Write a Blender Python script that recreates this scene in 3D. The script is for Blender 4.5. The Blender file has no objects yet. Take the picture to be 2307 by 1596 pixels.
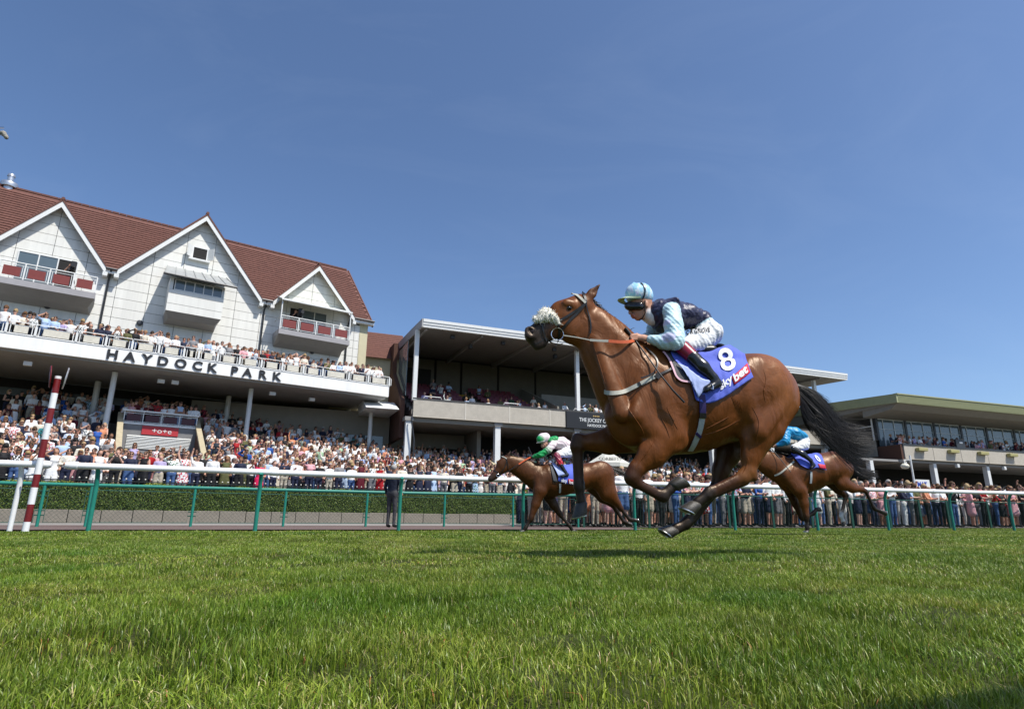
import bpy, bmesh, math, random
import numpy as np
from mathutils import Matrix, Vector
random.seed(7); RNG = np.random.default_rng(7)
SC = bpy.context.scene
COL = SC.collection
rad = math.radians
# ------------------------------------------------------------------ camera, sky, sun, exposure
FPX, CX, CY = 1340.0, 1153.5, 798.0          # focal length and centre in a 2307 x 1596 frame
PITCH, ROLL, CAMH = math.atan(368/1340.0), rad(0.4), 0.28
def _rx(a): c, s = math.cos(a), math.sin(a); return np.array([[1,0,0],[0,c,-s],[0,s,c]])
def _rz(a): c, s = math.cos(a), math.sin(a); return np.array([[c,-s,0],[s,c,0],[0,0,1]])
CM = _rx(math.pi/2+PITCH) @ _rz(ROLL)
CP = np.array([0, 0, CAMH])
cam = bpy.data.cameras.new('camera'); cam.sensor_width = 36; cam.lens = 36*FPX/2307
cam.clip_start = 0.02; cam.clip_end = 3000
camo = bpy.data.objects.new('camera', cam); COL.objects.link(camo)
camo.matrix_world = Matrix.Translation(CP) @ Matrix(CM.tolist()).to_4x4()
SC.camera = camo
SUN_EL, SUN_AZ = rad(57), rad(-33)           # azimuth measured from +X towards +Y
w = bpy.data.worlds.new('World'); SC.world = w; w.use_nodes = True
nt = w.node_tree; bg = nt.nodes['Background']
sky = nt.nodes.new('ShaderNodeTexSky'); sky.sky_type = 'NISHITA'; sky.sun_disc = False
sky.sun_elevation = SUN_EL; sky.sun_rotation = math.pi/2 - SUN_AZ
sky.air_density = 0.87; sky.dust_density = 1.1; sky.ozone_density = 6.0
_tc = nt.nodes.new('ShaderNodeTexCoord'); _mp = nt.nodes.new('ShaderNodeMapping'); _mp.inputs['Scale'].default_value = (1.2, 3.5, 5); _mp.inputs['Rotation'].default_value = (0, .35, .5)
_nz = nt.nodes.new('ShaderNodeTexNoise'); _nz.inputs['Scale'].default_value = 1.6; _nz.inputs['Detail'].default_value = 6; _nz.inputs['Roughness'].default_value = .6; _nz.inputs['Distortion'].default_value = .8
_mr = nt.nodes.new('ShaderNodeMapRange'); _mr.inputs[1].default_value = .5; _mr.inputs[2].default_value = .85; _mr.inputs[3].default_value = 0.; _mr.inputs[4].default_value = .03   # faint high cirrus
_mx = nt.nodes.new('ShaderNodeMix'); _mx.data_type = 'RGBA'; _mx.inputs[7].default_value = (6.5, 7.2, 8.2, 1)
nt.links.new(_tc.outputs['Generated'], _mp.inputs[0]); nt.links.new(_mp.outputs[0], _nz.inputs[0]); nt.links.new(_nz.outputs[0], _mr.inputs[0]); nt.links.new(_mr.outputs[0], _mx.inputs[0]); nt.links.new(sky.outputs[0], _mx.inputs[6])
nt.links.new(_mx.outputs[2], bg.inputs[0]); bg.inputs[1].default_value = 0.15
sl = bpy.data.lights.new('sun', 'SUN'); sl.energy = 4.9; sl.angle = rad(0.53); sl.color = (1, 0.955, 0.88)
so = bpy.data.objects.new('sun', sl); COL.objects.link(so)
sdir = Vector((math.cos(SUN_EL)*math.cos(SUN_AZ), math.cos(SUN_EL)*math.sin(SUN_AZ), math.sin(SUN_EL)))
so.rotation_euler = sdir.to_track_quat('Z', 'Y').to_euler(); so.location = (10, -10, 30)
SC.view_settings.view_transform = 'Standard'; SC.view_settings.look = 'None'
SC.view_settings.exposure = 0.13; SC.view_settings.gamma = 1.0
SC.render.engine = 'CYCLES'
SC.cycles.max_bounces = 6; SC.cycles.transparent_max_bounces = 24; SC.cycles.caustics_reflective = False; SC.cycles.caustics_refractive = False
# ------------------------------------------------------------------ helpers
def srgb(r, g, b):
    f = lambda c: c/12.92 if c <= .04045 else ((c+.055)/1.055)**2.4
    return (f(r/255), f(g/255), f(b/255))
MATS = {}
def mat(name, col=(.5,.5,.5), rough=.6, var=.10, scale=6., bump=0., bscale=60., metal=0., spec=.5, attr=None, coat=0., sheen=0., stretch=None, bstretch=None, trans=0., alpha=1., var2=0., scale2=1.2, bump2=0., bscale2=6., b2stretch=None, tint=None):
    """procedural principled material: colour (or colour attribute) broken up by two noises, with fine relief"""
    if name in MATS: return MATS[name]
    m = bpy.data.materials.new(name); m.use_nodes = True; n = m.node_tree.nodes; l = m.node_tree.links
    b = n['Principled BSDF']; b.inputs['Roughness'].default_value = rough; b.inputs['Metallic'].default_value = metal
    b.inputs['Specular IOR Level'].default_value = spec
    b.inputs['Coat Weight'].default_value = coat; b.inputs['Coat Roughness'].default_value = .12
    b.inputs['Sheen Weight'].default_value = sheen
    b.inputs['Transmission Weight'].default_value = trans; b.inputs['Alpha'].default_value = alpha
    tc = n.new('ShaderNodeTexCoord')
    def vec(st):
        if not st: return tc.outputs['Object']
        mp = n.new('ShaderNodeMapping'); mp.inputs['Scale'].default_value = st; l.new(tc.outputs['Object'], mp.inputs['Vector']); return mp.outputs[0]
    if attr:
        a = n.new('ShaderNodeAttribute'); a.attribute_name = attr; base = a.outputs['Color']
    else:
        a = n.new('ShaderNodeRGB'); a.outputs[0].default_value = (*col, 1); base = a.outputs[0]
    for v, sc in ((var, scale), (var2, scale2)):
        if v <= 0: continue
        t = n.new('ShaderNodeTexNoise'); t.inputs['Scale'].default_value = sc; t.inputs['Detail'].default_value = 5; t.inputs['Roughness'].default_value = .62
        l.new(vec(stretch), t.inputs['Vector'])
        mr = n.new('ShaderNodeMapRange'); mr.inputs[1].default_value = .25; mr.inputs[2].default_value = .75
        mr.inputs[3].default_value = 1-v; mr.inputs[4].default_value = 1+v; l.new(t.outputs[0], mr.inputs[0])
        mx = n.new('ShaderNodeVectorMath'); mx.operation = 'MULTIPLY'; l.new(base, mx.inputs[0]); l.new(mr.outputs[0], mx.inputs[1]); base = mx.outputs[0]
    l.new(base, b.inputs['Base Color'])
    if bump > 0:
        t = n.new('ShaderNodeTexNoise'); t.inputs['Scale'].default_value = bscale; t.inputs['Detail'].default_value = 4; l.new(vec(bstretch), t.inputs['Vector'])
        bp = n.new('ShaderNodeBump'); bp.inputs['Strength'].default_value = 1.; bp.inputs['Distance'].default_value = bump
        l.new(t.outputs[0], bp.inputs['Height']); l.new(bp.outputs[0], b.inputs['Normal'])
        if bump2 > 0:
            t2 = n.new('ShaderNodeTexNoise'); t2.inputs['Scale'].default_value = bscale2; t2.inputs['Detail'].default_value = 3; t2.inputs['Distortion'].default_value = 1.2; l.new(vec(b2stretch), t2.inputs['Vector'])
            bp2 = n.new('ShaderNodeBump'); bp2.inputs['Distance'].default_value = bump2; l.new(t2.outputs[0], bp2.inputs['Height']); l.new(bp2.outputs[0], bp.inputs['Normal'])
    if tint: b.inputs['Specular Tint'].default_value = (*tint, 1)
    MATS[name] = m; return m
def tag(o, label=None, cat=None, group=None, kind=None):
    if label: o['label'] = label
    if cat: o['category'] = cat
    if group: o['group'] = group
    if kind: o['kind'] = kind
    return o
def empty(name, loc=(0,0,0), rz=0., label=None, cat=None, group=None):
    o = bpy.data.objects.new(name, None); o.empty_display_size = .2; COL.objects.link(o); o.location = loc; o.rotation_euler = (0,0,rz)
    bpy_world[o] = Matrix.Translation(loc) @ Matrix.Rotation(rz, 4, 'Z')
    return tag(o, label, cat, group)
bpy_world = {}
def link(name, me, mats, parent=None, smooth=False, mw=None):
    """links a mesh whose coordinates are world (mw None) or local with matrix mw; under a parent the transform is kept"""
    o = bpy.data.objects.new(name, me)
    if mats is not None and not me.materials:
        for m in (mats if isinstance(mats, (list, tuple)) else [mats]): me.materials.append(m)
    if smooth:
        me.polygons.foreach_set('use_smooth', [True]*len(me.polygons))
        if len(me.polygons) < 3000: me.set_sharp_from_angle(angle=rad(50))
    COL.objects.link(o)
    W = mw or Matrix.Identity(4)
    if parent is not None:
        o.parent = parent; o.matrix_parent_inverse = bpy_world.get(parent, Matrix.Identity(4)).inverted()
    o.matrix_basis = W
    bpy_world[o] = W
    return o
def pymesh(name, v, f, col=None, mi=None):
    me = bpy.data.meshes.new(name); me.from_pydata([tuple(p) for p in v] if not isinstance(v, np.ndarray) else v.tolist(), [], f if not isinstance(f, np.ndarray) else f.tolist())
    if mi is not None: me.polygons.foreach_set('material_index', mi)
    if col is not None:
        a = me.color_attributes.new('Col', 'FLOAT_COLOR', 'POINT'); c = np.ones((len(v), 4), np.float32); c[:, :3] = col; a.data.foreach_set('color', c.ravel())
    me.update(); return me
class MB:
    """collects simple solids into one mesh"""
    def __init__(s): s.v = []; s.f = []; s.mi = []; s.m = 0
    def add(s, v, f):
        o = len(s.v); s.v += [tuple(p) for p in v]; s.f += [[i+o for i in q] for q in f]; s.mi += [s.m]*len(f); return s
    def box(s, a, b):
        x0,y0,z0 = a; x1,y1,z1 = b
        return s.add([(x0,y0,z0),(x1,y0,z0),(x1,y1,z0),(x0,y1,z0),(x0,y0,z1),(x1,y0,z1),(x1,y1,z1),(x0,y1,z1)],
              [(0,3,2,1),(4,5,6,7),(0,1,5,4),(1,2,6,5),(2,3,7,6),(3,0,4,7)])
    def bbox(s, a, b, e):
        """box with chamfered edges"""
        bm = bmesh.new(); bmesh.ops.create_cube(bm, size=1)
        for v in bm.verts: v.co = Vector([(a[i]+b[i])/2 + v.co[i]*(b[i]-a[i]) for i in range(3)])
        bmesh.ops.bevel(bm, geom=list(bm.edges), offset=e, segments=1, affect='EDGES')
        bm.verts.ensure_lookup_table(); s.add([v.co[:] for v in bm.verts], [[v.index for v in f.verts] for f in bm.faces]); bm.free(); return s
    def hexa(s, p):  # 8 points ordered like box()
        return s.add(p, [(0,3,2,1),(4,5,6,7),(0,1,5,4),(1,2,6,5),(2,3,7,6),(3,0,4,7)])
    def prism(s, poly, d):
        """polygon (3D points) extruded by vector d, capped"""
        n = len(poly); q = [tuple(np.array(p)+np.array(d)) for p in poly]
        return s.add(list(poly)+q, [list(range(n))[::-1], list(range(n, 2*n))]+[[i, (i+1)%n, n+(i+1)%n, n+i] for i in range(n)])
    def tube(s, pts, r, n=8, cap=True, closed=False):
        pts = [np.array(p, float) for p in pts]; k = len(pts); rs = r if hasattr(r, '__len__') else [r]*k
        rings = []; up = None
        for i, p in enumerate(pts):
            if closed: t = pts[(i+1)%k]-pts[i-1]
            else: t = pts[min(i+1, k-1)]-pts[max(i-1, 0)]
            t = t/(np.linalg.norm(t)+1e-9)
            if up is None: up = np.array([0,0,1.]) if abs(t[2]) < .9 else np.array([1.,0,0])
            a = up - t*(up@t); a /= np.linalg.norm(a)+1e-9; up = a; b = np.cross(t, a)
            rings.append([p + rs[i]*(math.cos(2*math.pi*j/n)*a + math.sin(2*math.pi*j/n)*b) for j in range(n)])
        v = [q for R in rings for q in R]; f = []
        for i in range(k if closed else k-1):
            i2 = (i+1)%k
            for j in range(n): f.append([i*n+j, i*n+(j+1)%n, i2*n+(j+1)%n, i2*n+j])
        if cap and not closed: f += [list(range(n))[::-1], list(range((k-1)*n, k*n))]
        return s.add(v, f)
    def lathe(s, prof, c=(0,0,0), n=16, axis=None):
        v = []; f = []; c = np.array(c)
        for (r, z) in prof:
            for j in range(n):
                a = 2*math.pi*j/n; v.append(c+np.array([r*math.cos(a), r*math.sin(a), z]))
        for i in range(len(prof)-1):
            for j in range(n): f.append([i*n+j, i*n+(j+1)%n, (i+1)*n+(j+1)%n, (i+1)*n+j])
        f += [list(range(n))[::-1], list(range((len(prof)-1)*n, len(prof)*n))]
        return s.add(v, f)
    def xf(s, fn): s.v = [tuple(fn(p)) for p in s.v]; return s
    def mesh(s, name='mesh'): return pymesh(name, s.v, s.f, mi=s.mi)
    def build(s, name, mats, parent=None, smooth=False, mw=None): return link(name, s.mesh(name), mats, parent, smooth, mw)
class Frame:
    """vertical building frame: s along the front, n out of the front (towards the track), z up"""
    def __init__(f, O, ang):
        a = rad(ang); f.O = np.array([O[0], O[1], 0.]); f.T = np.array([math.cos(a), math.sin(a), 0]); f.N = np.array([math.sin(a), -math.cos(a), 0]); f.a = a
        R = np.eye(4); R[:3,0] = f.T; R[:3,1] = -f.N; R[:3,3] = f.O; f.M = Matrix(R.tolist())   # local x = s, y = -n, z
    def w(f, s, n, z): return f.O + f.T*s + f.N*n + np.array([0,0,z])
def L(s, n, z): return (s, -n, z)                 # building coordinates to local
def ray(x, y): return CM @ np.array([(x-CX)/FPX, -(y-CY)/FPX, -1.])
def proj(p):
    q = (np.asarray(p, float)-CP) @ CM; return CX + FPX*q[...,0]/-q[...,2], CY - FPX*q[...,1]/-q[...,2]
def text_mesh(body, size=1., extrude=0., sx=1., space=1., name='lettering', bold=0., res=3):
    cu = bpy.data.curves.new(name, 'FONT'); cu.body = body; cu.size = size; cu.extrude = extrude; cu.align_x = 'LEFT'; cu.space_character = space; cu.resolution_u = res; cu.offset = bold
    o = bpy.data.objects.new(name, cu); COL.objects.link(o)
    dg = bpy.context.evaluated_depsgraph_get(); me = bpy.data.meshes.new_from_object(o.evaluated_get(dg)); bpy.data.objects.remove(o); bpy.data.curves.remove(cu)
    for v in me.vertices: v.co.x *= sx
    me.materials.clear(); return me
def mesh_arrays(me):
    v = np.empty(len(me.vertices)*3); me.vertices.foreach_get('co', v); return v.reshape(-1,3), [list(p.vertices) for p in me.polygons]
# ------------------------------------------------------------------ implicit bodies: smooth unions of tapered elliptic limbs, meshed by surface nets
class Body:
    def __init__(s, frame, vox): s.f = frame; s.vox = vox; s.pr = []
    def add(s, a, b, ra, rb, wa=None, wb=None, k=.04, col=(.5,.5,.5), sub=False):
        a = np.array(a, float); b = np.array(b, float)
        wa = ra if wa is None else wa; wb = rb if wb is None else wb
        s.pr.append((a, b, ra, rb, wa, wb, k, np.array(col, float), sub)); return s
    @staticmethod
    def dist(P, pr):
        a, b, ra, rb, wa, wb = pr[:6]; ab = b-a; L2 = ab@ab
        e = P - a; t = np.clip((e@ab)/L2, 0, 1) if L2 > 1e-10 else np.zeros(P.shape[:-1])
        e = e - t[..., None]*ab; r = ra+(rb-ra)*t; w = wa+(wb-wa)*t
        o2 = e[..., 0]**2+e[..., 2]**2
        return (np.sqrt(o2/(r*r)+e[..., 1]**2/(w*w))-1)*np.minimum(r, w)
    def field(s):
        pad = .10; A = np.array([np.minimum(p[0], p[1])-max(p[2], p[3], p[4], p[5]) for p in s.pr if not p[8]]).min(0)-pad/2; B = np.array([np.maximum(p[0], p[1])+max(p[2], p[3], p[4], p[5]) for p in s.pr if not p[8]]).max(0)+pad/2
        n = np.ceil((B-A)/s.vox).astype(int)+2; s.A = A; s.n = n; F = np.full(n, .5)
        ax = [A[i]+np.arange(n[i])*s.vox for i in range(3)]
        for p in s.pr:
            lo = np.minimum(p[0], p[1])-max(p[2], p[3], p[4], p[5])-pad; hi = np.maximum(p[0], p[1])+max(p[2], p[3], p[4], p[5])+pad
            i0 = np.clip(((lo-A)/s.vox).astype(int), 0, n); i1 = np.clip(((hi-A)/s.vox).astype(int)+1, 0, n)
            if (i1 <= i0).any(): continue
            sl = tuple(slice(i0[i], i1[i]) for i in range(3))
            G = np.stack(np.meshgrid(*[ax[i][sl[i]] for i in range(3)], indexing='ij'), -1); d = s.dist(G, p); f = F[sl]; k = p[6]
            if p[8]:
                d = -d; h = np.maximum(k-np.abs(f-d), 0)/k; F[sl] = np.maximum(f, d)+h*h*k/4
            else:
                h = np.maximum(k-np.abs(f-d), 0)/k; F[sl] = np.minimum(f, d)-h*h*k/4
        s.F = F; return s
    def nets(s, warp=None):
        F = s.F; n = F.shape; S = F < 0
        cnt = np.zeros([q-1 for q in n], int); acc = np.zeros([q-1 for q in n]+[3])
        c = [(i, j, k) for i in (0,1) for j in (0,1) for k in (0,1)]
        sl = lambda o: tuple(slice(o[i], n[i]-1+o[i]) for i in range(3))
        for p in c:
            for ax in range(3):
                if p[ax]: continue
                q = list(p); q[ax] = 1; f0 = F[sl(p)]; f1 = F[sl(q)]; m = (f0 < 0) != (f1 < 0)
                t = np.where(m, f0/np.where(m, f0-f1, 1), 0); cnt += m
                for d in range(3): acc[..., d] += np.where(m, p[d]+(t if d == ax else 0), 0)
        act = cnt > 0; idx = -np.ones(cnt.shape, int); idx[act] = np.arange(act.sum())
        V = s.A + (np.argwhere(act)+acc[act]/cnt[act][:, None])*s.vox
        Q = []
        for ax in range(3):
            u, v = [(1,2),(2,0),(0,1)][ax]
            a = [slice(1, n[i]-1) for i in range(3)]; a[ax] = slice(0, n[ax]-1); b = list(a); b[ax] = slice(1, n[ax])
            s0 = S[tuple(a)]; s1 = S[tuple(b)]; e = np.argwhere(s0 != s1)
            if not len(e): continue
            flip = s0[tuple(e.T)]; g = e.copy()
            for i in range(3):
                if i != ax: g[:, i] += 1
            def ci(du, dv):
                h = g.copy(); h[:, u] -= du; h[:, v] -= dv; return idx[tuple(h.T)]
            q = np.stack([ci(1,1), ci(0,1), ci(0,0), ci(1,0)], -1); q[~flip] = q[~flip][:, ::-1]; Q.append(q)
        s.V = V; s.Q = np.concatenate(Q); return s
    def smooth(s, it=2, lam=.5):
        V, Q = s.V, s.Q; E = np.concatenate([Q[:, [0,1]], Q[:, [1,2]], Q[:, [2,3]], Q[:, [3,0]]]); E = np.concatenate([E, E[:, ::-1]])
        deg = np.bincount(E[:, 0], minlength=len(V))[:, None]
        for i in range(it):
            acc = np.stack([np.bincount(E[:, 0], weights=V[E[:, 1], d], minlength=len(V)) for d in range(3)], -1); V = V+lam*(acc/np.maximum(deg, 1)-V)
        s.V = V; return s
    def colours(s, sig=.012):
        W = np.zeros(len(s.V)); C = np.zeros((len(s.V), 3))
        for p in s.pr:
            if p[8]: continue
            d = s.dist(s.V, p); w = np.exp(-np.clip(d, -.5, .5)/sig*1.0); w = np.where(d > .12, 0, np.minimum(w, 1e12)); W += w; C += w[:, None]*p[7]
        return C/np.maximum(W, 1e-12)[:, None]
    def world(s, P): return s.f.O + P[..., 0:1]*s.f.T + P[..., 1:2]*s.f.N + P[..., 2:3]*np.array([0,0,1.])
    def local(s, P): Q = np.asarray(P)-s.f.O; return np.stack([Q@s.f.T, Q@s.f.N, Q[..., 2]], -1)
    def sample(s, P):
        q = (P-s.A)/s.vox; i = np.clip(np.floor(q).astype(int), 0, np.array(s.n)-2); t = np.clip(q-i, 0, 1); r = 0
        for o in [(a, b, c) for a in (0,1) for b in (0,1) for c in (0,1)]:
            wt = 1
            for d in range(3): wt = wt*(t[..., d] if o[d] else 1-t[..., d])
            r = r + wt*s.F[i[..., 0]+o[0], i[..., 1]+o[1], i[..., 2]+o[2]]
        return r
    def grad(s, P):
        h = s.vox*1.5; g = np.stack([s.sample(P+np.eye(3)[d]*h)-s.sample(P-np.eye(3)[d]*h) for d in range(3)], -1); return g/np.maximum(np.linalg.norm(g, axis=-1, keepdims=True), 1e-9)
    def hit(s, px, off=0.):
        """drops photograph points (source pixels) onto the body seen from the camera; points that miss land on the mid plane"""
        px = np.asarray(px, float); d = np.stack([ray(x/1.41829, y/1.41829) for x, y in px.reshape(-1, 2)]); o = s.local(CP[None])[0]
        dl = np.stack([d@s.f.T, d@s.f.N, d[:, 2]], -1); dl /= np.linalg.norm(dl, axis=1, keepdims=True)
        vh = max(max(p[4], p[5])+max(abs(p[0][1]), abs(p[1][1])) for p in s.pr)+.05
        t = (vh-o[1])/dl[:, 1]; tend = (-vh-o[1])/dl[:, 1]; tm = (0-o[1])/dl[:, 1]; done = np.zeros(len(t), bool)
        for i in range(260):
            f = s.sample(o+dl*t[:, None]); done |= (f < .0015)|(t > tend)
            if done.all(): break
            t = np.where(done, t, t+np.maximum(np.minimum(f, .05)*.8, .001))
        miss = t > tend; t = np.where(miss, tm, t); P = o+dl*t[:, None]
        return P + s.grad(P)*off*(~miss)[:, None]
    def mesh(s, name, sig=.012, colfn=None):
        c = s.colours(sig)
        if colfn: c = colfn(s.V, c)
        return pymesh(name, s.world(s.V), s.Q, np.clip(c, 0, 1))
class Pix:
    """photograph (source pixel) coordinates on a vertical plane of a frame, v metres nearer the camera than its middle"""
    def __init__(s, frame):
        s.f = frame; p = frame.O+np.array([0,0,1.2]); q = (p-CP)@CM; s.ppm = FPX*1.41829/-q[2]
    def __call__(s, x, y, v=0.):
        r = ray(x/1.41829, y/1.41829); t = ((s.f.O+s.f.N*v-CP)@s.f.N)/(r@s.f.N); p = CP+r*t-s.f.O
        return np.array([p@s.f.T, v, p[2]])
def ribbon(Pw, Nw, width, thick=.004):
    """flat strap along world points Pw with outward normals Nw"""
    Pw = np.asarray(Pw); Nw = np.asarray(Nw); T = np.gradient(Pw, axis=0); T /= np.linalg.norm(T, axis=1, keepdims=True)+1e-9
    B = np.cross(T, Nw); B /= np.linalg.norm(B, axis=1, keepdims=True)+1e-9; w = (np.ones(len(Pw))*width)[:, None]/2
    b = MB(); n = len(Pw); V = np.concatenate([Pw-B*w, Pw+B*w, Pw+B*w+Nw*thick, Pw-B*w+Nw*thick]); f = []
    for i in range(n-1):
        for k in range(4): a = k*n+i; c = ((k+1)%4)*n+i; f.append([a, a+1, c+1, c])
    f += [[0, n, 2*n, 3*n], [n-1, 4*n-1, 3*n-1, 2*n-1]]
    b.add(V, f); return b
def resample(px, n):
    px = np.asarray(px, float); s = np.concatenate([[0], np.cumsum(np.linalg.norm(np.diff(px, axis=0), axis=1))]); t = np.linspace(0, s[-1], n)
    if len(px) >= 3:   # catmull-rom
        out = []
        for q in t:
            i = min(np.searchsorted(s, q, 'right')-1, len(px)-2); u = (q-s[i])/max(s[i+1]-s[i], 1e-9)
            p0, p1, p2, p3 = px[max(i-1, 0)], px[i], px[i+1], px[min(i+2, len(px)-1)]
            out.append(.5*(2*p1+(p2-p0)*u+(2*p0-5*p1+4*p2-p3)*u*u+(3*p1-p0-3*p2+p3)*u**3))
        return np.array(out)
    return np.stack([np.interp(t, s, px[:, d]) for d in range(px.shape[1])], -1)
def strap(body, px, width, off=.004, n=24, thick=.004):
    q = resample(px, n); P = body.hit(q, off); N = body.grad(P)
    for _ in range(2):
        P[1:-1] = .5*P[1:-1]+.25*(P[:-2]+P[2:])
    Nw = N[:, 0:1]*body.f.T+N[:, 1:2]*body.f.N+N[:, 2:3]*np.array([0,0,1.])
    return ribbon(body.world(P), Nw, width, thick)
# ------------------------------------------------------------------ ground, path, turf
_ns = [(RNG.uniform(0, 2*math.pi), RNG.uniform(0, 6.28), w) for w in (9, 6.5, 4.3, 3.1, 2.2, 1.6, 1.1, .8, .55, .4)]
def wav(x, y, lo=.3, hi=20, seed=0):
    t = 0; n = 0
    for i, (a, p, wl) in enumerate(_ns):
        if lo <= wl <= hi:
            t = t + np.sin((x*np.cos(a+seed)+y*np.sin(a+seed))*2*math.pi/wl + p*3 + seed*7 + 1.3*np.sin((x*np.sin(a)-y*np.cos(a))*1.7/wl+seed)); n += 1
    return t/max(n, 1)
def gz(x, y):
    """gentle humps of the turf, dying out towards the rails"""
    d = np.sqrt(x*x+y*y); k = np.clip(1.25-d/11, 0, 1)
    return k*(.036*wav(x, y, .5, 2.5, 1) + .018*wav(x, y, .3, .9, 2)) - .03
RAIL = [(-15.5, 8.72), (-8.2, 11.8), (.3, 15.4), (17, 20.6), (34, 25.4)]
GF = [(-17, 11.6), (-10.6, 15.2), (-2.1, 19.2), (4.4, 20.4), (15.5, 24.8), (36, 33)]
def rail_y(x): return np.interp(x, [p[0] for p in RAIL], [p[1] for p in RAIL])
def grid_sheet(name, xs, ys, zf, m, label=None):
    X, Y = np.meshgrid(xs, ys); Z = zf(X, Y); v = np.stack([X, Y, Z], -1).reshape(-1, 3); nx, ny = len(xs), len(ys)
    i = np.arange(nx-1)[None, :] + np.arange(ny-1)[:, None]*nx
    f = np.stack([i, i+1, i+1+nx, i+nx], -1).reshape(-1, 4)
    o = link(name, pymesh(name, v, f), m, smooth=True); o['kind'] = 'structure'; return o
m_soil = mat('turf_base', (.050, .058, .020), .95, .35, 3, .02, 40, spec=.1, var2=.25, scale2=.5)
near = np.arange(-3.2, 3.25, .08); xs = np.unique(np.round(np.concatenate([[-900,-300,-100,-50,-30,-20], np.arange(-15, 15.1, .5), near, [20,30,50,100,300,900]]), 3))
ys = np.unique(np.round(np.concatenate([[-600,-100,-30,-10,-4,-1], np.arange(0, 5, .08), np.arange(5, 26, .5), [30,40,60,100,200,500,1500]]), 3))
grid_sheet('ground', xs, ys, gz, m_soil)
m_path = mat('path_tarmac', srgb(104, 86, 80), .9, .14, 25, .003, 220, var2=.12, scale2=.8)
b = MB(); px = [-40, -15.5, -8.2, .3, 3.8, 17, 34, 60]
m_ap = mat('apron_concrete', (.25, .235, .21), .9, .12, 6, .002, 90, var2=.15, scale2=.5)
yy = lambda x: float(np.interp(x, [-40]+[p[0] for p in RAIL]+[60], [-1.6]+[p[1] for p in RAIL]+[32.7]))
for i in range(4):
    x0, x1 = px[i], px[i+1]; b.add([(x0, yy(x0)+.35, .004), (x1, yy(x1)+.35, .004), (x1, yy(x1)+7.5, .004), (x0, yy(x0)+7.5, .004)], [(0,1,2,3)])
o = b.build('path', m_path); o['kind'] = 'structure'
b = MB()
for i in range(len(px)-1):
    x0, x1 = px[i], px[i+1]; off = lambda x, k: yy(x)+7.5 if k < 4 else float(np.interp(x, [g[0] for g in GF]+[60], [g[1] for g in GF]+[42.6]))+.12
    b.add([(x0, off(x0, i), .004), (x1, off(x1, i), .004), (x1, yy(x1)+70, .004), (x0, yy(x0)+70, .004)], [(0,1,2,3)])
o = b.build('pavement', m_ap); o['kind'] = 'structure'
# grass blades: tufts instanced on points
def grass_mat():
    m = bpy.data.materials.new('grass_blade'); m.use_nodes = True; n = m.node_tree.nodes; l = m.node_tree.links; b = n['Principled BSDF']
    a = n.new('ShaderNodeAttribute'); a.attribute_name = 'Col'
    t = n.new('ShaderNodeAttribute'); t.attribute_type = 'INSTANCER'; t.attribute_name = 'tint'
    mx = n.new('ShaderNodeVectorMath'); mx.operation = 'MULTIPLY'; l.new(a.outputs['Color'], mx.inputs[0]); l.new(t.outputs['Vector'], mx.inputs[1])
    l.new(mx.outputs[0], b.inputs['Base Color']); b.inputs['Roughness'].default_value = .40; b.inputs['Specular IOR Level'].default_value = .38
    tr = n.new('ShaderNodeBsdfTranslucent'); l.new(mx.outputs[0], tr.inputs['Color'])
    ms = n.new('ShaderNodeMixShader'); ms.inputs[0].default_value = .3
    l.new(b.outputs[0], ms.inputs[1]); l.new(tr.outputs[0], ms.inputs[2]); l.new(ms.outputs[0], n['Material Output'].inputs[0])
    return m
m_grass = grass_mat()
def tuft(name, size, nb, h0, h1, w0, seed, seg=3, dry=.10, bend=.65):
    r = np.random.default_rng(seed); V = []; Fc = []; Cc = []
    G = np.array([srgb(120,142,40), srgb(95,120,29), srgb(142,158,60), srgb(102,122,42), srgb(156,160,80)])
    cl = r.uniform(-size/2, size/2, (max(4, nb//14), 2)); cdir = r.uniform(0, 6.28, len(cl))
    for i in range(nb):
        j = r.integers(len(cl)); p = cl[j] + r.normal(0, size*.09, 2); a = cdir[j] + r.normal(0, .8); h = r.uniform(h0, h1)*(1.25 if r.random() < .12 else 1); lean = abs(r.normal(bend, .36)); wd = w0*r.uniform(.7, 1.3)
        c = G[r.choice(5, p=[.32,.28,.18,.14,.08])]*r.uniform(.8, 1.2)
        if r.random() < dry: c = np.array(srgb(200, 188, 134))*r.uniform(.7, 1.1); h *= .8; lean *= 1.5
        if r.random() < dry*.2: c = np.array(srgb(160, 104, 60)); h *= .6; lean += .5
        wa = a + r.normal(1.57, .5); wx, wy = math.cos(wa)*wd/2, math.sin(wa)*wd/2; o = len(V)
        for k in range(seg):
            t = k/seg; rr = lean*h*t**1.7; z = h*t*(1-.25*lean*t); f = 1-.35*t
            x, y = p[0]+math.cos(a)*rr, p[1]+math.sin(a)*rr
            V += [(x-wx*f, y-wy*f, z-.01*(k == 0)), (x+wx*f, y+wy*f, z-.01*(k == 0))]; Cc += [c*(.9+.16*t)]*2
        rr = lean*h; V.append((p[0]+math.cos(a)*rr, p[1]+math.sin(a)*rr, h*(1-.25*lean))); Cc.append(c*1.06)
        for k in range(seg-1): Fc.append([o+2*k, o+2*k+1, o+2*k+3, o+2*k+2])
        Fc.append([o+2*seg-2, o+2*seg-1, o+2*seg])
    me = pymesh(name, np.array(V), Fc, np.array(Cc)); me.materials.append(m_grass); me.polygons.foreach_set('use_smooth', [True]*len(me.polygons))
    return bpy.data.objects.new(name, me)
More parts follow.
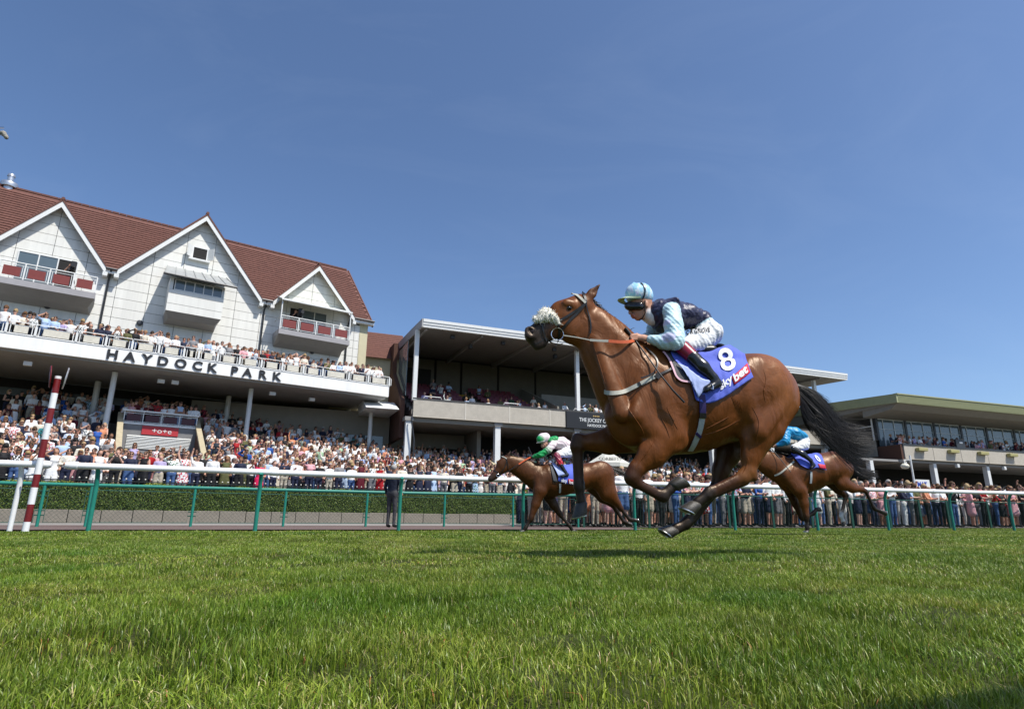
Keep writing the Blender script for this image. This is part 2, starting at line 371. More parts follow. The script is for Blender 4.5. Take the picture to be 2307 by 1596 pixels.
def scatter(name, tufts, P, S, Rz, tint, label):
    """one turf object: tufts instanced on points by geometry nodes"""
    tc = bpy.data.collections.new(name+'_tufts')
    for t in tufts: tc.objects.link(t)
    me = bpy.data.meshes.new(name); me.from_pydata(P.tolist(), [], [])
    a = me.attributes.new('scl', 'FLOAT_VECTOR', 'POINT'); a.data.foreach_set('vector', S.astype(np.float32).ravel())
    a = me.attributes.new('rot', 'FLOAT_VECTOR', 'POINT'); R3 = np.zeros((len(P), 3), np.float32); R3[:, 2] = Rz; a.data.foreach_set('vector', R3.ravel())
    a = me.attributes.new('tint', 'FLOAT_VECTOR', 'POINT'); a.data.foreach_set('vector', tint.astype(np.float32).ravel())
    a = me.attributes.new('pick', 'INT', 'POINT'); a.data.foreach_set('value', RNG.integers(0, len(tufts), len(P)).astype(np.int32))
    o = bpy.data.objects.new(name, me); COL.objects.link(o)
    g = bpy.data.node_groups.new(name, 'GeometryNodeTree'); g.interface.new_socket('Geometry', in_out='INPUT', socket_type='NodeSocketGeometry'); g.interface.new_socket('Geometry', in_out='OUTPUT', socket_type='NodeSocketGeometry')
    N = g.nodes; gi = N.new('NodeGroupInput'); go = N.new('NodeGroupOutput'); ip = N.new('GeometryNodeInstanceOnPoints'); ci = N.new('GeometryNodeCollectionInfo')
    ci.inputs['Collection'].default_value = tc; ci.inputs['Separate Children'].default_value = True; ci.inputs['Reset Children'].default_value = True
    def attr(nm, ty):
        q = N.new('GeometryNodeInputNamedAttribute'); q.data_type = ty; q.inputs['Name'].default_value = nm; return [s for s in q.outputs if s.enabled][0]
    k = g.links.new
    e2r = N.new('FunctionNodeEulerToRotation'); k(attr('rot', 'FLOAT_VECTOR'), e2r.inputs[0])
    k(gi.outputs[0], ip.inputs['Points']); k(ci.outputs[0], ip.inputs['Instance']); ip.inputs['Pick Instance'].default_value = True
    k(attr('pick', 'INT'), ip.inputs['Instance Index']); k(e2r.outputs[0], ip.inputs['Rotation']); k(attr('scl', 'FLOAT_VECTOR'), ip.inputs['Scale']); k(ip.outputs[0], go.inputs[0])
    md = o.modifiers.new('tufts', 'NODES'); md.node_group = g; o['kind'] = 'stuff'; o['label'] = label; o['category'] = 'grass'
    return o
def band(y0, y1, step, keep):
    out = []
    for y in np.arange(y0, y1, step):
        hw = 1.03*(y+step)+.6
        for x in np.arange(-hw, hw, step): out.append((x+RNG.uniform(-.5, .5)*step, y+RNG.uniform(-.5, .5)*step))
    P = np.array(out); return P[keep(P)]
def turf(name, tufts, P, base, label):
    x, y = P[:, 0], P[:, 1]; z = gz(x, y); hn = wav(x, y, .5, 3.2, 4); h2 = wav(x, y, .3, .8, 5)
    S = np.stack([base*RNG.uniform(.9, 1.1, len(P))]*2 + [base*np.clip(.95+.62*hn+.42*h2, .42, 2.1)], -1)
    c = wav(x, y, .8, 9, 6); c2 = wav(x, y, .3, 1.2, 8)
    tint = np.stack([1+.32*c+.30*c2-.34*hn, 1+.14*c+.12*c2-.20*hn, 1+.34*c+.36*c2-.36*hn], -1)*(1+.12*RNG.normal(0, 1, (len(P), 1)))
    return scatter(name, tufts, np.stack([x, y, z], -1), S, RNG.uniform(0, 6.28, len(P)), np.clip(tint, .5, 1.6), label)
inside = lambda P: P[:, 1] < np.where(P[:, 0] > 3.8, np.interp(P[:, 0], [g[0] for g in GF], [g[1] for g in GF])+.1, rail_y(P[:, 0])+.30)
T1 = [tuft('near_tuft', .3, 760, .013, .036, .0021, 10+i, 3, .05, .5) for i in range(6)]
turf('near_grass', T1, band(.62, 3.6, .155, inside), 1., 'long uneven green turf blades nearest the camera')
T2 = [tuft('mid_tuft', .45, 520, .015, .040, .0042, 20+i, 2) for i in range(5)]
turf('middle_grass', T2, band(3.5, 9, .26, inside), 1., 'green turf under the leading horse')
T3 = [tuft('far_tuft', 1.0, 520, .016, .038, .012, 30+i, 2) for i in range(4)]
turf('far_grass', T3, band(8.8, 30, .62, inside), 1., 'green turf at the foot of the white rail')
# ------------------------------------------------------------------ running rail, winning post, fences, hedge
m_white = mat('white_plastic', (.80, .80, .79), .38, .05, 5, var2=.06, scale2=.7)
m_green = mat('green_paint', (.014, .20, .145), .42, .12, 9, .0006, 80)
m_dkgreen = mat('dark_green_post', (.012, .075, .050), .5, .12, 9)
m_red = mat('maroon_paint', srgb(112, 22, 24), .45, .1, 8)
m_postw = mat('post_white', (.78, .78, .77), .45, .06, 8)
m_wire = mat('fence_wire', (.03, .10, .075), .5, .1)
m_conc = mat('wall_concrete', srgb(126, 119, 108), .92, .12, 14, .003, 120, var2=.18, scale2=1.5)
def gx(xd, Y, z=0.):
    X = 0.
    for _ in range(12):
        x, _y = proj((X, Y, z)); X += (xd-x)*Y*.964/FPX*.9
    return X
def on_line(pts, xd, z=0.):
    """point of a ground polyline seen at picture column xd"""
    P = np.array(resample2(pts, 600)); x = np.array([proj((p[0], p[1], z))[0] for p in P]); i = np.argmin(abs(x-xd)); return P[i]
def resample2(px, n):
    px = np.asarray(px, float); s = np.concatenate([[0], np.cumsum(np.linalg.norm(np.diff(px, axis=0), axis=1))]); t = np.linspace(0, s[-1], n)
    return np.stack([np.interp(t, s, px[:, d]) for d in range(px.shape[1])], -1)
RZ = 1.2
a = on_line(RAIL, 98, RZ); b_ = on_line(RAIL, 166, RZ)
def rail_pts(x0, x1, n):
    P = resample(RAIL, 200); m = (P[:, 0] > x0) & (P[:, 0] < x1); Q = np.concatenate([[[x0, np.interp(x0, P[:, 0], P[:, 1])]], P[m], [[x1, np.interp(x1, P[:, 0], P[:, 1])]]]); return resample2(Q, n)
def rail_thing(x0, x1, n, label, posts, endl=False, endr=False):
    r0 = rail_pts(x0, x1, n); t = empty('running_rail', (*r0[0], 0), 0, label, 'rail', 'white running rails of the track')
    L3 = [np.array([p[0], p[1], RZ]) for p in r0]; nseg = max(1, int(round(np.linalg.norm(L3[-1]-L3[0])/4.)))
    for i in range(nseg):
        i0, i1 = i*(n-1)//nseg, (i+1)*(n-1)//nseg; b = MB(); seg = [p.copy() for p in L3[i0:i1+1]]
        b.tube(seg, .062, 14); d = (seg[-1]-seg[0]); d /= np.linalg.norm(d)
        if i: b.tube([seg[0]-d*.07, seg[0]+d*.07], .071, 14)
        if i == 0 and endl: b.tube([seg[0]-d*.10, seg[0]-d*.06, seg[0]+d*.02, seg[0]+d*.10, seg[0]+d*.11], [.050, .072, .079, .079, .062], 14)
        if i == nseg-1 and endr: b.tube([seg[-1]-d*.11, seg[-1]-d*.10, seg[-1]+d*.02, seg[-1]+d*.07, seg[-1]+d*.12], [.062, .079, .079, .072, .050], 14)
        b.build('rail_tube', m_white, t, smooth=True)
    for xd, mt in posts:
        p = on_line(RAIL, xd, .6); q = np.interp(p[0], r0[:, 0], r0[:, 1]); b = MB(); nrm = np.array([-.36, .93, 0])   # posts curve in from behind the rail
        base = np.array([p[0], p[1], 0])
        b.tube([base+nrm*.12+np.array([0,0,-.05]), base+nrm*.12+np.array([0,0,.75]), base+nrm*.10+np.array([0,0,.98]), base+nrm*.05+np.array([0,0,1.10]), base+np.array([0,0,1.17])], .043, 10); b.build('post', mt, t, smooth=True)
    return t
rail_thing(-15.3, a[0], 30, 'short white running rail ending at the striped winning post', [(28, m_postw)], endr=True)
rail_thing(b_[0], 33, 120, 'long white running rail on green curved posts beyond the horses', [(203, m_green), (582, m_green), (903, m_green), (1184, m_green), (1432, m_green), (1660, m_green), (1845, m_green), (2003, m_green), (2150, m_green), (2285, m_green), (2395, m_green)], endl=True)
# winning post
wp_ = on_line(RAIL, 62, 0.)+np.array([.05, -.18]); wt = empty('winning_post', (*wp_, 0), 0, 'maroon and white banded winning post with two discs on top', 'winning post')
TH_ = 3.35; bands = [(0, .17, 1), (.17, .52, 0), (.52, .86, 1), (.86, 1.13, 0), (1.13, 1.47, 1), (1.47, 1.86, 0), (1.86, 2.2, 1), (2.2, 2.53, 0), (2.53, 2.86, 1), (2.86, 3.18, 0), (3.18, 3.24, 1)]
for z0, z1, wh in bands: z0 *= .89; z1 *= .89; MB().tube([(*wp_, z0-(.1 if z0 == 0 else 0)), (*wp_, z1)], .056, 16, ).build('band', m_postw if wh else m_red, wt, smooth=True)
m_disc = mat('disc_metal', (.62, .60, .57), .35, .2, 12, metal=.6)
for sg in (-1, 1):
    ax = np.array([.78, .625, 0])*sg; lt = np.array([-.625, .78, 0]); c = np.array([*wp_, 2.86])+ax*.085
    rings = []
    for (rr, d) in ((.02, .0), (.17, .0), (.175, .012), (.16, .024), (.02, .03)):
        rings.append([c+ax*(d+.05*(rr*math.sin(t)+.21)/.42)+rr*(math.cos(t)*lt+math.sin(t)*np.array([0,0,1.25])) for t in np.linspace(0, 6.2832, 24, endpoint=False)])
    V = [p for R in rings for p in R]; f = [[i*24+j, i*24+(j+1)%24, (i+1)*24+(j+1)%24, (i+1)*24+j] for i in range(4) for j in range(24)]+[list(range(24)), list(range(96, 120))]
    MB().add(V, f).build('disc', m_disc if sg > 0 else m_red, wt, smooth=True)
b = MB(); b.tube([(*wp_, 1.0), (wp_[0]-.25, wp_[1]+.06, 1.0)], .02, 8); b.build('bracket', m_postw, wt)
# green fence with tube rail and wire mesh, seen left of the second horse
gf = empty('rail_fence', (-10, 15, 0), 0, 'green tube fence with wire mesh in front of the hedge', 'fence')
P = resample(GF, 300); gxl = on_line(P, 1308, 1.0)[0]; Pl = P[P[:, 0] < gxl]
for i in range(0, 10):
    q = resample2(Pl, 101)[i*10:i*10+11]; b = MB(); b.tube([(p[0], p[1], 1.0) for p in q], .045, 10); b.build('rail_tube', m_green, gf, smooth=True)
gposts = [-60, 90, 200, 434, 642, 828, 1000, 1155, 1300]
for xd in gposts:
    p = on_line(P, xd, .4); b = MB(); b.tube([(p[0], p[1], -.03), (p[0], p[1], 1.0)], .036, 10); o = b.build('post', m_green, gf, smooth=True)
    for zz in (.84, .72, .38, .27): MB().tube([(p[0]-.09, p[1]-.05, zz), (p[0]+.09, p[1]+.03, zz)], .014, 6).build('clip', m_dkgreen, o)
def chain_mesh(p, q, z0, z1, step, r, name, parent, m, hz=None):
    """woven wire panel between two posts, real wires"""
    p = np.array(p); q = np.array(q); Ln = np.linalg.norm(q-p); d = (q-p)/Ln; V = []; Fc = []
    def wire(a, b_):
        a = np.array([*(p+d*a[0]), a[1]]); b2 = np.array([*(p+d*b_[0]), b_[1]]); o = len(V); n = np.cross(b2-a, [d[1], -d[0], 0]); n = n/(np.linalg.norm(n)+1e-9)*r; k = np.array([d[1], -d[0], 0])*r
        for c in (a, b2): V.extend([c+n, c-n*.5+k*.87, c-n*.5-k*.87])
        for i in range(3): Fc.append([o+i, o+(i+1)%3, o+3+(i+1)%3, o+3+i])
    H_ = z1-z0
    if hz:
        for zz in np.arange(z0, z1+.001, hz): wire((0, zz), (Ln, zz))
        for s in np.arange(step, Ln, step): wire((s, z0), (s, z1))
    else:
        for s in np.arange(-H_, Ln, step):
            a0 = max(s, 0); b0 = min(s+H_, Ln)
            if b0 > a0: wire((a0, z0+(a0-s)), (b0, z0+(b0-s))); wire((a0, z1-(a0-s)), (b0, z1-(b0-s)))
    return link(name, pymesh(name, np.array(V), Fc), m, parent)
for i in range(len(gposts)-1):
    p = on_line(P, gposts[i], .4); q = on_line(P, gposts[i+1], .4); d = (q-p)/np.linalg.norm(q-p)
    chain_mesh(p+d*.12, q-d*.12, .1, .86, .10, .0022, 'wire_panel', gf, m_wire)
    b = MB(); b.tube([(*(p+d*.10), .1), (*(q-d*.10), .1), (*(q-d*.10), .88), (*(p+d*.10), .88)], .010, 6, closed=True); b.build('panel_frame', m_wire, gf)
# mesh fence at the right, people lean on it
mf = empty('mesh_fence', (10, 22.6, 0), 0, 'dark green mesh fence the right-hand crowd leans on', 'fence')
mposts = [1318, 1462, 1542, 1640, 1742, 1830, 1918, 2003, 2072, 2138, 2228, 2312, 2400]
for xd in mposts:
    p = on_line(P, xd, .5); b = MB(); b.box((p[0]-.035, p[1]-.035, -.03), (p[0]+.035, p[1]+.035, 1.12)); b.build('post', m_dkgreen, mf)
for i in range(len(mposts)-1):
    p = on_line(P, mposts[i], .5); q = on_line(P, mposts[i+1], .5); chain_mesh(p, q, .06, 1.08, .10, .0026, 'wire_panel', mf, m_wire, .05)
    b = MB(); b.tube([(*p, 1.09), (*q, 1.09)], .018, 6); b.build('top_bar', m_dkgreen, mf)
# low concrete wall of slabs with the clipped hedge on it
HG = Frame((-17.4, 21.0), 32.7); HS0, HS1 = -6.0, 23.4
wl = empty('garden_wall', HG.w(0, 0, 0), 0, 'low wall of grey concrete slabs under the hedge', 'wall')
s = HS0; i = 0; rr_ = random.Random(5); slabm = MB().bbox((0.008, -.06, 0), (.992, .06, .46), .012).mesh('slab'); slabm.materials.append(m_conc)
while s < HS1:
    o = bpy.data.objects.new('slab', slabm); COL.objects.link(o); o.parent = wl; o.matrix_parent_inverse = bpy_world[wl].inverted()
    o.matrix_basis = HG.M @ Matrix.Translation((s, rr_.uniform(-.006, .006), rr_.uniform(-.008, .008))) @ Matrix.Rotation(rr_.uniform(-.004, .004), 4, 'Z') @ Matrix.Diagonal((.98, 1, 1, 1)); s += .985
def leaf_mass(name, n, fn, size, cols, m, parent=None, seed=1, up=.4):
    r = np.random.default_rng(seed); C_, Nn = fn(r, n); a = r.normal(0, 1, (n, 3)); a -= Nn*(a*Nn).sum(1, keepdims=True)*.5; a /= np.linalg.norm(a, axis=1, keepdims=True); b_ = np.cross(Nn+r.normal(0, .6, (n, 3)), a); b_ /= np.linalg.norm(b_, axis=1, keepdims=True)
    sz = size*r.uniform(.6, 1.3, (n, 1)); V = np.stack([C_-a*sz, C_+b_*sz*.5, C_+a*sz, C_-b_*sz*.5], 1).reshape(-1, 3); f = np.arange(n*4).reshape(-1, 4)
    c = cols[r.integers(0, len(cols), n)]*r.uniform(.7, 1.25, (n, 1)); me = pymesh(name, V, f, np.repeat(c, 4, 0)); return link(name, me, m, parent)
m_leaf = mat('hedge_leaf', attr='Col', rough=.5, var=.1, scale=20, spec=.3)
hd = empty('hedge', HG.w(8, .3, .4), 0, 'long clipped green hedge with yellow new growth on top', 'hedge')
HT, HB, HD = 1.36, .44, .42
def hf(r, n):
    s = r.uniform(HS0, HS1, n); w = r.random(n); ht = HT+.035*np.sin(s*1.7)+.03*np.sin(s*4.3+1); zz = np.where(w < .72, r.uniform(HB, ht, n), ht+r.normal(0, .025, n)); d = np.where(w < .72, r.normal(0, .035, n), -r.uniform(0, HD*2, n)); 
    nn = -.06+d+.03*np.sin(s*5+zz*7)*np.cos(s*2.3); P_ = HG.O+s[:, None]*HG.T+nn[:, None]*HG.N+zz[:, None]*np.array([0,0,1.]); Nn = np.where((w < .72)[:, None], HG.N, np.array([0,0,1.])); return P_, Nn
leaf_mass('foliage', 80000, hf, .025, np.array([srgb(78,100,36), srgb(96,114,44), srgb(68,90,34), srgb(108,122,54), srgb(58,76,28)]), m_leaf, hd, 4)['kind'] = 'stuff'
def hf2(r, n):
    s = r.uniform(HS0, HS1, n); zz = HT+.035*np.sin(s*1.7)+.03*np.sin(s*4.3+1)+np.abs(r.normal(0, .035, n)); nn = -.02-r.uniform(0, .5, n)**1.5; return HG.O+s[:, None]*HG.T+nn[:, None]*HG.N+zz[:, None]*np.array([0,0,1.]), np.tile([0,0,1.], (n, 1))
leaf_mass('new_growth', 12000, hf2, .024, np.array([srgb(158,160,48), srgb(140,150,46), srgb(120,138,42)]), m_leaf, hd, 6)['kind'] = 'stuff'
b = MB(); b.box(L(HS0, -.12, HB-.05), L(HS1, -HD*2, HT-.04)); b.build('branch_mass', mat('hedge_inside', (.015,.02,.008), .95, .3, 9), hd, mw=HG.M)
# dark crowd barrier behind the hedge, dotted with pale caps
cb = empty('crowd_barrier', HG.w(8, -1.2, 0), 0, 'dark railing with pale caps behind the hedge', 'railing')
m_dark = mat('dark_railing', (.014, .020, .018), .5, .15); m_cap = mat('pale_cap', (.75, .72, .62), .35, .05)
b = MB(); b.tube([L(HS0, -1.05, 1.55), L(HS1+1, -1.05, 1.55)], .02, 6); b.tube([L(HS0, -1.05, 1.15), L(HS1+1, -1.05, 1.15)], .02, 6); b.build('bar', m_dark, cb, mw=HG.M)
bm1 = MB().tube([(0,0,0), (0,0,1.62)], .012, 5).mesh('upright'); bm1.materials.append(m_dark); bm2 = MB().lathe([(.003,-.03),(.024,-.018),(.03,0),(.024,.018),(.003,.03)], (0,0,1.65), 8).mesh('cap'); bm2.materials.append(m_cap)
for i in range(140):
    s = HS0+i*.215
    for me, nm in ((bm1, 'upright'), (bm2, 'cap')):
        o = bpy.data.objects.new(nm, me); COL.objects.link(o); o.parent = cb; o.matrix_parent_inverse = bpy_world[cb].inverted(); o.matrix_basis = HG.M @ Matrix.Translation(L(s, -1.05, 0))

# inner running rail passing over the camera: only its shadow reaches the near turf
def ground_hit(x, y): r_ = ray(x, y); t = -CAMH/r_[2]; return CP+r_*t
sh = np.array([math.cos(SUN_AZ), math.sin(SUN_AZ), 0])*1.2/math.tan(SUN_EL)
pa, pb = ground_hit(1960, 1592)+sh, ground_hit(2290, 1540)+sh; dd = (pb-pa)/np.linalg.norm(pb-pa)
ir = empty('inner_rail', pa, 0); ir['kind'] = 'structure'
MB().tube([np.array([*(pa-dd*6)[:2], 1.2]), np.array([*(pa+dd*14)[:2], 1.2])], .066, 12).build('rail_tube', m_white, ir, True)
for k in (-4.5, -1.6, 3.4, 7, 10.6): q_ = pa+dd*k; MB().tube([(q_[0], q_[1], -.05), (q_[0], q_[1], 1.17)], .045, 10).build('post', m_green, ir, True)
# ------------------------------------------------------------------ gabled grandstand at the left
LF = Frame((-25, 28), 35.5); LM = LF.M
m_panel = mat('cladding_panel', (.74, .735, .685), .5, .07, 5, var2=.08, scale2=1.2, stretch=(1,1,.10))
m_back = mat('cladding_joint', (.10, .10, .10), .9, .1)
m_tile = mat('roof_tile', srgb(101, 65, 55), .85, .25, 4, .004, 60, var2=.2, scale2=14)
m_tile2 = mat('verge_tile', srgb(102, 67, 58), .85, .15, 6)
m_wh = mat('white_trim', (.72, .73, .71), .5, .05, 5)
m_fas = mat('white_fascia', (.82, .82, .795), .5, .06, 5, var2=.05, scale2=1, stretch=(1,1,.10))
m_gut = mat('dark_gutter', (.03, .034, .04), .45, .1)
m_glass = mat('window_glass', (.10, .135, .15), .06, .05, 1, spec=.8)
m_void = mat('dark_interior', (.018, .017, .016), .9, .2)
m_grey = mat('grey_slab', (.33, .32, .33), .7, .08, 3)
m_soff = mat('soffit_grey', (.30, .29, .275), .85, .08, 2)
m_brown = mat('brown_panel', srgb(122, 54, 46), .4, .12, 6)
m_cream = mat('cream_panel', (.62, .59, .50), .6, .12, 2.5, var2=.12, scale2=7)
m_creamw = mat('cream_wall', (.58, .53, .36), .8, .06, 3)
m_brick = mat('brick_wall', srgb(82, 54, 42), .9, .2, 9, .004, 40)
m_letter = mat('black_letter', (.012, .012, .013), .45, .1)
m_step = mat('terrace_concrete', (.20, .19, .175), .9, .12, 4)
m_yel = mat('yellow_steps', srgb(186, 142, 22), .8, .12, 5)
m_lead = mat('lead_sheet', (.33, .34, .33), .55, .2, 4, var2=.12, scale2=1)
G = empty('grandstand', LF.w(8, 0, 0), 0, 'white gabled grandstand with brown tiled roof and lettered balcony', 'grandstand')
def lb(mb, name, m, parent=None, smooth=False): return mb.build(name, m, parent or G, smooth, mw=LM)
EZ, RZ_, RN = 14.25, 20.0, -8.0
gab = [(.86, 17.5, -1.75, 3.35), (8.2, 18.95, 4.15, 12.0), (15.67, 17.4, 12.95, 18.4)]   # apex s, apex z, left, right
def clip(poly, fn):
    out = []
    for i in range(len(poly)):
        p, q = poly[i], poly[(i+1) % len(poly)]; fp, fq = fn(p), fn(q)
        if fp >= 0: out.append(p)
        if (fp >= 0) != (fq >= 0): t = fp/(fp-fq); out.append((p[0]+(q[0]-p[0])*t, p[1]+(q[1]-p[1])*t))
    return out
def inset(poly, d):
    c = np.mean(poly, 0); out = []
    for p in poly:
        v = np.array(p)-c; out.append(tuple(c+v*(1-d/max(np.linalg.norm(v), .05)))); 
    return out
# backing wall and panels
b = MB(); b.box(L(-7, -3.06, 8.4), L(19.15, -3.4, EZ))
for a, az, l, r_ in gab: b.prism([L(l, -3.06, EZ), L(r_, -3.06, EZ), L(a, -3.06, az)], (0, .3, 0))
lb(b, 'backing_wall', m_back)
rows = np.arange(8.4, 19.2, .6); cols_ = np.arange(-7.2, 19.3, 1.62); npan = 0
for ri, z0 in enumerate(rows):
    for ci, s0 in enumerate(cols_):
        s1 = s0+1.62+(0 if ri % 2 else 0); polys = []
        rect = lambda a0, a1: [(a0, z0+.012), (a1, z0+.012), (a1, z0+.588), (a0, z0+.588)]
        if z0+.6 <= EZ+.05: polys = [[(min(x, 19.14), y) for x, y in rect(s0+.012, s1-.012)]]
        else:
            for a, az, l, r_ in gab:
                p = rect(s0+.012, s1-.012); p = clip(p, lambda q: (q[0]-l)/(a-l)*(az-EZ)+EZ-q[1]); p = clip(p, lambda q: (r_-q[0])/(r_-a)*(az-EZ)+EZ-q[1]) if len(p) > 2 else p
                if len(p) > 2: polys.append(p)
        for p in polys:
            if max(q[0] for q in p)-min(q[0] for q in p) < .05: continue
            lb(MB().prism([L(x, -3.0, y) for x, y in p], (0, .05, 0)), 'cladding_panel', m_panel); npan += 1
# main roof: deck, tile courses
pit = (RZ_-EZ)/(-3-RN); sl = math.hypot(RZ_-EZ, -3-RN); cs, sn = (-3-RN)/sl, (RZ_-EZ)/sl
def onroof(s, t, h=0.):   # t metres up the slope from the eave line, h off it
    return L(s, -3-cs*t+sn*h, EZ+sn*t+cs*h)
b = MB(); R0, R1 = -12., 20.05
b.hexa([onroof(R0, .12, -.12), onroof(R1, .12, -.12), onroof(R1-.45, sl, -.12), onroof(R0, sl, -.12), onroof(R0, .12, 0), onroof(R1, .12, 0), onroof(R1-.45, sl, 0), onroof(R0, sl, 0)]); lb(b, 'roof_deck', m_tile2)
b = MB(); b.hexa([L(R0, RN, RZ_-.15), L(R1-.5, RN, RZ_-.15), L(R1, -13.3, EZ), L(R0, -13.3, EZ), L(R0, RN, RZ_), L(R1-.5, RN, RZ_), L(R1, -13.3, EZ+.15), L(R0, -13.3, EZ+.15)]); lb(b, 'rear_roof', m_tile)
under = lambda s, z: any(l < s < r_ and (az-abs(s-a)*(az-EZ)/((a-l) if s < a else (r_-a))) > z-.05 for a, az, l, r_ in gab)
tile = MB().hexa([(-.163, 0, .0), (.163, 0, .0), (.163, .34, .0), (-.163, .34, .0), (-.163, 0, .065), (.163, 0, .065), (.163, .34, .012), (-.163, .34, .012)])
ts = []
for i in range(int(sl/.30)):
    t = -.25+i*.30
    for j, s in enumerate(np.arange(-9.5+.165*(i % 2), R1-.2-.45*t/sl, .33)):
        z_ = EZ+sn*t
        if not under(s, z_) and t < sl-.2 and (t > .1 or any(a0 < s < a1 for a0, a1 in ((3.4, 4.1), (12.05, 12.9), (18.45, 20.2)))): ts.append((s, t))
ts.sort(key=lambda q: math.hypot(*(LF.w(q[0], -3-cs*q[1], 0)[:2])) if q[0] > -4.4 else 1e3)
tme = tile.mesh('tile'); tme.materials.append(m_tile)
rt = empty('roof', LF.w(8, -3, EZ)); rt.parent = G; rt.matrix_parent_inverse = bpy_world[G].inverted()
Rb = np.array([[1,0,0],[0,cs,-sn],[0,sn,cs]])
rj = random.Random(3)
for k, (s, t) in enumerate(ts[:290]):
    o = bpy.data.objects.new('tile', tme); COL.objects.link(o); o.parent = rt; o.matrix_parent_inverse = bpy_world[rt].inverted()
    M4 = np.eye(4); M4[:3, :3] = Rb; M4[:3, 3] = onroof(s, t, .002+rj.uniform(0, .006)); o.matrix_basis = LM @ Matrix(M4.tolist())
tv = np.array(tile.v); V = []; Fc = []
for s, t in ts[290:]: o_ = len(V); V += [tuple(np.array(onroof(s, t, .002+rj.uniform(0, .008)))+Rb@p) for p in tv]; Fc += [[a+o_ for a in q] for q in tile.f]
o = link('roof_tiles', pymesh('roof_tiles', V, Fc), m_tile, rt, mw=LM); o['kind'] = 'stuff'
b = MB()
for i, s in enumerate(np.arange(-9.5, R1-.6, .42)): b.tube([L(s, RN, RZ_+.02), L(s+.40, RN, RZ_+.02)], .11, 6)
o = lb(b, 'ridge_tiles', m_tile2); o['kind'] = 'stuff'
# verge at the right end, eaves, gables
b = MB(); b.hexa([onroof(R1-.02, -.34, -.25), onroof(R1+.06, -.34, -.25), onroof(R1-.39, sl, -.25), onroof(R1-.47, sl, -.25), onroof(R1-.02, -.34, .05), onroof(R1+.06, -.34, .05), onroof(R1-.39, sl, .05), onroof(R1-.47, sl, .05)]); lb(b, 'verge', m_tile2)
b = MB(); b.prism([L(19.1, -3.0, 8.4), L(19.1, -12.9, 8.4), L(19.1, -12.9, EZ), L(19.1, RN, RZ_-.3), L(19.1, -3.0, EZ)], (.06, 0, 0)); lb(b, 'end_wall', m_creamw)
b = MB(); b.box(L(19.17, -3.0, 8.4), L(19.75, -3.3, EZ-.1)); lb(b, 'corner_strip', m_creamw)
for k, (a, az, l, r_) in enumerate(gab):
    n1 = -2.55; g = empty('gable', LF.w(a, -3, EZ)); g.parent = G; g.matrix_parent_inverse = bpy_world[G].inverted()
    nb_ = -3-(az-EZ)/pit
    for e, sg in ((l, -1), (r_, 1)):
        ex = e+sg*.12; ez = EZ-.12*(az-EZ)/abs(a-e)
        up = .16
        lb(MB().hexa([L(ex, n1, ez-.02), L(a, n1, az-.02), L(a, nb_, az-.02), L(ex, -3.2, ez-.02), L(ex, n1, ez+up), L(a, n1, az+up), L(a, nb_-.25, az+up), L(ex, -3.4, ez+up)]), 'gable_roof', m_tile, g)
        lb(MB().hexa([L(ex, n1+.05, ez-.30), L(a, n1+.05, az-.30), L(a, n1-.02, az-.30), L(ex, n1-.02, ez-.30), L(ex, n1+.05, ez+.06), L(a, n1+.05, az+.06), L(a, n1-.02, az+.06), L(ex, n1-.02, ez+.06)]), 'bargeboard', m_wh, g)
        lb(MB().hexa([L(ex, n1+.08, ez+.063), L(a, n1+.08, az+.063), L(a, n1-.03, az+.063), L(ex, n1-.03, ez+.063), L(ex, n1+.08, ez+.21), L(a, n1+.08, az+.21), L(a, n1-.03, az+.21), L(ex, n1-.03, ez+.21)]), 'verge_tile', m_tile2, g)
        lb(MB().box(L(ex-.12, n1+.045, ez-.42), L(ex+.12, -3.0, ez-.2)), 'eave_box', m_wh, g)
    lb(MB().tube([L(a, n1+.1, az+.22), L(a, nb_-.2, az+.22)], .10, 6), 'ridge_cap', m_tile2, g)
for s0, s1 in ((3.45, 4.05), (12.1, 12.85), (18.5, 20.05)):
    lb(MB().box(L(s0, -2.62, EZ-.36), L(s1, -3.02, EZ-.16)), 'eave_fascia', m_wh); lb(MB().tube([L(s0, -2.55, EZ-.10), L(s1, -2.55, EZ-.10)], .075, 8), 'gutter', m_gut)
for s, z1 in ((3.70, 8.5), (12.42, 8.5), (18.2, 8.5)): lb(MB().tube([L(s+.03, -2.6, EZ-.15), L(s+.03, -2.75, EZ-.4), L(s, -2.9, EZ-.7), L(s, -2.9, z1)], .055, 8), 'downpipe', m_gut, smooth=True)
b = MB(); b.lathe([(.30, -.3), (.30, .1), (.42, .12), (.46, .32), (.42, .42), (.17, .52), (.17, .85), (.21, .87), (.19, 1.02), (.05, 1.08)], L(-2.35, RN-.1, RZ_-.1), 14); lb(b, 'roof_vent', mat('vent_metal', (.6,.61,.62), .35, .1, 5, metal=.8), smooth=True)
def window(s0, s1, z0, z1, n, k, name='window', glass=m_glass, fr=.06, parent=None):
    w_ = MB()
    for a, b_ in ((s0-fr, s0), (s1, s1+fr)): w_.box(L(a, n+.06, z0-fr), L(b_, n, z1+fr))
    w_.box(L(s0, n+.06, z0-fr), L(s1, n, z0)); w_.box(L(s0, n+.06, z1), L(s1, n, z1+fr))
    for i in range(1, k): c = s0+(s1-s0)*i/k; w_.box(L(c-fr/2, n+.06, z0), L(c+fr/2, n, z1))
    o = lb(w_, name, m_wh, parent)
    for i in range(k): c0 = s0+(s1-s0)*i/k+(fr/2 if i else 0); c1 = s0+(s1-s0)*(i+1)/k-(fr/2 if i < k-1 else 0); lb(MB().box(L(c0, n+.03, z0), L(c1, n+.005, z1)), 'pane', glass if not isinstance(glass, list) else glass[i], o)
    return o
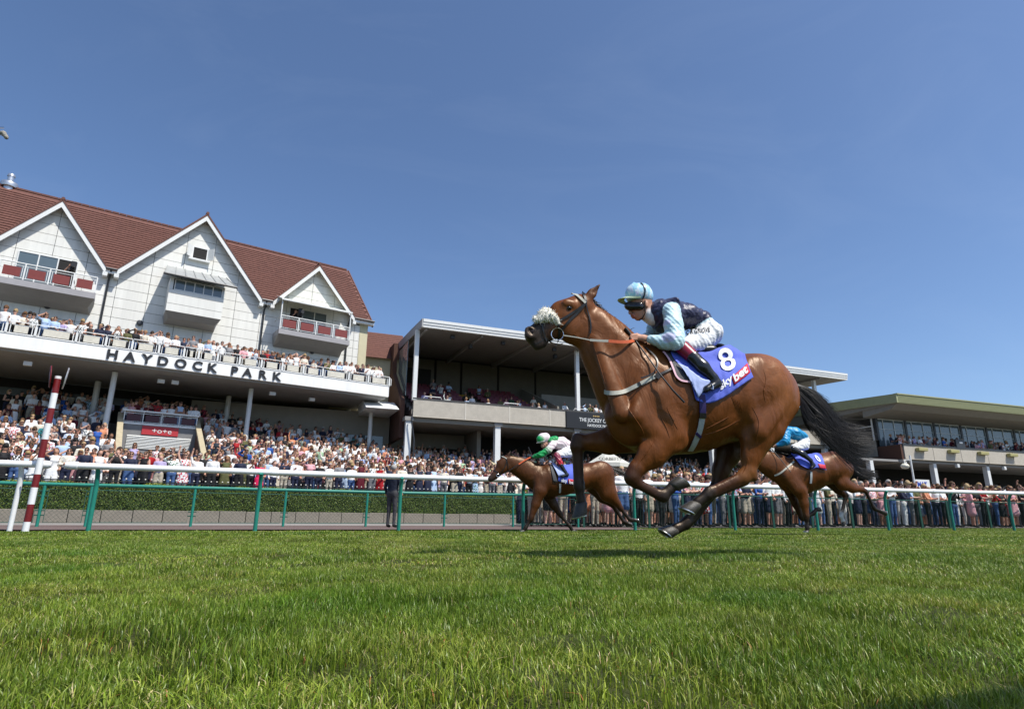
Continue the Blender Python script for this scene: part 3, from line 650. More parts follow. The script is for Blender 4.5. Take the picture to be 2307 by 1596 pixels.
window(-.5, 2.1, 12.2, 14.25, -2.99, 3, 'balcony_door', [m_glass, m_glass, m_void])
window(14.1, 16.6, 12.1, 14.1, -2.99, 3, 'balcony_door', [m_void, m_glass, m_glass])
w_ = window(7.78, 8.55, 16.12, 16.85, -2.99, 1, 'window', m_void)  # open window: near-black pane stands in for the unlit room behind
for s, sg in ((7.72, -1), (8.61, 1)): lb(MB().hexa([L(s, -2.93, 16.1), L(s+sg*.30, -2.55, 16.1), L(s+sg*.32, -2.57, 16.1), L(s+.02, -2.95, 16.1), L(s, -2.93, 16.88), L(s+sg*.30, -2.55, 16.88), L(s+sg*.32, -2.57, 16.88), L(s+.02, -2.95, 16.88)]), 'open_casement', m_wh, w_)
lb(MB().box(L(7.55, -2.75, 15.95), L(8.78, -3.0, 16.05)), 'sill', m_wh, w_)
def railing(s0, s1, z0, z1, n, bays, pm, name, panel, depth=.05, side=None):
    r_ = empty(name, LF.w((s0+s1)/2, n, z0)); r_.parent = G; r_.matrix_parent_inverse = bpy_world[G].inverted()
    lb(MB().tube([L(s0, n, z1), L(s1, n, z1)], .035, 8), 'top_rail', m_wh, r_, True); lb(MB().tube([L(s0, n, z1-.14), L(s1, n, z1-.14)], .018, 6), 'mid_rail', m_wh, r_); lb(MB().tube([L(s0, n, z0+.08), L(s1, n, z0+.08)], .018, 6), 'bottom_rail', m_wh, r_)
    w = (s1-s0)/bays
    for i in range(bays+1):
        s = s0+i*w; lb(MB().box(L(s-.03, n+.03, z0), L(s+.03, n-.03, z1)), 'post', m_wh, r_)
        if i < bays:
            for d in (.10, w-.10): lb(MB().box(L(s+d-.012, n+.012, z0+.08), L(s+d+.012, n-.012, z1-.14)), 'baluster', m_wh, r_)
            lb(MB().box(L(s+.16, n+.02, z0+.14), L(s+w-.16, n-.005, z1-.24)), panel, pm, r_)
    return r_
# balconies
for s0, s1, bays, zt in ((-5.2, 3.2, 8, 12.2), (13.2, 17.85, 4, 12.08)):
    lb(MB().box(L(s0-.05, -1.45, zt-.36), L(s1+.05, -3.0, zt-.02)), 'balcony_slab', m_grey); lb(MB().hexa([L(s0+.2, -2.2, zt-.72), L(s1-.2, -2.2, zt-.72), L(s1-.05, -3.0, zt-.9), L(s0+.05, -3.0, zt-.9), L(s0-.04, -1.46, zt-.37), L(s1+.04, -1.46, zt-.37), L(s1+.04, -3.0, zt-.37), L(s0-.04, -3.0, zt-.37)]), 'balcony_soffit', m_soff)
    railing(s0, s1, zt, zt+.9, -1.5, bays, m_brown, 'balcony_railing', 'panel')
for s in (13.2, 17.85):
    lb(MB().tube([L(s, -1.5, 12.05), L(s, -1.5, 14.1)], .045, 8), 'canopy_post', m_wh)
    lb(MB().tube([L(s, -1.55, 12.95), L(s, -3.0, 12.95)], .025, 6), 'side_rail', m_wh)
m_poly = mat('canopy_glazing', (.66, .68, .52), .4, .1, 3, spec=.5)
can = empty('canopy', LF.w(15.5, -2.2, 14.2)); can.parent = G; can.matrix_parent_inverse = bpy_world[G].inverted()
for i in range(6):
    s0 = 13.15+i*.783; s1 = s0+.76; lb(MB().hexa([L(s0, -1.4, 14.08), L(s1, -1.4, 14.08), L(s1, -3.0, 14.72), L(s0, -3.0, 14.72), L(s0, -1.4, 14.10), L(s1, -1.4, 14.10), L(s1, -3.0, 14.74), L(s0, -3.0, 14.74)]), 'pane', m_poly, can)
for i in range(7): s = 13.14+i*.783; lb(MB().tube([L(s, -1.38, 14.1), L(s, -3.0, 14.75)], .03, 6), 'glazing_bar', m_wh, can)
lb(MB().box(L(13.1, -1.3, 14.0), L(17.9, -1.4, 14.1)), 'canopy_edge', m_wh, can)
# commentary box
cb_ = empty('commentary_box', LF.w(8.2, -2, 12)); cb_.parent = G; cb_.matrix_parent_inverse = bpy_world[G].inverted()
for z0, z1, inn in ((11.95, 12.42, .0), (12.43, 13.05, .0), (13.06, 13.3, .0)): lb(MB().box(L(6.7, -1.5, z0), L(9.7, -2.99, z1-.015)), 'cladding_band', m_panel, cb_)
lb(MB().hexa([L(6.95, -1.9, 11.62), L(9.45, -1.9, 11.62), L(9.6, -3.0, 11.5), L(6.8, -3.0, 11.5), L(6.71, -1.51, 11.94), L(9.69, -1.51, 11.94), L(9.69, -3.0, 11.94), L(6.71, -3.0, 11.94)]), 'box_soffit', m_soff, cb_)
lb(MB().box(L(6.75, -1.62, 13.3), L(9.65, -2.99, 14.05)), 'box_dark', m_void, cb_); window(7.0, 9.55, 13.36, 13.95, -1.60, 5, 'window', m_glass, .05, cb_)
lb(MB().box(L(6.7, -1.5, 13.3), L(6.88, -2.99, 14.05)), 'box_corner', m_wh, cb_); lb(MB().box(L(9.62, -1.55, 13.3), L(9.7, -2.99, 14.05)), 'box_corner', m_wh, cb_)
lb(MB().hexa([L(6.3, -1.05, 13.98), L(10.25, -1.05, 13.98), L(9.9, -3.0, 15.15), L(6.5, -3.0, 15.15), L(6.3, -1.05, 14.08), L(10.25, -1.05, 14.08), L(9.9, -3.0, 15.25), L(6.5, -3.0, 15.25)]), 'box_roof', m_lead, cb_)
lb(MB().tube([L(6.25, -1.0, 14.02), L(10.3, -1.0, 14.02)], .07, 8), 'gutter', m_gut, cb_)
for i in range(8): t = i/7; lb(MB().tube([L(6.32+3.9*t, -1.05, 14.11), L(6.52+3.36*t, -3.0, 15.28)], .02, 5), 'roof_seam', m_lead, cb_)
for s, z in ((1.2, 11.4), (15.83, 11.25), (5.6, 11.3)): lb(MB().lathe([(.03, 0), (.16, .01), (.17, .05), (.12, .09), (.02, .1)], (0,0,0), 14).xf(lambda p: L(s+p[0], -2.95+p[2], z+p[1])), 'wall_lamp', m_gut)
# terrace balcony: floor, white fascia, letters, railing
lb(MB().box(L(-9, -.1, 8.25), L(20.4, -3.0, 8.45)), 'terrace_floor', m_soff)
lb(MB().box(L(-9, 0, 8.18), L(20.4, -.24, 8.9)), 'fascia', m_fas); lb(MB().box(L(-9, .03, 8.905), L(20.45, -.2, 8.96)), 'fascia_cap', m_fas); pass
lb(MB().box(L(-9, -.24, 8.06), L(20.3, -9.5, 8.24)), 'soffit', m_soff)
for ch, s in zip('HAYDOCKPARK', (4.53, 5.32, 6.12, 6.90, 7.77, 8.62, 9.42, 10.60, 11.30, 12.20, 13.03)):
    me = text_mesh(ch, .70, .02, 1.05, bold=.022); vv, _ = mesh_arrays(me); cx_ = (vv[:, 0].min()+vv[:, 0].max())/2; me.transform(Matrix.Translation((-cx_, 0, 0))); me.materials.append(m_letter)
    link('letter', me, None, G, mw=LM @ Matrix.Translation(L(s, .045, 8.30)) @ Matrix.Rotation(math.pi/2, 4, 'X'))
tr_ = empty('terrace_railing', LF.w(8, 0, 8.9)); tr_.parent = G; tr_.matrix_parent_inverse = bpy_world[G].inverted()
posts = [-4.9, -3.7, -2.45, -1.2, .03, 1.18, 2.86, 4.15, 5.34, 6.61, 7.85, 8.6, 9.6, 10.8, 12.04, 13.26, 14.56, 15.79, 17.52, 18.87, 20.38]
for i, s in enumerate(posts):
    lb(MB().box(L(s-.05, .05, 8.95), L(s+.05, -.05, 9.5)), 'post', m_wh, tr_)
    for d in (-.14, .14): lb(MB().box(L(s+d-.018, .02, 8.97), L(s+d+.018, -.02, 9.44)), 'baluster', m_wh, tr_)
    if i < len(posts)-1:
        e = posts[i+1]; 
        lb(MB().box(L(s+.30, .02, 9.0), L(e-.30, -.01, 9.36)), 'panel', m_cream, tr_)
        lb(MB().box(L(s+.24, .025, 9.365), L(e-.24, -.02, 9.40)), 'panel_bar', m_wh, tr_)
        lb(MB().hexa([L(s+.02, .10, 9.5), L(e-.02, .10, 9.5), L(e-.02, -.14, 9.56), L(s+.02, -.14, 9.56), L(s+.02, .10, 9.535), L(e-.02, .10, 9.535), L(e-.02, -.14, 9.60), L(s+.02, -.14, 9.60)]), 'shelf', m_wh, tr_)
# columns and terrace steps
for s, n, r_ in ((-2.6, -2, .14), (4.84, -2, .14), (12.05, -2, .14), (20.05, -2, .14), (-3.2, -5.5, .16), (4.16, -5.5, .16), (11.42, -5.5, .16), (19.7, -5.5, .16)): lb(MB().tube([L(s, n, 0), L(s, n, 8.0)], r_, 14), 'column', m_wh, smooth=True)
def terr(n): return np.where(n > 8, .85, np.where(n > -2, .85+(8-n)*.265, np.where(n > -6.4, 3.5+(-2-n)*.5, 5.7)))
st = empty('terrace', LF.w(8, 3, 0), 0, 'stepped concrete standing terrace under the lettered balcony', 'terrace')
n = 8.0
lb(MB().box(L(-9, 9.3, .01), L(20.6, 8.0, .85)), 'step', m_step, st)
while n > -7.4:
    z1 = float(terr(n-.3)); lb(MB().box(L(-9, n, .0), L(20.6, n-.795, z1)), 'step', m_step, st); n -= .8
lb(MB().box(L(-1.6, 8.1, .3), L(.9, 7.8, .5)), 'yellow_step', m_yel, st)
for k in range(13): n = 7.6-.8*k; lb(MB().box(L(-1.7, n+.01, 0), L(.2, n-.78, float(terr(n-.4))+.03)), 'yellow_step', m_yel, st)
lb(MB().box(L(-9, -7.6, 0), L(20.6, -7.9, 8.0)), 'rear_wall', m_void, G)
for i in range(12): lb(MB().box(L(-8+i*2.4, -7.55, 7.0), L(-8+i*2.4+2.2, -7.6, 7.45)), 'rear_window', m_glass, G)
lb(MB().box(L(20.0, -6.9, 0), L(20.3, -12, 8.0)), 'side_wall', m_creamw, G)
def KL(s, n, z): return L(4.08+(s-4.08)*1.099, n-3.5, .28+(z-.28)*1.099)
# betting block between the stairs: brick flank walls, grey front, sign
bb = empty('betting_kiosk', LF.w(7, 1.5, 0), 0, 'grey betting kiosk with red sign between brick stair walls', 'kiosk')
lb(MB().box(KL(5.45, 1.5, 0), KL(8.85, -1.2, 4.75)), 'front_wall', mat('kiosk_grey', (.20, .20, .20), .8, .1, 3), bb); lb(MB().box(KL(5.45, 1.55, 4.75), KL(8.85, 1.2, 4.85)), 'coping', m_wh, bb)
for i in range(9): lb(MB().hexa([KL(5.75, 1.56, 3.55+i*.075), KL(8.65, 1.56, 3.55+i*.075), KL(8.65, 1.5, 3.58+i*.075), KL(5.75, 1.5, 3.58+i*.075), KL(5.75, 1.56, 3.565+i*.075), KL(8.65, 1.56, 3.565+i*.075), KL(8.65, 1.5, 3.605+i*.075), KL(5.75, 1.5, 3.605+i*.075)]), 'louvre_slat', m_wh, bb)
sg_ = lb(MB().box(KL(6.35, 1.56, 4.28), KL(8.0, 1.5, 4.72)), 'sign_board', mat('sign_red', srgb(176, 46, 52), .5, .05), bb)
def flat_text(body, s, n, z, size, m, parent, sx=1., bold=0., sp=1., frame=LM):
    me = text_mesh(body, size, .006, sx, sp, bold=bold); me.materials.append(m); return link('lettering', me, None, parent, mw=frame @ Matrix.Translation(L(s, n, z)) @ Matrix.Rotation(math.pi/2, 4, 'X'))
flat_text('+o+e', 7.05, -1.93, 4.79, .40, m_wh, sg_, 1.15); flat_text('CENTENARY', 6.08, -1.99, 3.38, .46, m_letter, bb, .95, .012); flat_text('BAR', 6.96, -1.99, 2.88, .46, m_letter, bb, .95, .012)
for s in (5.3, 8.85):
    lb(MB().prism([KL(s, .5, 0), KL(s, 7.2, 0), KL(s, 7.2, 1.9), KL(s, .5, 5.25)], (.16, 0, 0)), 'flank_wall', m_brick, bb)
    lb(MB().prism([KL(s-.06, .4, 5.3), KL(s-.06, 7.3, 1.85), KL(s-.06, 7.3, 2.0), KL(s-.06, .4, 5.45)], (.28, 0, 0)), 'coping', mat('coping_stone', (.42, .36, .24), .9, .15, 6), bb)
kr = empty('kiosk_railing', LF.w(7, 1.4, 4.8)); kr.parent = bb; kr.matrix_parent_inverse = bpy_world[bb].inverted()
lb(MB().box(KL(5.4, 1.45, 5.42), KL(8.9, 1.2, 5.50)), 'shelf', m_wh, kr)
for i in range(5): s = 5.5+i*.83; lb(MB().box(KL(s-.02, 1.36, 4.85), KL(s+.02, 1.32, 5.42)), 'post', m_wh, kr)
for i in range(4): s = 5.6+i*.83; lb(MB().box(KL(s, 1.36, 4.95), KL(s+.63, 1.33, 5.28)), 'panel', mat('maroon_panel', srgb(70, 30, 40), .5, .1), kr)
for z in (4.9, 5.33): lb(MB().box(KL(5.5, 1.375, z), KL(8.82, 1.365, z+.025)), 'bar', m_wh, kr)
# ceiling boxes under the soffit
for s, n in ((.9, -.9), (6.9, -1.4), (7.6, -1.3), (13.0, -1.2), (15.6, -1.6)): lb(MB().box(L(s, n, 7.6), L(s+.35, n-.25, 7.8)), 'ceiling_light', m_wh)
# white crush barriers on the steps
for s0, s1, n in ((2.0, 4.0, -1.), (12.3, 14.3, 3.6), (14.4, 17.4, 2.0), (15, 18, .2)):
    z = float(terr(n)); t = empty('crush_barrier', LF.w(s0, n, z)); t.parent = st; t.matrix_parent_inverse = bpy_world[st].inverted()
    lb(MB().box(L(s0, n+.12, z+1.05), L(s1, n-.12, z+1.10)), 'shelf', m_wh, t)
    for s in (s0+.06, s1-.06): lb(MB().box(L(s-.04, n+.04, z), L(s+.04, n-.04, z+1.05)), 'post', m_wh, t)
# ------------------------------------------------------------------ middle stand with flat white roof
MF = Frame((-6.5, 40), 22); MM = MF.M
m_agg = mat('pebble_concrete', (.47, .43, .36), .95, .28, 45, .006, 90, var2=.12, scale2=2)
m_joint = mat('pale_joint', (.62, .58, .50), .9, .05)
m_blk = mat('black_sign', (.012, .012, .013), .45, .1)
m_seat = mat('maroon_seat', srgb(96, 14, 34), .45, .12, 6)
m_beige = mat('beige_wall', (.25, .23, .19), .9, .08, 2)
m_gold = mat('gold_print', srgb(190, 160, 96), .5, .05)
m_roofm = mat('roof_sheet', (.50, .50, .48), .6, .06, 3)
K = empty('grandstand', MF.w(18, 0, 0), 0, 'middle grandstand with flat white roof, pebbled parapet and maroon seats', 'grandstand')
def mb_(m_, name, mt, parent=None, smooth=False): return m_.build(name, mt, parent or K, smooth, mw=MM)
E1 = 40.5
# roof: three-line white fascia, sloping soffit, end profile
for z0, z1, n in ((12.94, 13.12, 1.0), (13.13, 13.30, 1.04), (13.31, 13.52, 1.08)): mb_(MB().box(L(-.02, n, z0), L(E1, n-.25, z1)), 'fascia_board', m_wh)
mb_(MB().hexa([L(0, .8, 12.92), L(E1, .8, 12.92), L(E1, -11, 13.5), L(0, -11, 13.5), L(0, .8, 13.42), L(E1, .8, 13.42), L(E1, -11, 14.0), L(0, -11, 14.0)]), 'roof_slab', mat('roof_underside', (.20, .19, .17), .8, .1, 2))  # base colour darkened to put the shade under the roof into the slab
mb_(MB().prism([L(-.12, 1.05, 13.52), L(-.12, 1.05, 12.92), L(-.12, -2.4, 13.1), L(-.12, -11, 13.55), L(-.12, -11, 14.15), L(-.12, -2.4, 13.75)], (.10, 0, 0)), 'end_fascia', mat('grey_end', (.36,.36,.35), .6, .08))
for s in (0.3, 4.4, 8.5, 12.5, 16.6, 20.7, 24.8, 28.9, 33, 37.3): mb_(MB().hexa([L(s-.06, .75, 12.8), L(s+.06, .75, 12.8), L(s+.06, -8.4, 13.0), L(s-.06, -8.4, 13.0), L(s-.06, .75, 13.04), L(s+.06, .75, 13.04), L(s+.06, -8.4, 13.38), L(s-.06, -8.4, 13.38)]), 'roof_beam', m_soff)
for s in (-.15, 12.5, 25.0, 37.4): mb_(MB().box(L(s-.14, .02, 8.0), L(s+.14, -.26, 13.0)), 'column', m_wh)
for s in (-.4, 6.05, 12.45, 18.8, 25.2, 31.6, 38): mb_(MB().box(L(s-.20, -.2, 0), L(s+.20, -.60, 6.85)), 'column', m_wh); mb_(MB().box(L(s-.3, -.1, 6.6), L(s+.3, -1.5, 6.86)), 'bracket', m_soff)
# parapet panels
pj = [-.2, 3.52, 6.85, 10.07, 11.38]
for a, b_ in zip(pj[:-1], pj[1:]): mb_(MB().bbox(L(a+.02, -.22, 6.86), L(b_-.02, .0, 8.06), .02), 'parapet_panel', m_agg)
for s in pj[1:-1]: mb_(MB().box(L(s-.035, .02, 6.86), L(s+.035, -.2, 8.06)), 'joint_strip', m_joint)
for i in range(7): a = 17.5+i*3.3; mb_(MB().bbox(L(a+.02, -.22, 6.86), L(a+3.28, .0, 8.06), .02), 'parapet_panel', m_agg)
mb_(MB().box(L(-.25, .03, 8.06), L(E1, -.3, 8.16)), 'parapet_cap', mat('cap_dark', (.05,.05,.05), .7, .1)); mb_(MB().box(L(-.2, -.23, 6.55), L(E1, -6, 6.85)), 'tier_soffit', m_beige)
sg = mb_(MB().bbox(L(11.42, .06, 6.80), L(17.45, -.2, 8.05), .01), 'sign_board', m_blk)
flat_text('THE JOCKEY CLUB', 12.5, .07, 7.36, .40, m_wh, sg, .86, .004, 1., MM); flat_text('HAYDOCK PARK', 13.18, .07, 7.0, .28, m_wh, sg, .9, .004, 1., MM)
for i in range(4): mb_(MB().lathe([(.01, 0), (.055, .0), (.055, .008), (.01, .008)], (0,0,0), 8).xf(lambda p: L(13.75+i*.15+p[0], .07+p[2], 7.83+p[1])), 'emblem', m_gold, sg)
for s in (.5, 6.4, 12.1, 15.8): mb_(MB().tube([L(s, -.05, 8.16), L(s+.08, -.02, 8.3), L(s+1.2, -.02, 8.3), L(s+1.28, -.05, 8.16)], .03, 6), 'guard_rail', m_wh)
# upper tier: steps, seats, yellow stairs, back wall
trk = MB()
for i in range(9): n = -.6-i*.85; mb_(MB().box(L(.0, n, 7.0), L(18.5, n-.85, 7.25+i*.36)), 'tier_step', m_step)
for s in (5.0, 10.2):
    for i in range(9): n = -.6-i*.85; mb_(MB().box(L(s, n+.02, 7.2), L(s+.95, n-.86, 7.30+i*.36)), 'yellow_step', m_yel)
sm = MB(); sm.bbox((-.21, -.2, .38), (.21, .2, .44), .02); sm.hexa([(-.21, .17, .40), (.21, .17, .40), (.21, .22, .40), (-.21, .22, .40), (-.21, .24, .82), (.21, .24, .82), (.21, .28, .82), (-.21, .28, .82)]); sm.box((-.03, -.05, 0), (.03, .05, .39))
sme = sm.mesh('seat'); sme.materials.append(m_seat)
for i in range(9):
    for s in np.arange(.45, 10.1, .5):
        if 4.8 < s < 6.1: continue
        o = bpy.data.objects.new('seat', sme); COL.objects.link(o); o.parent = K; o.matrix_parent_inverse = bpy_world[K].inverted(); o.matrix_basis = MM @ Matrix.Translation(L(s, -1.0-i*.85, 7.25+i*.36))
for s0, s1 in ((0.1, 3.3), (3.5, 5.6), (5.8, 9.0), (9.2, 12.6), (12.8, 17), (17.2, 22), (22.2, 28), (28.2, 34)): mb_(MB().box(L(s0, -8.4, 8.0), L(s1, -8.6, 13.2)), 'rear_wall_panel', mat('rear_wall_grey', (.13, .12, .10), .9, .1, 2))  # darker than the beige walls: shade inside the stand put into the colour
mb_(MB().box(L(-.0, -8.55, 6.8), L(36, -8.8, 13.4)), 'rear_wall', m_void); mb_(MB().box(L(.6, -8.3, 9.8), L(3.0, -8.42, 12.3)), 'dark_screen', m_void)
mb_(MB().prism([L(11.3, -1.2, 8.0), L(11.3, -8.4, 8.0), L(11.3, -8.4, 11.4), L(11.3, -1.2, 8.6)], (.15, 0, 0)), 'stair_parapet', m_beige); mb_(MB().box(L(11.5, -4.5, 7.0), L(36, -4.7, 10.2)), 'box_front', m_beige)
mb_(MB().box(L(11.6, -.6, 7.0), L(36, -4.5, 7.3)), 'upper_floor', m_step)
# brick side wall with glazed screen
mb_(MB().prism([L(-.9, -.9, 5.5), L(-.9, -13, 5.5), L(-.9, -13, 13.5), L(-.9, -8.5, 13.4), L(-.9, -4.6, 13.2), L(-.9, -4.6, 10.8), L(-.9, -.9, 8.1)], (.3, 0, 0)), 'side_wall', m_brick)
for i in range(4): mb_(MB().hexa([L(-.55, -1.2-i*.75, 8.5+i*.58), L(-.55, -1.9-i*.75, 9.0+i*.58), L(-.5, -1.9-i*.75, 9.0+i*.58), L(-.5, -1.2-i*.75, 8.5+i*.58), L(-.55, -1.2-i*.75, 12.5), L(-.55, -1.9-i*.75, 12.4), L(-.5, -1.9-i*.75, 12.4), L(-.5, -1.2-i*.75, 12.5)]), 'screen_pane', m_glass)
# ground floor behind the terrace
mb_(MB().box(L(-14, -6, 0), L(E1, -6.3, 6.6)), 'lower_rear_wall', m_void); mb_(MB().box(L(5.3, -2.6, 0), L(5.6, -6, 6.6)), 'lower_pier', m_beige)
mb_(MB().box(L(-.6, -5.4, 0), L(5.2, -5.6, 6.5)), 'lower_front', m_beige); mb_(MB().box(L(1.2, -5.3, 3.4), L(4.6, -5.4, 5.4)), 'lower_window', m_void)
mb_(MB().box(L(-14, -4.0, 0), L(-1.0, -5.9, 7.6)), 'link_block', m_beige); mb_(MB().box(L(-9, -3.95, 5.0), L(-1.4, -4.0, 5.9)), 'link_window', m_glass)
mb_(MB().prism([L(-1.1, -.2, 7.3), L(-1.1, -4.5, 7.3), L(-1.1, -4.5, 8.1), L(-1.1, -2.2, 8.1)], (-2.2, 0, 0)), 'link_roof', m_wh)
# terrace that continues in front
st2 = empty('terrace', MF.w(10, 5, 0), 0, 'stepped concrete standing terrace below the pebbled parapet', 'terrace')
def terr2(n): return np.where(n > 7, .25, np.where(n > -5.4, .25+(7-n)*.30, 3.97))
n = 7.0
while n > -5.3:
    mb_(MB().box(L(-1.5, n, 0), L(E1, n-.795, float(terr2(n-.3)))), 'step', m_step, st2); n -= .8
for s0, s1, n in ((1.0, 3.4, 1.8), (2.4, 5.4, -.6), (19, 23, 1.2), (24, 29, 0)):
    z = float(terr2(n)); t = empty('crush_barrier', MF.w(s0, n, z)); t.parent = st2; t.matrix_parent_inverse = bpy_world[st2].inverted(); mb_(MB().box(L(s0, n+.12, z+1.05), L(s1, n-.12, z+1.10)), 'shelf', m_wh, t)
    for s in (s0+.06, s1-.06): mb_(MB().box(L(s-.04, n+.04, z), L(s+.04, n-.04, z+1.05)), 'post', m_wh, t)
mb_(MB().prism([L(5.7, -.5, 0), L(5.7, 4.6, 0), L(5.7, 4.6, 1.3), L(5.7, -.5, 4.0)], (.16, 0, 0)), 'stair_wall', m_brick, st2); mb_(MB().prism([L(5.64, -.6, 4.05), L(5.64, 4.7, 1.26), L(5.64, 4.7, 1.42), L(5.64, -.6, 4.2)], (.28, 0, 0)), 'stair_coping', MATS['coping_stone'], st2)
# small tiled building behind
SB = Frame((-7, 46), 22); sb = empty('tiled_house', SB.w(-3.6, 0, 0), 0, 'low cream building with brown tiled roof between the two stands', 'house')
MB().box(L(-7, 0, 8), L(-1.5, -4, 12.2)).build('wall', m_creamw, sb, mw=SB.M)
rr = MB(); 
for i in range(13):
    t0, t1 = i*.3, (i+1)*.3; z0, z1 = 12.1+t0*.72, 12.1+t1*.72; rr.hexa([L(-7.2, .35-t0*.7, z0), L(-1.2-t0*.05, .35-t0*.7, z0), L(-1.2-t1*.05, .35-t1*.7, z1), L(-7.2, .35-t1*.7, z1), L(-7.2, .35-t0*.7, z0+.07), L(-1.2-t0*.05, .35-t0*.7, z0+.07), L(-1.2-t1*.05, .35-t1*.7, z1+.02), L(-7.2, .35-t1*.7, z1+.02)])
o = rr.build('roof', m_tile, sb, mw=SB.M); o['kind'] = 'stuff'
# thin aerial mast behind the roof
p = MF.w(2.6, -9, 12.4); tag(MB().tube([p, p+np.array([0,0,4.6])], .022, 5).build('aerial_mast', mat('mast_grey', (.45,.45,.45), .5, .1)), 'thin grey aerial mast rising behind the white flat roof', 'mast')

for s in (2.2, 6.1, 10.3, 14.8, 19.2, 27, 34.5): mb_(MB().bbox(L(s, .2, 12.62), L(s+.32, -.05, 12.86), .03), 'floodlight', m_gut)
for s in (4.0, 11.0, 18.0, 30.0): mb_(MB().bbox(L(s, -1.0, 12.4), L(s+.26, -1.3, 12.75), .03), 'loudspeaker', m_gut)
mb_(MB().tube([L(-.3, .08, 6.8), L(-.3, .1, 6.6), L(-.05, .1, 5.2), L(-.05, .1, 0)], .05, 8), 'downpipe', m_gut)
# ------------------------------------------------------------------ right stand with olive roof
QF = Frame((30, 49), 20); QM = QF.M
m_olive = mat('olive_sheet', (.34, .35, .19), .55, .08, 3)
m_cons = mat('smooth_concrete', (.46, .42, .35), .9, .10, 5, .002, 60, var2=.08, scale2=.8)
Q = empty('grandstand', QF.w(14, 0, 0), 0, 'right-hand grandstand with olive ribbed roof edge and tall windows', 'grandstand')
def rb(m_, name, mt, parent=None, smooth=False): return m_.build(name, mt, parent or Q, smooth, mw=QM)
QE = 34
rb(MB().box(L(1.3, 1.5, 9.62), L(QE, 1.3, 10.3)), 'roof_fascia', m_olive); rb(MB().box(L(1.2, 1.58, 10.3), L(QE, 1.2, 10.4)), 'roof_cap', m_olive)
rme = MB().box((-.03, -.035, 9.66), (.03, 0, 10.28)).mesh('rib'); rme.materials.append(m_olive)
for i in range(190):
    o = bpy.data.objects.new('roof_rib', rme); COL.objects.link(o); o.parent = Q; o.matrix_parent_inverse = bpy_world[Q].inverted(); o.matrix_basis = QM @ Matrix.Translation(L(1.4+i*.125, 1.5, 0))
rb(MB().prism([L(1.3, 1.5, 9.62), L(1.3, 1.5, 10.36), L(1.3, -14, 11.2), L(1.3, -14, 10.3)], (-.15, 0, 0)), 'end_fascia', m_olive)
rb(MB().hexa([L(1.3, 1.3, 9.6), L(QE, 1.3, 9.6), L(QE, -14, 9.0), L(1.3, -14, 9.0), L(1.3, 1.3, 10.2), L(QE, 1.3, 10.2), L(QE, -14, 10.6), L(1.3, -14, 10.6)]), 'roof_slab', m_beige)
rb(MB().hexa([L(1.4, .6, 9.2), L(QE, .6, 9.2), L(QE, -2, 8.9), L(1.4, -2, 8.9), L(1.4, 1.28, 9.61), L(QE, 1.28, 9.61), L(QE, -2, 9.61), L(1.4, -2, 9.61)]), 'soffit', m_beige)
for i in range(8): s = 4+i*2.4; rb(MB().box(L(s, -.2, 9.1), L(s+.3, -.5, 9.2)), 'soffit_light', m_gut)
# glazed front, mullions, dark side glazing
gl = [2.75, 6.25, 9.9, 13.45, 17.0, 21.0, 25, 29]
for a, b_ in zip(gl[:-1], gl[1:]):
    rb(MB().box(L(a-.12, -1.85, 7.0), L(a+.12, -2.1, 8.95)), 'mullion', m_gut)
    cuts = [a+.12, a+.12+(b_-a)*.2, a+.12+(b_-a)*.58, b_-.12]
    for c0, c1 in zip(cuts[:-1], cuts[1:]):
        for z0, z1 in ((5.9, 8.0), (8.04, 8.85)): rb(MB().box(L(c0+.03, -1.98, z0), L(c1-.03, -2.02, z1)), 'pane', m_glass)
        rb(MB().box(L(c1-.03, -1.93, 5.9), L(c1+.03, -2.05, 8.85)), 'glazing_bar', m_wh)
    rb(MB().box(L(a, -1.93, 8.0), L(b_, -2.05, 8.04)), 'transom', m_wh); rb(MB().box(L(a, -1.93, 8.85), L(b_, -2.05, 8.95)), 'head_rail', m_wh)
rb(MB().box(L(2.7, -2.6, 5.8), L(QE, -2.7, 8.95)), 'room_wall', mat('room_wall', (.12, .13, .13), .8, .1))
rb(MB().box(L(2.5, -2.1, 5.6), L(2.62, -14, 7.0)), 'side_wall', m_beige); rb(MB().box(L(2.55, -2.1, 7.0), L(2.6, -14, 8.9)), 'side_glazing', m_void)
for n in (-2.1, -4.6, -7.2, -10): rb(MB().box(L(2.46, n, 7.0), L(2.53, n-.12, 8.9)), 'side_mullion', m_wh)
rb(MB().box(L(2.45, -2.2, 8.2), L(2.53, -13, 8.28)), 'side_transom', m_wh)
# balcony parapet and brick return
for i in range(9): a = 3.05+i*3.45; rb(MB().bbox(L(a+.01, -.2, 5.25), L(a+3.44, 0, 6.38), .015), 'parapet_panel', m_cons)
rb(MB().box(L(2.95, .04, 6.38), L(QE, -.25, 6.52)), 'parapet_cap', m_gut); rb(MB().box(L(3.0, -.2, 5.2), L(QE, -2.0, 5.6)), 'balcony_floor', m_beige)
rb(MB().prism([L(2.95, -.05, 5.2), L(2.95, -.05, 6.45), L(2.95, -14, 6.45), L(2.95, -14, 4.9)], (-.2, 0, 0)), 'brick_return', m_brick); rb(MB().box(L(2.7, .05, 4.95), L(2.98, -14, 5.2)), 'return_edge', m_cons)
for s in (-.5, 6.85, 13.6, 20.3, 27): rb(MB().box(L(s-.18, -.3, 0), L(s+.18, -.7, 5.2)), 'column', m_wh)
rb(MB().box(L(-4, -6, 0), L(QE, -6.3, 5.6)), 'lower_wall', m_void); rb(MB().box(L(-4, -.3, 5.02), L(QE, -6, 5.19)), 'lower_soffit', m_soff)
fb = mat('flower_box', (.36, .33, .14), .8, .25, 20)
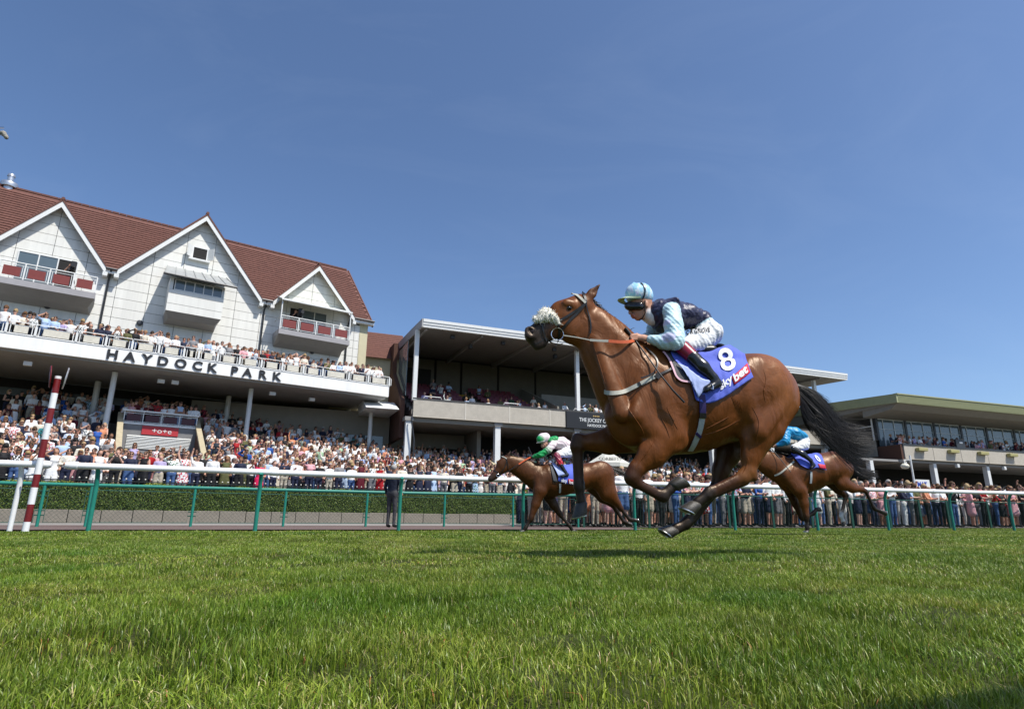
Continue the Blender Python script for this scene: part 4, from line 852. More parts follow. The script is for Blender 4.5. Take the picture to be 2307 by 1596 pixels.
for k, s in enumerate((4.35, 8.2, 12.0, 15.9)):
    rb(MB().bbox(L(s, .36, 5.95), L(s+1.1, .02, 6.22), .03), 'flower_box', fb)
for s in (2.9, 9.3, 15.4): rb(MB().bbox(L(s, -.05, 4.75), L(s+.3, -.3, 5.05), .03), 'floodlight', m_wh)
pl = rb(MB().box(L(9.5, .06, 6.4), L(10.6, -.1, 7.2)), 'podium', m_gut)
rb(MB().box(L(9.9, .08, 6.85), L(10.3, .06, 7.0)), 'podium_plate', m_wh)
# banner piece under the stand
bn = rb(MB().box(L(-.6, 3.2, 2.55), L(.9, 3.15, 3.3)), 'banner', m_wh); flat_text('MAT', -.45, 3.22, 2.78, .5, mat('blue_print', srgb(40, 70, 170), .6, .05), bn, 1., .01, 1., QM)
# lamp post
lp = empty('lamp_post', (gx(2058, 34., 2.6), 34., 0), 0, 'white lamp post with a bowl lamp arm in front of the right stand', 'lamp post')
pz = np.array([gx(2058, 34., 2.6), 34., 0]); MB().tube([pz, pz+[0,0,3.85]], .05, 10).build('pole', m_wh, lp, True)
MB().tube([pz+[0,0,3.55], pz+[-.1,-.05,3.6], pz+[-.42,-.15,3.58], pz+[-.48,-.17,3.5], pz+[-.48,-.17,3.35]], .022, 8).build('arm', m_wh, lp, True)
MB().lathe([(.04, .18), (.12, .17), (.2, .1), (.22, .06), (.22, .0), (.15, -.1), (.05, -.12)], pz+[-.48,-.17,3.2], 16).build('lamp_head', mat('lamp_bowl', (.70,.66,.52), .4, .08), lp, True)
# ------------------------------------------------------------------ crowd
def crowd_mat(name, ty):
    m = bpy.data.materials.new(name); m.use_nodes = True; n = m.node_tree.nodes; l = m.node_tree.links; b = n['Principled BSDF']; b.inputs['Roughness'].default_value = .7; b.inputs['Specular IOR Level'].default_value = .25
    w = n.new('ShaderNodeAttribute'); w.attribute_name = 'Wt'; sp = n.new('ShaderNodeSeparateColor'); l.new(w.outputs['Color'], sp.inputs[0])
    def at(nm): a = n.new('ShaderNodeAttribute'); a.attribute_type = ty; a.attribute_name = nm; return a
    tc = n.new('ShaderNodeTexCoord'); vo = n.new('ShaderNodeTexVoronoi'); vo.inputs['Scale'].default_value = 14; l.new(tc.outputs['Object'], vo.inputs['Vector'])
    st = n.new('ShaderNodeMath'); st.operation = 'LESS_THAN'; st.inputs[1].default_value = .42; l.new(vo.outputs['Distance'], st.inputs[0])
    pa = n.new('ShaderNodeMath'); pa.operation = 'MULTIPLY'; l.new(st.outputs[0], pa.inputs[0]); l.new(at('pat').outputs['Fac'], pa.inputs[1])
    def mix(f, a, b_): x = n.new('ShaderNodeMix'); x.data_type = 'RGBA'; l.new(f, x.inputs[0]); (l.new(a, x.inputs[6]) if not isinstance(a, tuple) else setattr(x.inputs[6], 'default_value', a)); (l.new(b_, x.inputs[7]) if not isinstance(b_, tuple) else setattr(x.inputs[7], 'default_value', b_)); return x.outputs[2]
    top = mix(pa.outputs[0], at('topc').outputs['Color'], at('patc').outputs['Color']); col = mix(sp.outputs[0], (.012,.011,.011,1), top); col = mix(sp.outputs[1], col, at('botc').outputs['Color']); col = mix(sp.outputs[2], col, at('hairc').outputs['Color']); col = mix(w.outputs['Alpha'], col, at('skinc').outputs['Color'])
    nz = n.new('ShaderNodeTexNoise'); nz.inputs['Scale'].default_value = 9; l.new(tc.outputs['Object'], nz.inputs['Vector']); bp = n.new('ShaderNodeBump'); bp.inputs['Distance'].default_value = .03; bp.inputs['Strength'].default_value = .6; l.new(nz.outputs[0], bp.inputs['Height']); l.new(bp.outputs[0], b.inputs['Normal'])
    l.new(col, b.inputs['Base Color']); return m
m_cro = crowd_mat('crowd_clothes', 'OBJECT'); m_cri = crowd_mat('crowd_clothes_far', 'INSTANCER')
F0 = Frame((0, 0), 0); F0.N = np.array([0, 1., 0]); F0.T = np.array([1., 0, 0])
POSE = dict(down=[((.25,0,1.12),(.24,.08,.90))]*2, folded=[((.24,.04,1.13),(-.07,.17,1.14))]*2, lean=[((.25,.12,1.14),(.09,.30,1.13))]*2, brow=[((.34,.10,1.50),(.06,.14,1.70)), ((.25,0,1.12),(.22,.1,.92))], raised=[((.27,.03,1.68),(.23,.05,1.96)), ((.25,.03,1.12),(.18,.14,1.05))], phone=[((.22,.14,1.22),(.05,.29,1.50))]*2, glass=[((.25,.05,1.13),(.10,.22,1.32)), ((.25,0,1.12),(.24,.06,.9))], both_up=[((.30,.03,1.62),(.25,.08,1.88)), ((.30,.03,1.60),(.28,.06,1.85))])
def person_mesh(pose, sex, low, sleeve, hat, vox=.03, half=False):
    """one continuous body; weights say which part of the outfit a vertex belongs to"""
    B = Body(F0, vox); TOP, BOT, HAIR, SKIN_, BLKC = 0, 1, 2, 3, 4
    def a(p, q, r0, r1, w0=None, w1=None, k=.03, c=0): B.add(p, q, r0, r1, w0, w1, k, (c, 0, 0))
    f = sex == 'f'; sh = .86 if f else 1.
    bare = SKIN_ if low in ('dress', 'shorts') else BOT
    if not half:
        for s in (-1, 1):
            a((.085*s,0,.88), (.095*s,.01,.50), .085, .062, c=BOT if low != 'dress' else TOP); a((.095*s,.01,.48), (.10*s,-.01,.10), .058, .042, c=bare); a((.10*s,-.01,.06), (.115*s,.12,.04), .045, .04, c=BLKC, k=.02)
            if low == 'shorts': a((.09*s,0,.85), (.10*s,.01,.56), .105, .095, c=BOT)
        if low == 'dress': a((-.05,0,.95), (-.09,0,.58), .13, .135, .13, .14, c=TOP); a((.05,0,.95), (.09,0,.58), .13, .135, .13, .14, c=TOP)
    a((-.06,0,.94), (.06,0,.94), .125, .125, .11, .11, c=TOP if low == 'dress' else BOT)
    a((0,0,1.02), (0,.005,1.31), .135 if f else .15, .155*sh if f else .175, .105, .12, c=TOP); a((-.14*sh,0,1.41), (.14*sh,0,1.41), .068, .068, .075, .075, c=TOP)
    if f: a((-.07,.07,1.27), (.07,.07,1.27), .07, .07, .06, .06, c=TOP)
    a((0,-.005,1.44), (0,.012,1.55), .052, .05, c=SKIN_, k=.02); a((0,.015,1.62), (0,.012,1.665), .076, .078, .092, .094, c=SKIN_, k=.02); a((0,.045,1.575), (0,.05,1.58), .045, .045, .04, .04, c=SKIN_, k=.02); a((0,.11,1.615), (0,.112,1.625), .02, .018, c=SKIN_, k=.015)
    a((0,-.02,1.675), (0,.005,1.695), .086, .082, .092, .088, c=HAIR, k=.01)
    if f: a((-.03,-.05,1.64), (-.03,-.055,1.44), .075, .06, .05, .04, c=HAIR, k=.02); a((.03,-.05,1.64), (.03,-.055,1.44), .075, .06, .05, .04, c=HAIR, k=.02)
    if hat: a((0,0,1.72), (0,0,1.75), .105, .09, .11, .095, c=HAIR, k=.01); a((-.02,0,1.70), (.02,0,1.70), .17, .17, .17, .17, c=HAIR, k=.01); B.pr[-1] = (np.array([0,0,1.705]), np.array([0,.0,1.706]), .022, .022, .18, .18)+B.pr[-1][6:]
    for i, s in enumerate((1, -1)):
        e, h = POSE[pose][i]; e = np.array(e)*[s*sh**.3,1,1]; h = np.array(h)*[s,1,1]; a((.185*s*sh,0,1.41), e, .058 if not f else .048, .045, c=TOP if sleeve > 0 else SKIN_, k=.02); a(e, h, .044, .034, c=TOP if sleeve > 1 else SKIN_, k=.015); a(h, h+np.array([0,.03,.03]), .042, .038, c=SKIN_, k=.015)
    B.field().nets().smooth(1, .4)
    D_ = np.stack([B.dist(B.V, p) for p in B.pr]); part = np.array([int(p[7][0]) for p in B.pr])[D_.argmin(0)]
    u, v, z = B.V.T; gl = (v > .055) & (z > 1.625) & (z < 1.672) & (abs(u) < .085) & (part == SKIN_); part[gl & (abs(u) > .008)] = BLKC if (hash((pose, sex, low)) % 3) else SKIN_
    W = np.zeros((len(B.V), 4), np.float32)
    for k, c in ((TOP, 0), (BOT, 1), (HAIR, 2), (SKIN_, 3)): W[part == k, c] = 1
    me = pymesh('person', B.V*np.array([1,1,1]), B.Q); at = me.color_attributes.new('Wt', 'FLOAT_COLOR', 'POINT'); at.data.foreach_set('color', W.ravel()); me.polygons.foreach_set('use_smooth', [True]*len(me.polygons)); return me
VAR = []   # pose, sex, low, sleeve, hat
for pose in POSE:
    for sex, low, sl_, hat in (('m','trousers',1,0), ('f','dress',0,0), ('m','trousers',2,0)): VAR.append((pose, sex, low, sl_, hat))
VAR += [('lean','m','shorts',1,0), ('folded','m','shorts',1,0), ('lean','f','trousers',1,0), ('folded','f','trousers',0,0), ('down','f','shorts',0,0), ('glass','m','trousers',1,1), ('folded','f','dress',1,1), ('lean','m','trousers',1,1), ('down','m','shorts',1,0), ('brow','f','trousers',1,0)]
PM = [person_mesh(*v) for v in VAR]
TOPS = [('white', (.78,.78,.77), 44), ('cream', (.66,.61,.50), 6), ('pale blue', srgb(168,190,218), 12), ('navy', (.016,.02,.045), 13), ('black', (.012,.012,.014), 13), ('pink', srgb(216,160,166), 4), ('red', srgb(160,26,34), 2.5), ('mint', srgb(165,196,160), 2), ('grey', (.22,.22,.23), 5), ('burgundy', srgb(86,18,32), 1.5), ('blue', srgb(44,84,156), 3), ('peach', srgb(206,138,104), 2.5), ('olive', srgb(88,88,54), 2.5), ('lilac', srgb(172,160,196), 2), ('teal', srgb(50,130,134), 1)]
BOTS = [('navy', (.018,.022,.05), 4), ('black', (.014,.014,.016), 4), ('stone', (.42,.37,.29), 3), ('grey', (.14,.14,.15), 3), ('denim', srgb(70,96,140), 3), ('white', (.7,.7,.68), 1)]
HAIRS = [(.012,.010,.008), (.035,.02,.012), (.07,.038,.018), (.03,.018,.010), (.32,.22,.10), (.35,.33,.30), (.11,.055,.022), (.42,.30,.16)]
SKINS = [(.52,.28,.19), (.58,.33,.24), (.46,.24,.155), (.62,.37,.28), (.30,.15,.09), (.55,.27,.19)]
def outfit(r):
    t = TOPS[r.choice(len(TOPS), p=np.array([q[2] for q in TOPS])/sum(q[2] for q in TOPS))]; b = BOTS[r.choice(len(BOTS), p=np.array([q[2] for q in BOTS])/sum(q[2] for q in BOTS))]; pat = 1. if r.random() < .16 else 0.
    return t, b, HAIRS[r.integers(len(HAIRS))], SKINS[r.integers(len(SKINS))], pat, [(.75,.75,.74), (.03,.05,.04), srgb(190,60,80), srgb(60,110,70)][r.integers(4)]
ORD = lambda i: f"{i}{'th' if 10 <= i % 100 <= 20 else {1:'st',2:'nd',3:'rd'}.get(i % 10, 'th')}"
POSEW = dict(down='arms down', folded='arms folded', lean='leaning', brow='shading eyes', raised='arm raised', phone='hands lifted', glass='holding drink', both_up='arms up')
PCOP = []
for me in PM:
    c = me.copy(); c.materials.append(m_cro); PCOP.append(c)
def put_person(vi, loc, rz, sc, fit, label, group):
    o = bpy.data.objects.new('person', PCOP[vi]); COL.objects.link(o); o.location = loc; o.rotation_euler = (0, 0, rz); o.scale = (sc*1.0, sc, sc)
    t, b, h, s_, pat, pc = fit
    for k, v in (('topc', t[1]), ('botc', b[1]), ('hairc', h), ('skinc', s_), ('patc', pc)): o[k] = [float(x) for x in v]
    o['pat'] = float(pat); return tag(o, label, 'person', group)
def describe(v, fit):
    t, b, h, s_, pat, pc = fit; g = 'man' if v[1] == 'm' else 'woman'; w = ('patterned ' if pat else '')+t[0]+' '+('dress' if v[2] == 'dress' else ('shirt' if v[1] == 'm' else 'top')); return f"{g} in {w}{' and hat' if v[4] else ''}, {POSEW[v[0]]}"
cr = np.random.default_rng(21); FAR = []   # far crowd: position, heading, scale
def row_people(pts, heading, n_where, group, poses, zf=0., p_skip=.03):
    i = 0
    for P in pts:
        if cr.random() < p_skip: continue
        x, y = proj(P+np.array([0,0,1.6]))
        if not (-14 < x < 2320): continue
        cand = [k for k, v in enumerate(VAR) if v[0] in poses]; vi = cand[cr.integers(len(cand))]; fit = outfit(cr); i += 1
        put_person(vi, P, heading+cr.normal(0, .28), cr.normal(1.02, .045), fit, f"{describe(VAR[vi], fit)}, {ORD(i)} from left {n_where}", group)
face = lambda fr: math.atan2(fr.N[1], fr.N[0])-math.pi/2
def jit(p, a=.08): return np.array(p)+np.array([cr.normal(0, a), cr.normal(0, a*.7), 0])
hh = face(HG)
row_people([jit(HG.w(s, -1.5, 1.0)) for s in np.arange(HS0+.5, HS1+1.5, .50)], hh, 'in hedge front row', 'front row behind the hedge', ('down','folded','lean','glass','phone','brow','raised'))
row_people([jit(HG.w(s, -2.15, 1.04)) for s in np.arange(HS0+.3, HS1+2, .50)], hh, 'in hedge second row', 'second row behind the hedge', ('down','folded','brow','down','phone','glass'))
row_people([jit(LF.w(s, -.42, 8.42), .05) for s in np.arange(-2.2, 20.2, .40)], face(LF), 'at white balcony rail', 'people at the balcony rail', ('lean','lean','folded','phone','brow','glass'))
GFp = resample(GF, 400); gs = np.concatenate([[0], np.cumsum(np.linalg.norm(np.diff(GFp, axis=0), axis=1))]); g0 = np.interp(on_line(P, 1318, 1.)[0], GFp[:, 0], gs)
def gfp(s, d, z=.02):
    p = np.array([np.interp(s, gs, GFp[:, k]) for k in range(2)]); q = np.array([np.interp(s+.1, gs, GFp[:, k]) for k in range(2)]); t = (q-p)/np.linalg.norm(q-p); return np.array([*(p+np.array([-t[1], t[0]])*d), z])
row_people([jit(gfp(s, .38), .06) for s in np.arange(g0-1.2, gs[-1], .52)], rad(22-180), 'at mesh fence', 'people at the mesh fence', ('lean','lean','folded','down','phone'))
row_people([jit(gfp(s, .95, .04), .06) for s in np.arange(g0-1.2, gs[-1], .56)], rad(22-180), 'one behind mesh fence', 'second row at the mesh fence', ('down','folded','brow','raised','phone','glass'))
def far(fr, s0, s1, ns, zf, step, skip, h=None):
    for n in ns:
        for s in np.arange(s0, s1, step):
            if cr.random() < skip(s, n): continue
            ss, nn = s+cr.normal(0, .1), n+cr.normal(0, .07); FAR.append((*fr.w(ss, nn, float(zf(nn if zf is terr or zf is terr2 else n))), (face(fr) if h is None else h)+cr.normal(0, .35), cr.normal(.99, .05)))
kiosk = lambda s, n: 1. if (5.2 < s < 9.7 and -5 < n < 4.2) or (-1.7 < s < .3 and n < 7 and cr.random() < .8) else (.12 if s > 9 else .30)
far(LF, -6, 21, np.arange(7.6, -7, -.8)-.38, terr, .52, kiosk)
far(LF, 5.8, 9.2, (-2.5, -3.1, -3.7), lambda n: 4.85, .42, lambda s, n: .15)
far(LF, -3, 20.1, (-.85, -1.25, -1.7), lambda n: 8.52, .42, lambda s, n: .08 if n > -1.0 else (.3 if n > -1.5 else .6))
for n_ in np.arange(-2.8, -3.3, -.5): pass
for d in np.arange(1.5, 7.5, .62):
    for s in np.arange(g0-1.5, gs[-1], .6):
        if cr.random() < .15: continue
        p = gfp(s+cr.normal(0, .1), d+cr.normal(0, .08), .05); FAR.append((*p, rad(22-180)+cr.normal(0, .3), cr.normal(.99, .05)))
far(MF, -1.2, 34, np.arange(7.0, -5, -.8)-.38, terr2, .55, lambda s, n: .1 if s < 14 else .25)
for d in np.arange(2.8, 6, .7):
    for s in np.arange(HS0, HS1+4, .55):
        if cr.random() > .25: FAR.append((*HG.w(s+cr.normal(0, .1), -d, .9), hh+cr.normal(0, .3), cr.normal(.99, .05)))
far(QF, 3.2, 30, (-.5, -.95, -1.35), lambda n: 5.62, .5, lambda s, n: .12 if n > -.8 else (.25 if n > -1.2 else .6))
far(QF, -4, 30, np.arange(5, -4, -.9), lambda n: .4+max(0, 5-n)*.18, .62, lambda s, n: .3)
seatz = lambda n: 7.30+max(0, (-1.0-n)/.85)*.36-.42
for s, n in ((1.2,-.9),(1.0,-1.9),(2.9,-2.0),(3.1,-5.3),(2.2,-4.4),(4.4,-2.9),(4.7,-2.2),(5.6,-1.2),(6.9,-2.0),(7.4,-2.1),(7.9,-1.1),(8.2,-3.0),(8.4,-1.9),(9.7,-1.2),(10.4,-3.7),(10.6,-2.0),(7.0,-5.2),(2.9,-7.0),(4.0,-6.2),(6.6,-6.2),(2.4,-.8),(3.8,-.8),(9.0,-.8)): FAR.append((*MF.w(s, n, seatz(n)), face(MF)+cr.normal(0, .3), 1.))
for s in (11.9, 12.9, 13.2, 13.7, 14.1, 14.6, 15.2, 15.9, 16.6): FAR.append((*MF.w(s, -.9-.6*cr.random(), 7.2), face(MF)+cr.normal(0, .3), 1.))
FAR = np.array([q for q in FAR if -60 < proj(np.array(q[:3])+[0,0,1])[0] < 2370]); nF = len(FAR)
fits = [outfit(cr) for _ in range(nF)]
tc = bpy.data.collections.new('crowd_members')
for me in PM:
    c = me.copy(); c.materials.append(m_cri); tc.objects.link(bpy.data.objects.new('crowd_member', c))
me = bpy.data.meshes.new('crowd'); me.from_pydata(FAR[:, :3].tolist(), [], [])
def pa_(nm, arr, ty, key): a = me.attributes.new(nm, ty, 'POINT'); a.data.foreach_set(key, np.asarray(arr, np.float32 if key != 'value' or ty == 'FLOAT' else np.int32).ravel())
pa_('topc', [f[0][1] for f in fits], 'FLOAT_VECTOR', 'vector'); pa_('botc', [f[1][1] for f in fits], 'FLOAT_VECTOR', 'vector'); pa_('hairc', [f[2] for f in fits], 'FLOAT_VECTOR', 'vector'); pa_('skinc', [f[3] for f in fits], 'FLOAT_VECTOR', 'vector'); pa_('patc', [f[5] for f in fits], 'FLOAT_VECTOR', 'vector'); pa_('pat', [f[4] for f in fits], 'FLOAT', 'value')
PW_ = np.array([dict(both_up=.06, raised=.25, brow=.7, phone=.5).get(v[0], 1.3) for v in VAR]); R3 = np.zeros((nF, 3)); R3[:, 2] = FAR[:, 3]; pa_('rot', R3, 'FLOAT_VECTOR', 'vector'); pa_('scl', np.repeat(FAR[:, 4:5], 3, 1), 'FLOAT_VECTOR', 'vector'); pa_('pick', cr.choice(len(PM), nF, p=PW_/PW_.sum()), 'INT', 'value')
o = bpy.data.objects.new('crowd', me); COL.objects.link(o)
g = bpy.data.node_groups['near_grass'].copy(); g.name = 'crowd'; [n for n in g.nodes if n.bl_idname == 'GeometryNodeCollectionInfo'][0].inputs['Collection'].default_value = tc
md = o.modifiers.new('people', 'NODES'); md.node_group = g; tag(o, 'dense summer crowd filling the terraces and stands', 'crowd', None, 'stuff')
print('far crowd', nF)
# ------------------------------------------------------------------ horses
BAY = np.array((.142, .041, .0070)); DKB = np.array((.042, .014, .006)); BLK = np.array((.012, .009, .008)); MUZ = np.array((.030, .021, .018)); ORG = np.array((.30, .115, .033))
m_coat = mat('horse_coat', attr='Col', rough=.41, var=.18, scale=38, stretch=(1,1,.45), bump=.0004, bscale=160, bstretch=(1,1,.4), spec=.45, var2=.20, scale2=4, bump2=.014, bscale2=6, b2stretch=(1,1,.55), tint=(1,.78,.58))
m_hair = mat('horse_hair', (.009, .0065, .005), .38, .3, 30, spec=.5)
m_hoof = mat('hoof_horn', (.042, .036, .028), .45, .35, 30, .002, 60, bstretch=(1,1,6))
m_shoe = mat('horseshoe_metal', (.55, .56, .56), .3, .1, 20, metal=1.)
m_eye = mat('horse_eye', (.006, .004, .003), .08, 0, spec=.6)
m_nost = mat('nostril_skin', (.014, .004, .004), .6, .1)
m_strapk = mat('black_leather', (.012, .011, .010), .38, .2, 40, .0006, 200)
m_strapw = mat('pale_webbing', (.46, .45, .38), .75, .12, 50, .0006, 300)
m_metal = mat('bit_steel', (.7, .7, .7), .18, .05, metal=1.)
def hoof(body, px, cor, sole, rc, rs, vlat, v, parent, name='hoof'):
    """tapered hoof from coronet to sole with a pale shoe; toe leans along cor->sole plus the given toe direction"""
    c = px(*cor, v); q = px(*sole, v); ax = q-c; L_ = np.linalg.norm(ax); ax /= L_
    lat = np.array([0,1.,0]); fw = np.cross(lat, ax); fw /= np.linalg.norm(fw)
    toe = px(*vlat, v)-c; sgn = 1 if toe@fw > 0 else -1; fw = fw*sgn
    rings = []; N_ = 18
    for t, r, sh in ((-.14, rc*.8, -.1), (0, rc, 0), (.06, rc*1.06, 0), (.5, (rc+rs)/2, .28), (.96, rs, .58), (1.0, rs*.98, .6)):
        ct = c+ax*L_*t+fw*rs*sh
        rings.append([ct+r*(math.cos(a)*fw*(1.12 if math.cos(a) > 0 else .85)+math.sin(a)*lat*.92) - ax*(L_*.16*(1-math.cos(a))/2 if 0 < t < .9 else 0)*0 for a in np.linspace(0, 2*math.pi, N_, endpoint=False)])
    v_ = [body.world(np.array(p)) for R in rings for p in R]; f = []
    for i in range(len(rings)-1):
        for j in range(N_): f.append([i*N_+j, i*N_+(j+1)%N_, (i+1)*N_+(j+1)%N_, (i+1)*N_+j])
    f += [list(range(N_))[::-1], list(range((len(rings)-1)*N_, len(rings)*N_))]
    ho = MB().add(v_, f).build(name, m_hoof, parent, smooth=True)
    ct = c+ax*L_*1.02+fw*rs*.6; arc = np.linspace(-2.5, 2.5, 22)
    b = MB(); pts = [body.world(ct+rs*.9*(math.cos(a)*fw*(1.12 if math.cos(a) > 0 else .85)+math.sin(a)*lat*.92)) for a in arc]
    b.tube(pts, .0075, 6); b.build('shoe', m_shoe, ho, smooth=True)
    return ho
def hair_lock(paths, r0, name, parent, m, seg=12):
    """thin three-sided tapering strands"""
    V = []; Fc = []
    for (pts, r) in paths:
        o = len(V); n = len(pts); T = np.gradient(pts, axis=0); T /= np.linalg.norm(T, axis=1, keepdims=True)+1e-9
        A = np.cross(T, np.array([.3,.8,.5])); A /= np.linalg.norm(A, axis=1, keepdims=True)+1e-9; Bv = np.cross(T, A)
        for i in range(n):
            rr = r*(1-.75*(i/(n-1))**1.6)
            for k in range(3):
                a = k*2.0944; V.append(pts[i]+rr*(math.cos(a)*A[i]+math.sin(a)*Bv[i]))
        for i in range(n-1):
            for k in range(3): Fc.append([o+i*3+k, o+i*3+(k+1)%3, o+(i+1)*3+(k+1)%3, o+(i+1)*3+k])
    return link(name, pymesh(name, np.array(V), Fc), m, parent, smooth=True)
def tail_hair(body, px, guides, n, spread, r0, parent, seed, v=0.):
    """guides: list of source-pixel polylines from the dock; strands blend between neighbouring guides"""
    r = np.random.default_rng(seed); G = [resample(g, 16) for g in guides]; paths = []
    for i in range(n):
        t = r.uniform(0, len(G)-1); j = int(t); f = t-j; g = G[j]*(1-f)+G[min(j+1, len(G)-1)]*f
        m = r.uniform(.42, .95) if r.random() < .6 else r.uniform(.8, 1.03); k = np.linspace(0, 1, 16)**1.0
        g = np.stack([np.interp(k*min(m, 1), np.linspace(0, 1, 16), g[:, d]) for d in range(2)], -1)
        ph = r.uniform(0, 6.28); amp = spread*r.normal(0, 1); g = g + np.stack([np.zeros(16), amp*k**1.5], -1) + (k**2*spread*.35)[:, None]*np.stack([np.sin(5*k+ph), np.cos(4*k+ph)], -1)
        vv = v + r.normal(0, .028)*(1+1.8*k)
        P = np.stack([px(g[a, 0], g[a, 1], vv[a]) for a in range(16)]); paths.append((body.world(P), r0*r.uniform(.6, 1.3)))
    return hair_lock(paths, r0, 'tail', parent, m_hair)
def horse_body(fr, vox, spec, cols):
    B = Body(fr, vox); px = Pix(fr); q = 1/px.ppm
    for it in spec:
        (x0, y0, v0, r0, w0), (x1, y1, v1, r1, w1), k, c = it[:4]; sub = len(it) > 4
        B.add(px(x0, y0, v0), px(x1, y1, v1), r0*q, r1*q, w0*q, w1*q, k, cols[c], sub)
    B.field().nets().smooth(2, .4); return B, px
def chain(st, k, c):
    return [(st[i], st[i+1], k, c) for i in range(len(st)-1)]
# --- leading horse (points in photograph pixels: x, y, metres off the middle, radius px, side radius px)
FH = Frame((1.28, 4.98), 11)
H1 = []
H1 += chain([(2064,1318,0,122,84), (2125,1282,0,164,98), (2220,1287,0,150,108), (2310,1272,0,137,108), (2390,1250,0,121,100), (2428,1243,0,114,94), (2462,1263,0,93,76)], .05, 'b')
H1 += chain([(1893,1036,0,64,29), (1933,1093,0,80,34), (1976,1158,0,98,44), (2030,1228,0,130,66), (2075,1285,0,130,80)], .06, 'b')
H1 += [((2060,1140,0,40,24), (2150,1160,0,45,40), .08, 'b')]                                     # withers
H1 += [((1990,1345,.09,50,34), (2010,1375,.09,48,34), .05, 'b'), ((1990,1345,-.09,50,34), (2010,1375,-.09,48,34), .05, 'b'), ((2080,1395,0,55,55), (2190,1388,0,52,60), .06, 'b')]
H1 += [((2080,1210,.15,66,30), (2060,1330,.17,60,30), .03, 'b'), ((2140,1300,.18,62,26), (2160,1400,.19,40,24), .025, 'b')]   # shoulder, triceps
H1 += [((2080,1210,-.15,66,30), (2060,1330,-.17,60,30), .03, 'b')]
# head
H1 += [((1858,978,0,42,31), (1800,1001,0,43,30), .03, 'b'), ((1858,1040,0,60,25), (1832,1052,0,52,25), .03, 'b'), ((1800,1020,0,54,26), (1748,1047,0,39,20), .03, 'b'), ((1752,1048,0,39,20), (1708,1071,0,33,18), .02, 'm'), ((1730,1094,0,20,15), (1716,1103,0,17,14), .02, 'm')]
H1 += [((1693,1058,.042,18,9), (1690,1070,.042,15,8), .012, 'm'), ((1693,1058,-.042,18,9), (1690,1070,-.042,15,8), .012, 'm')]
H1 += [((1812,970,.075,17,8), (1826,972,.075,16,8), .015, 'b'), ((1812,970,-.075,17,8), (1826,972,-.075,16,8), .015, 'b'), ((1800,1030,.062,10,4), (1760,1048,.05,7,4), .012, 'b')]
for s_ in (1, -1):
    H1 += [((1879,953,.05*s_,17,8), (1893,935,.056*s_,15,6), .012, 'b'), ((1893,935,.056*s_,15,6), (1916,909,.06*s_,3.5,3), .008, 'd'), ((1899,931,.076*s_,8,5), (1910,917,.076*s_,4,4), .006, 'k', 1)]
    H1 += [((1694,1053,.064*s_,9,8), (1700,1060,.064*s_,9,8), .008, 'k', 1), ((1817,984,.098*s_,9,6), (1822,984,.098*s_,9,6), .01, 'k', 1)]
# near fore, folded
H1 += chain([(2122,1402,.19,54,27), (2085,1446,.19,42,22), (2042,1490,.18,26,17)], .03, 'b') + [((2135,1425,.215,20,9), (2068,1478,.20,12,8), .012, 'b'), ((2100,1395,.21,17,9), (2040,1468,.20,10,7), .012, 'b')]
H1 += [((2030,1500,.18,24,17), (2022,1520,.18,25,17), .02, 'd'), ((2020,1528,.18,23,16), (2030,1540,.18,18,13), .02, 'd'), ((2030,1540,.18,15,10), (2104,1578,.17,14,10), .015, 'd'), ((2040,1552,.18,8,7), (2106,1588,.17,9,8), .012, 'k')]
H1 += [((2116,1583,.17,19,14), (2120,1586,.17,18,14), .015, 'k'), ((2122,1580,.17,15,13), (2146,1557,.165,16,14), .015, 'k')]
# far fore, reaching
H1 += chain([(2030,1395,-.15,52,28), (1945,1408,-.15,40,24), (1872,1412,-.15,26,17)], .03, 'b')
H1 += [((1848,1404,-.15,23,17), (1844,1424,-.15,24,17), .02, 'd'), ((1844,1430,-.15,18,13), (1846,1530,-.15,14,10), .015, 'd'), ((1856,1440,-.15,8,7), (1858,1540,-.15,8,8), .012, 'k'), ((1850,1548,-.15,19,14), (1851,1556,-.15,18,14), .015, 'k'), ((1852,1565,-.15,14,12), (1858,1604,-.15,16,14), .015, 'k')]
# near hind
H1 += chain([(2435,1280,.13,92,42), (2418,1352,.17,56,32), (2413,1395,.17,47,26), (2400,1455,.16,32,19), (2392,1496,.16,23,16)], .035, 'b')
H1 += [((2492,1285,.10,62,44), (2462,1370,.13,42,28), .035, 'b'), ((2462,1370,.13,42,28), (2425,1440,.15,20,14), .03, 'b'), ((2398,1352,.185,22,14), (2402,1372,.19,18,12), .02, 'b')]
H1 += [((2390,1508,.16,25,17), (2376,1522,.16,24,16), .02, 'o'), ((2408,1500,.16,9,8), (2409,1526,.16,12,10), .015, 'd'), ((2376,1524,.16,19,14), (2282,1565,.155,15,11), .015, 'ok'), ((2385,1540,.16,9,8), (2284,1581,.155,9,8), .012, 'k')]
H1 += [((2268,1572,.155,20,15), (2262,1580,.155,19,15), .015, 'k'), ((2258,1583,.155,16,13), (2228,1606,.15,18,15), .015, 'k')]
# far hind
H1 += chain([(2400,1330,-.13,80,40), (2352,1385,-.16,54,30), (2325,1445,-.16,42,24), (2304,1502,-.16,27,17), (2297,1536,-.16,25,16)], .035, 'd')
H1 += [((2306,1530,-.16,14,10), (2308,1545,-.16,13,10), .015, 'd'), ((2290,1548,-.16,18,13), (2205,1652,-.155,15,11), .015, 'k'), ((2300,1560,-.16,8,8), (2216,1664,-.155,8,8), .012, 'k'), ((2196,1666,-.155,20,15), (2192,1672,-.155,19,15), .015, 'k'), ((2186,1676,-.155,16,13), (2158,1689,-.15,18,15), .015, 'k')]
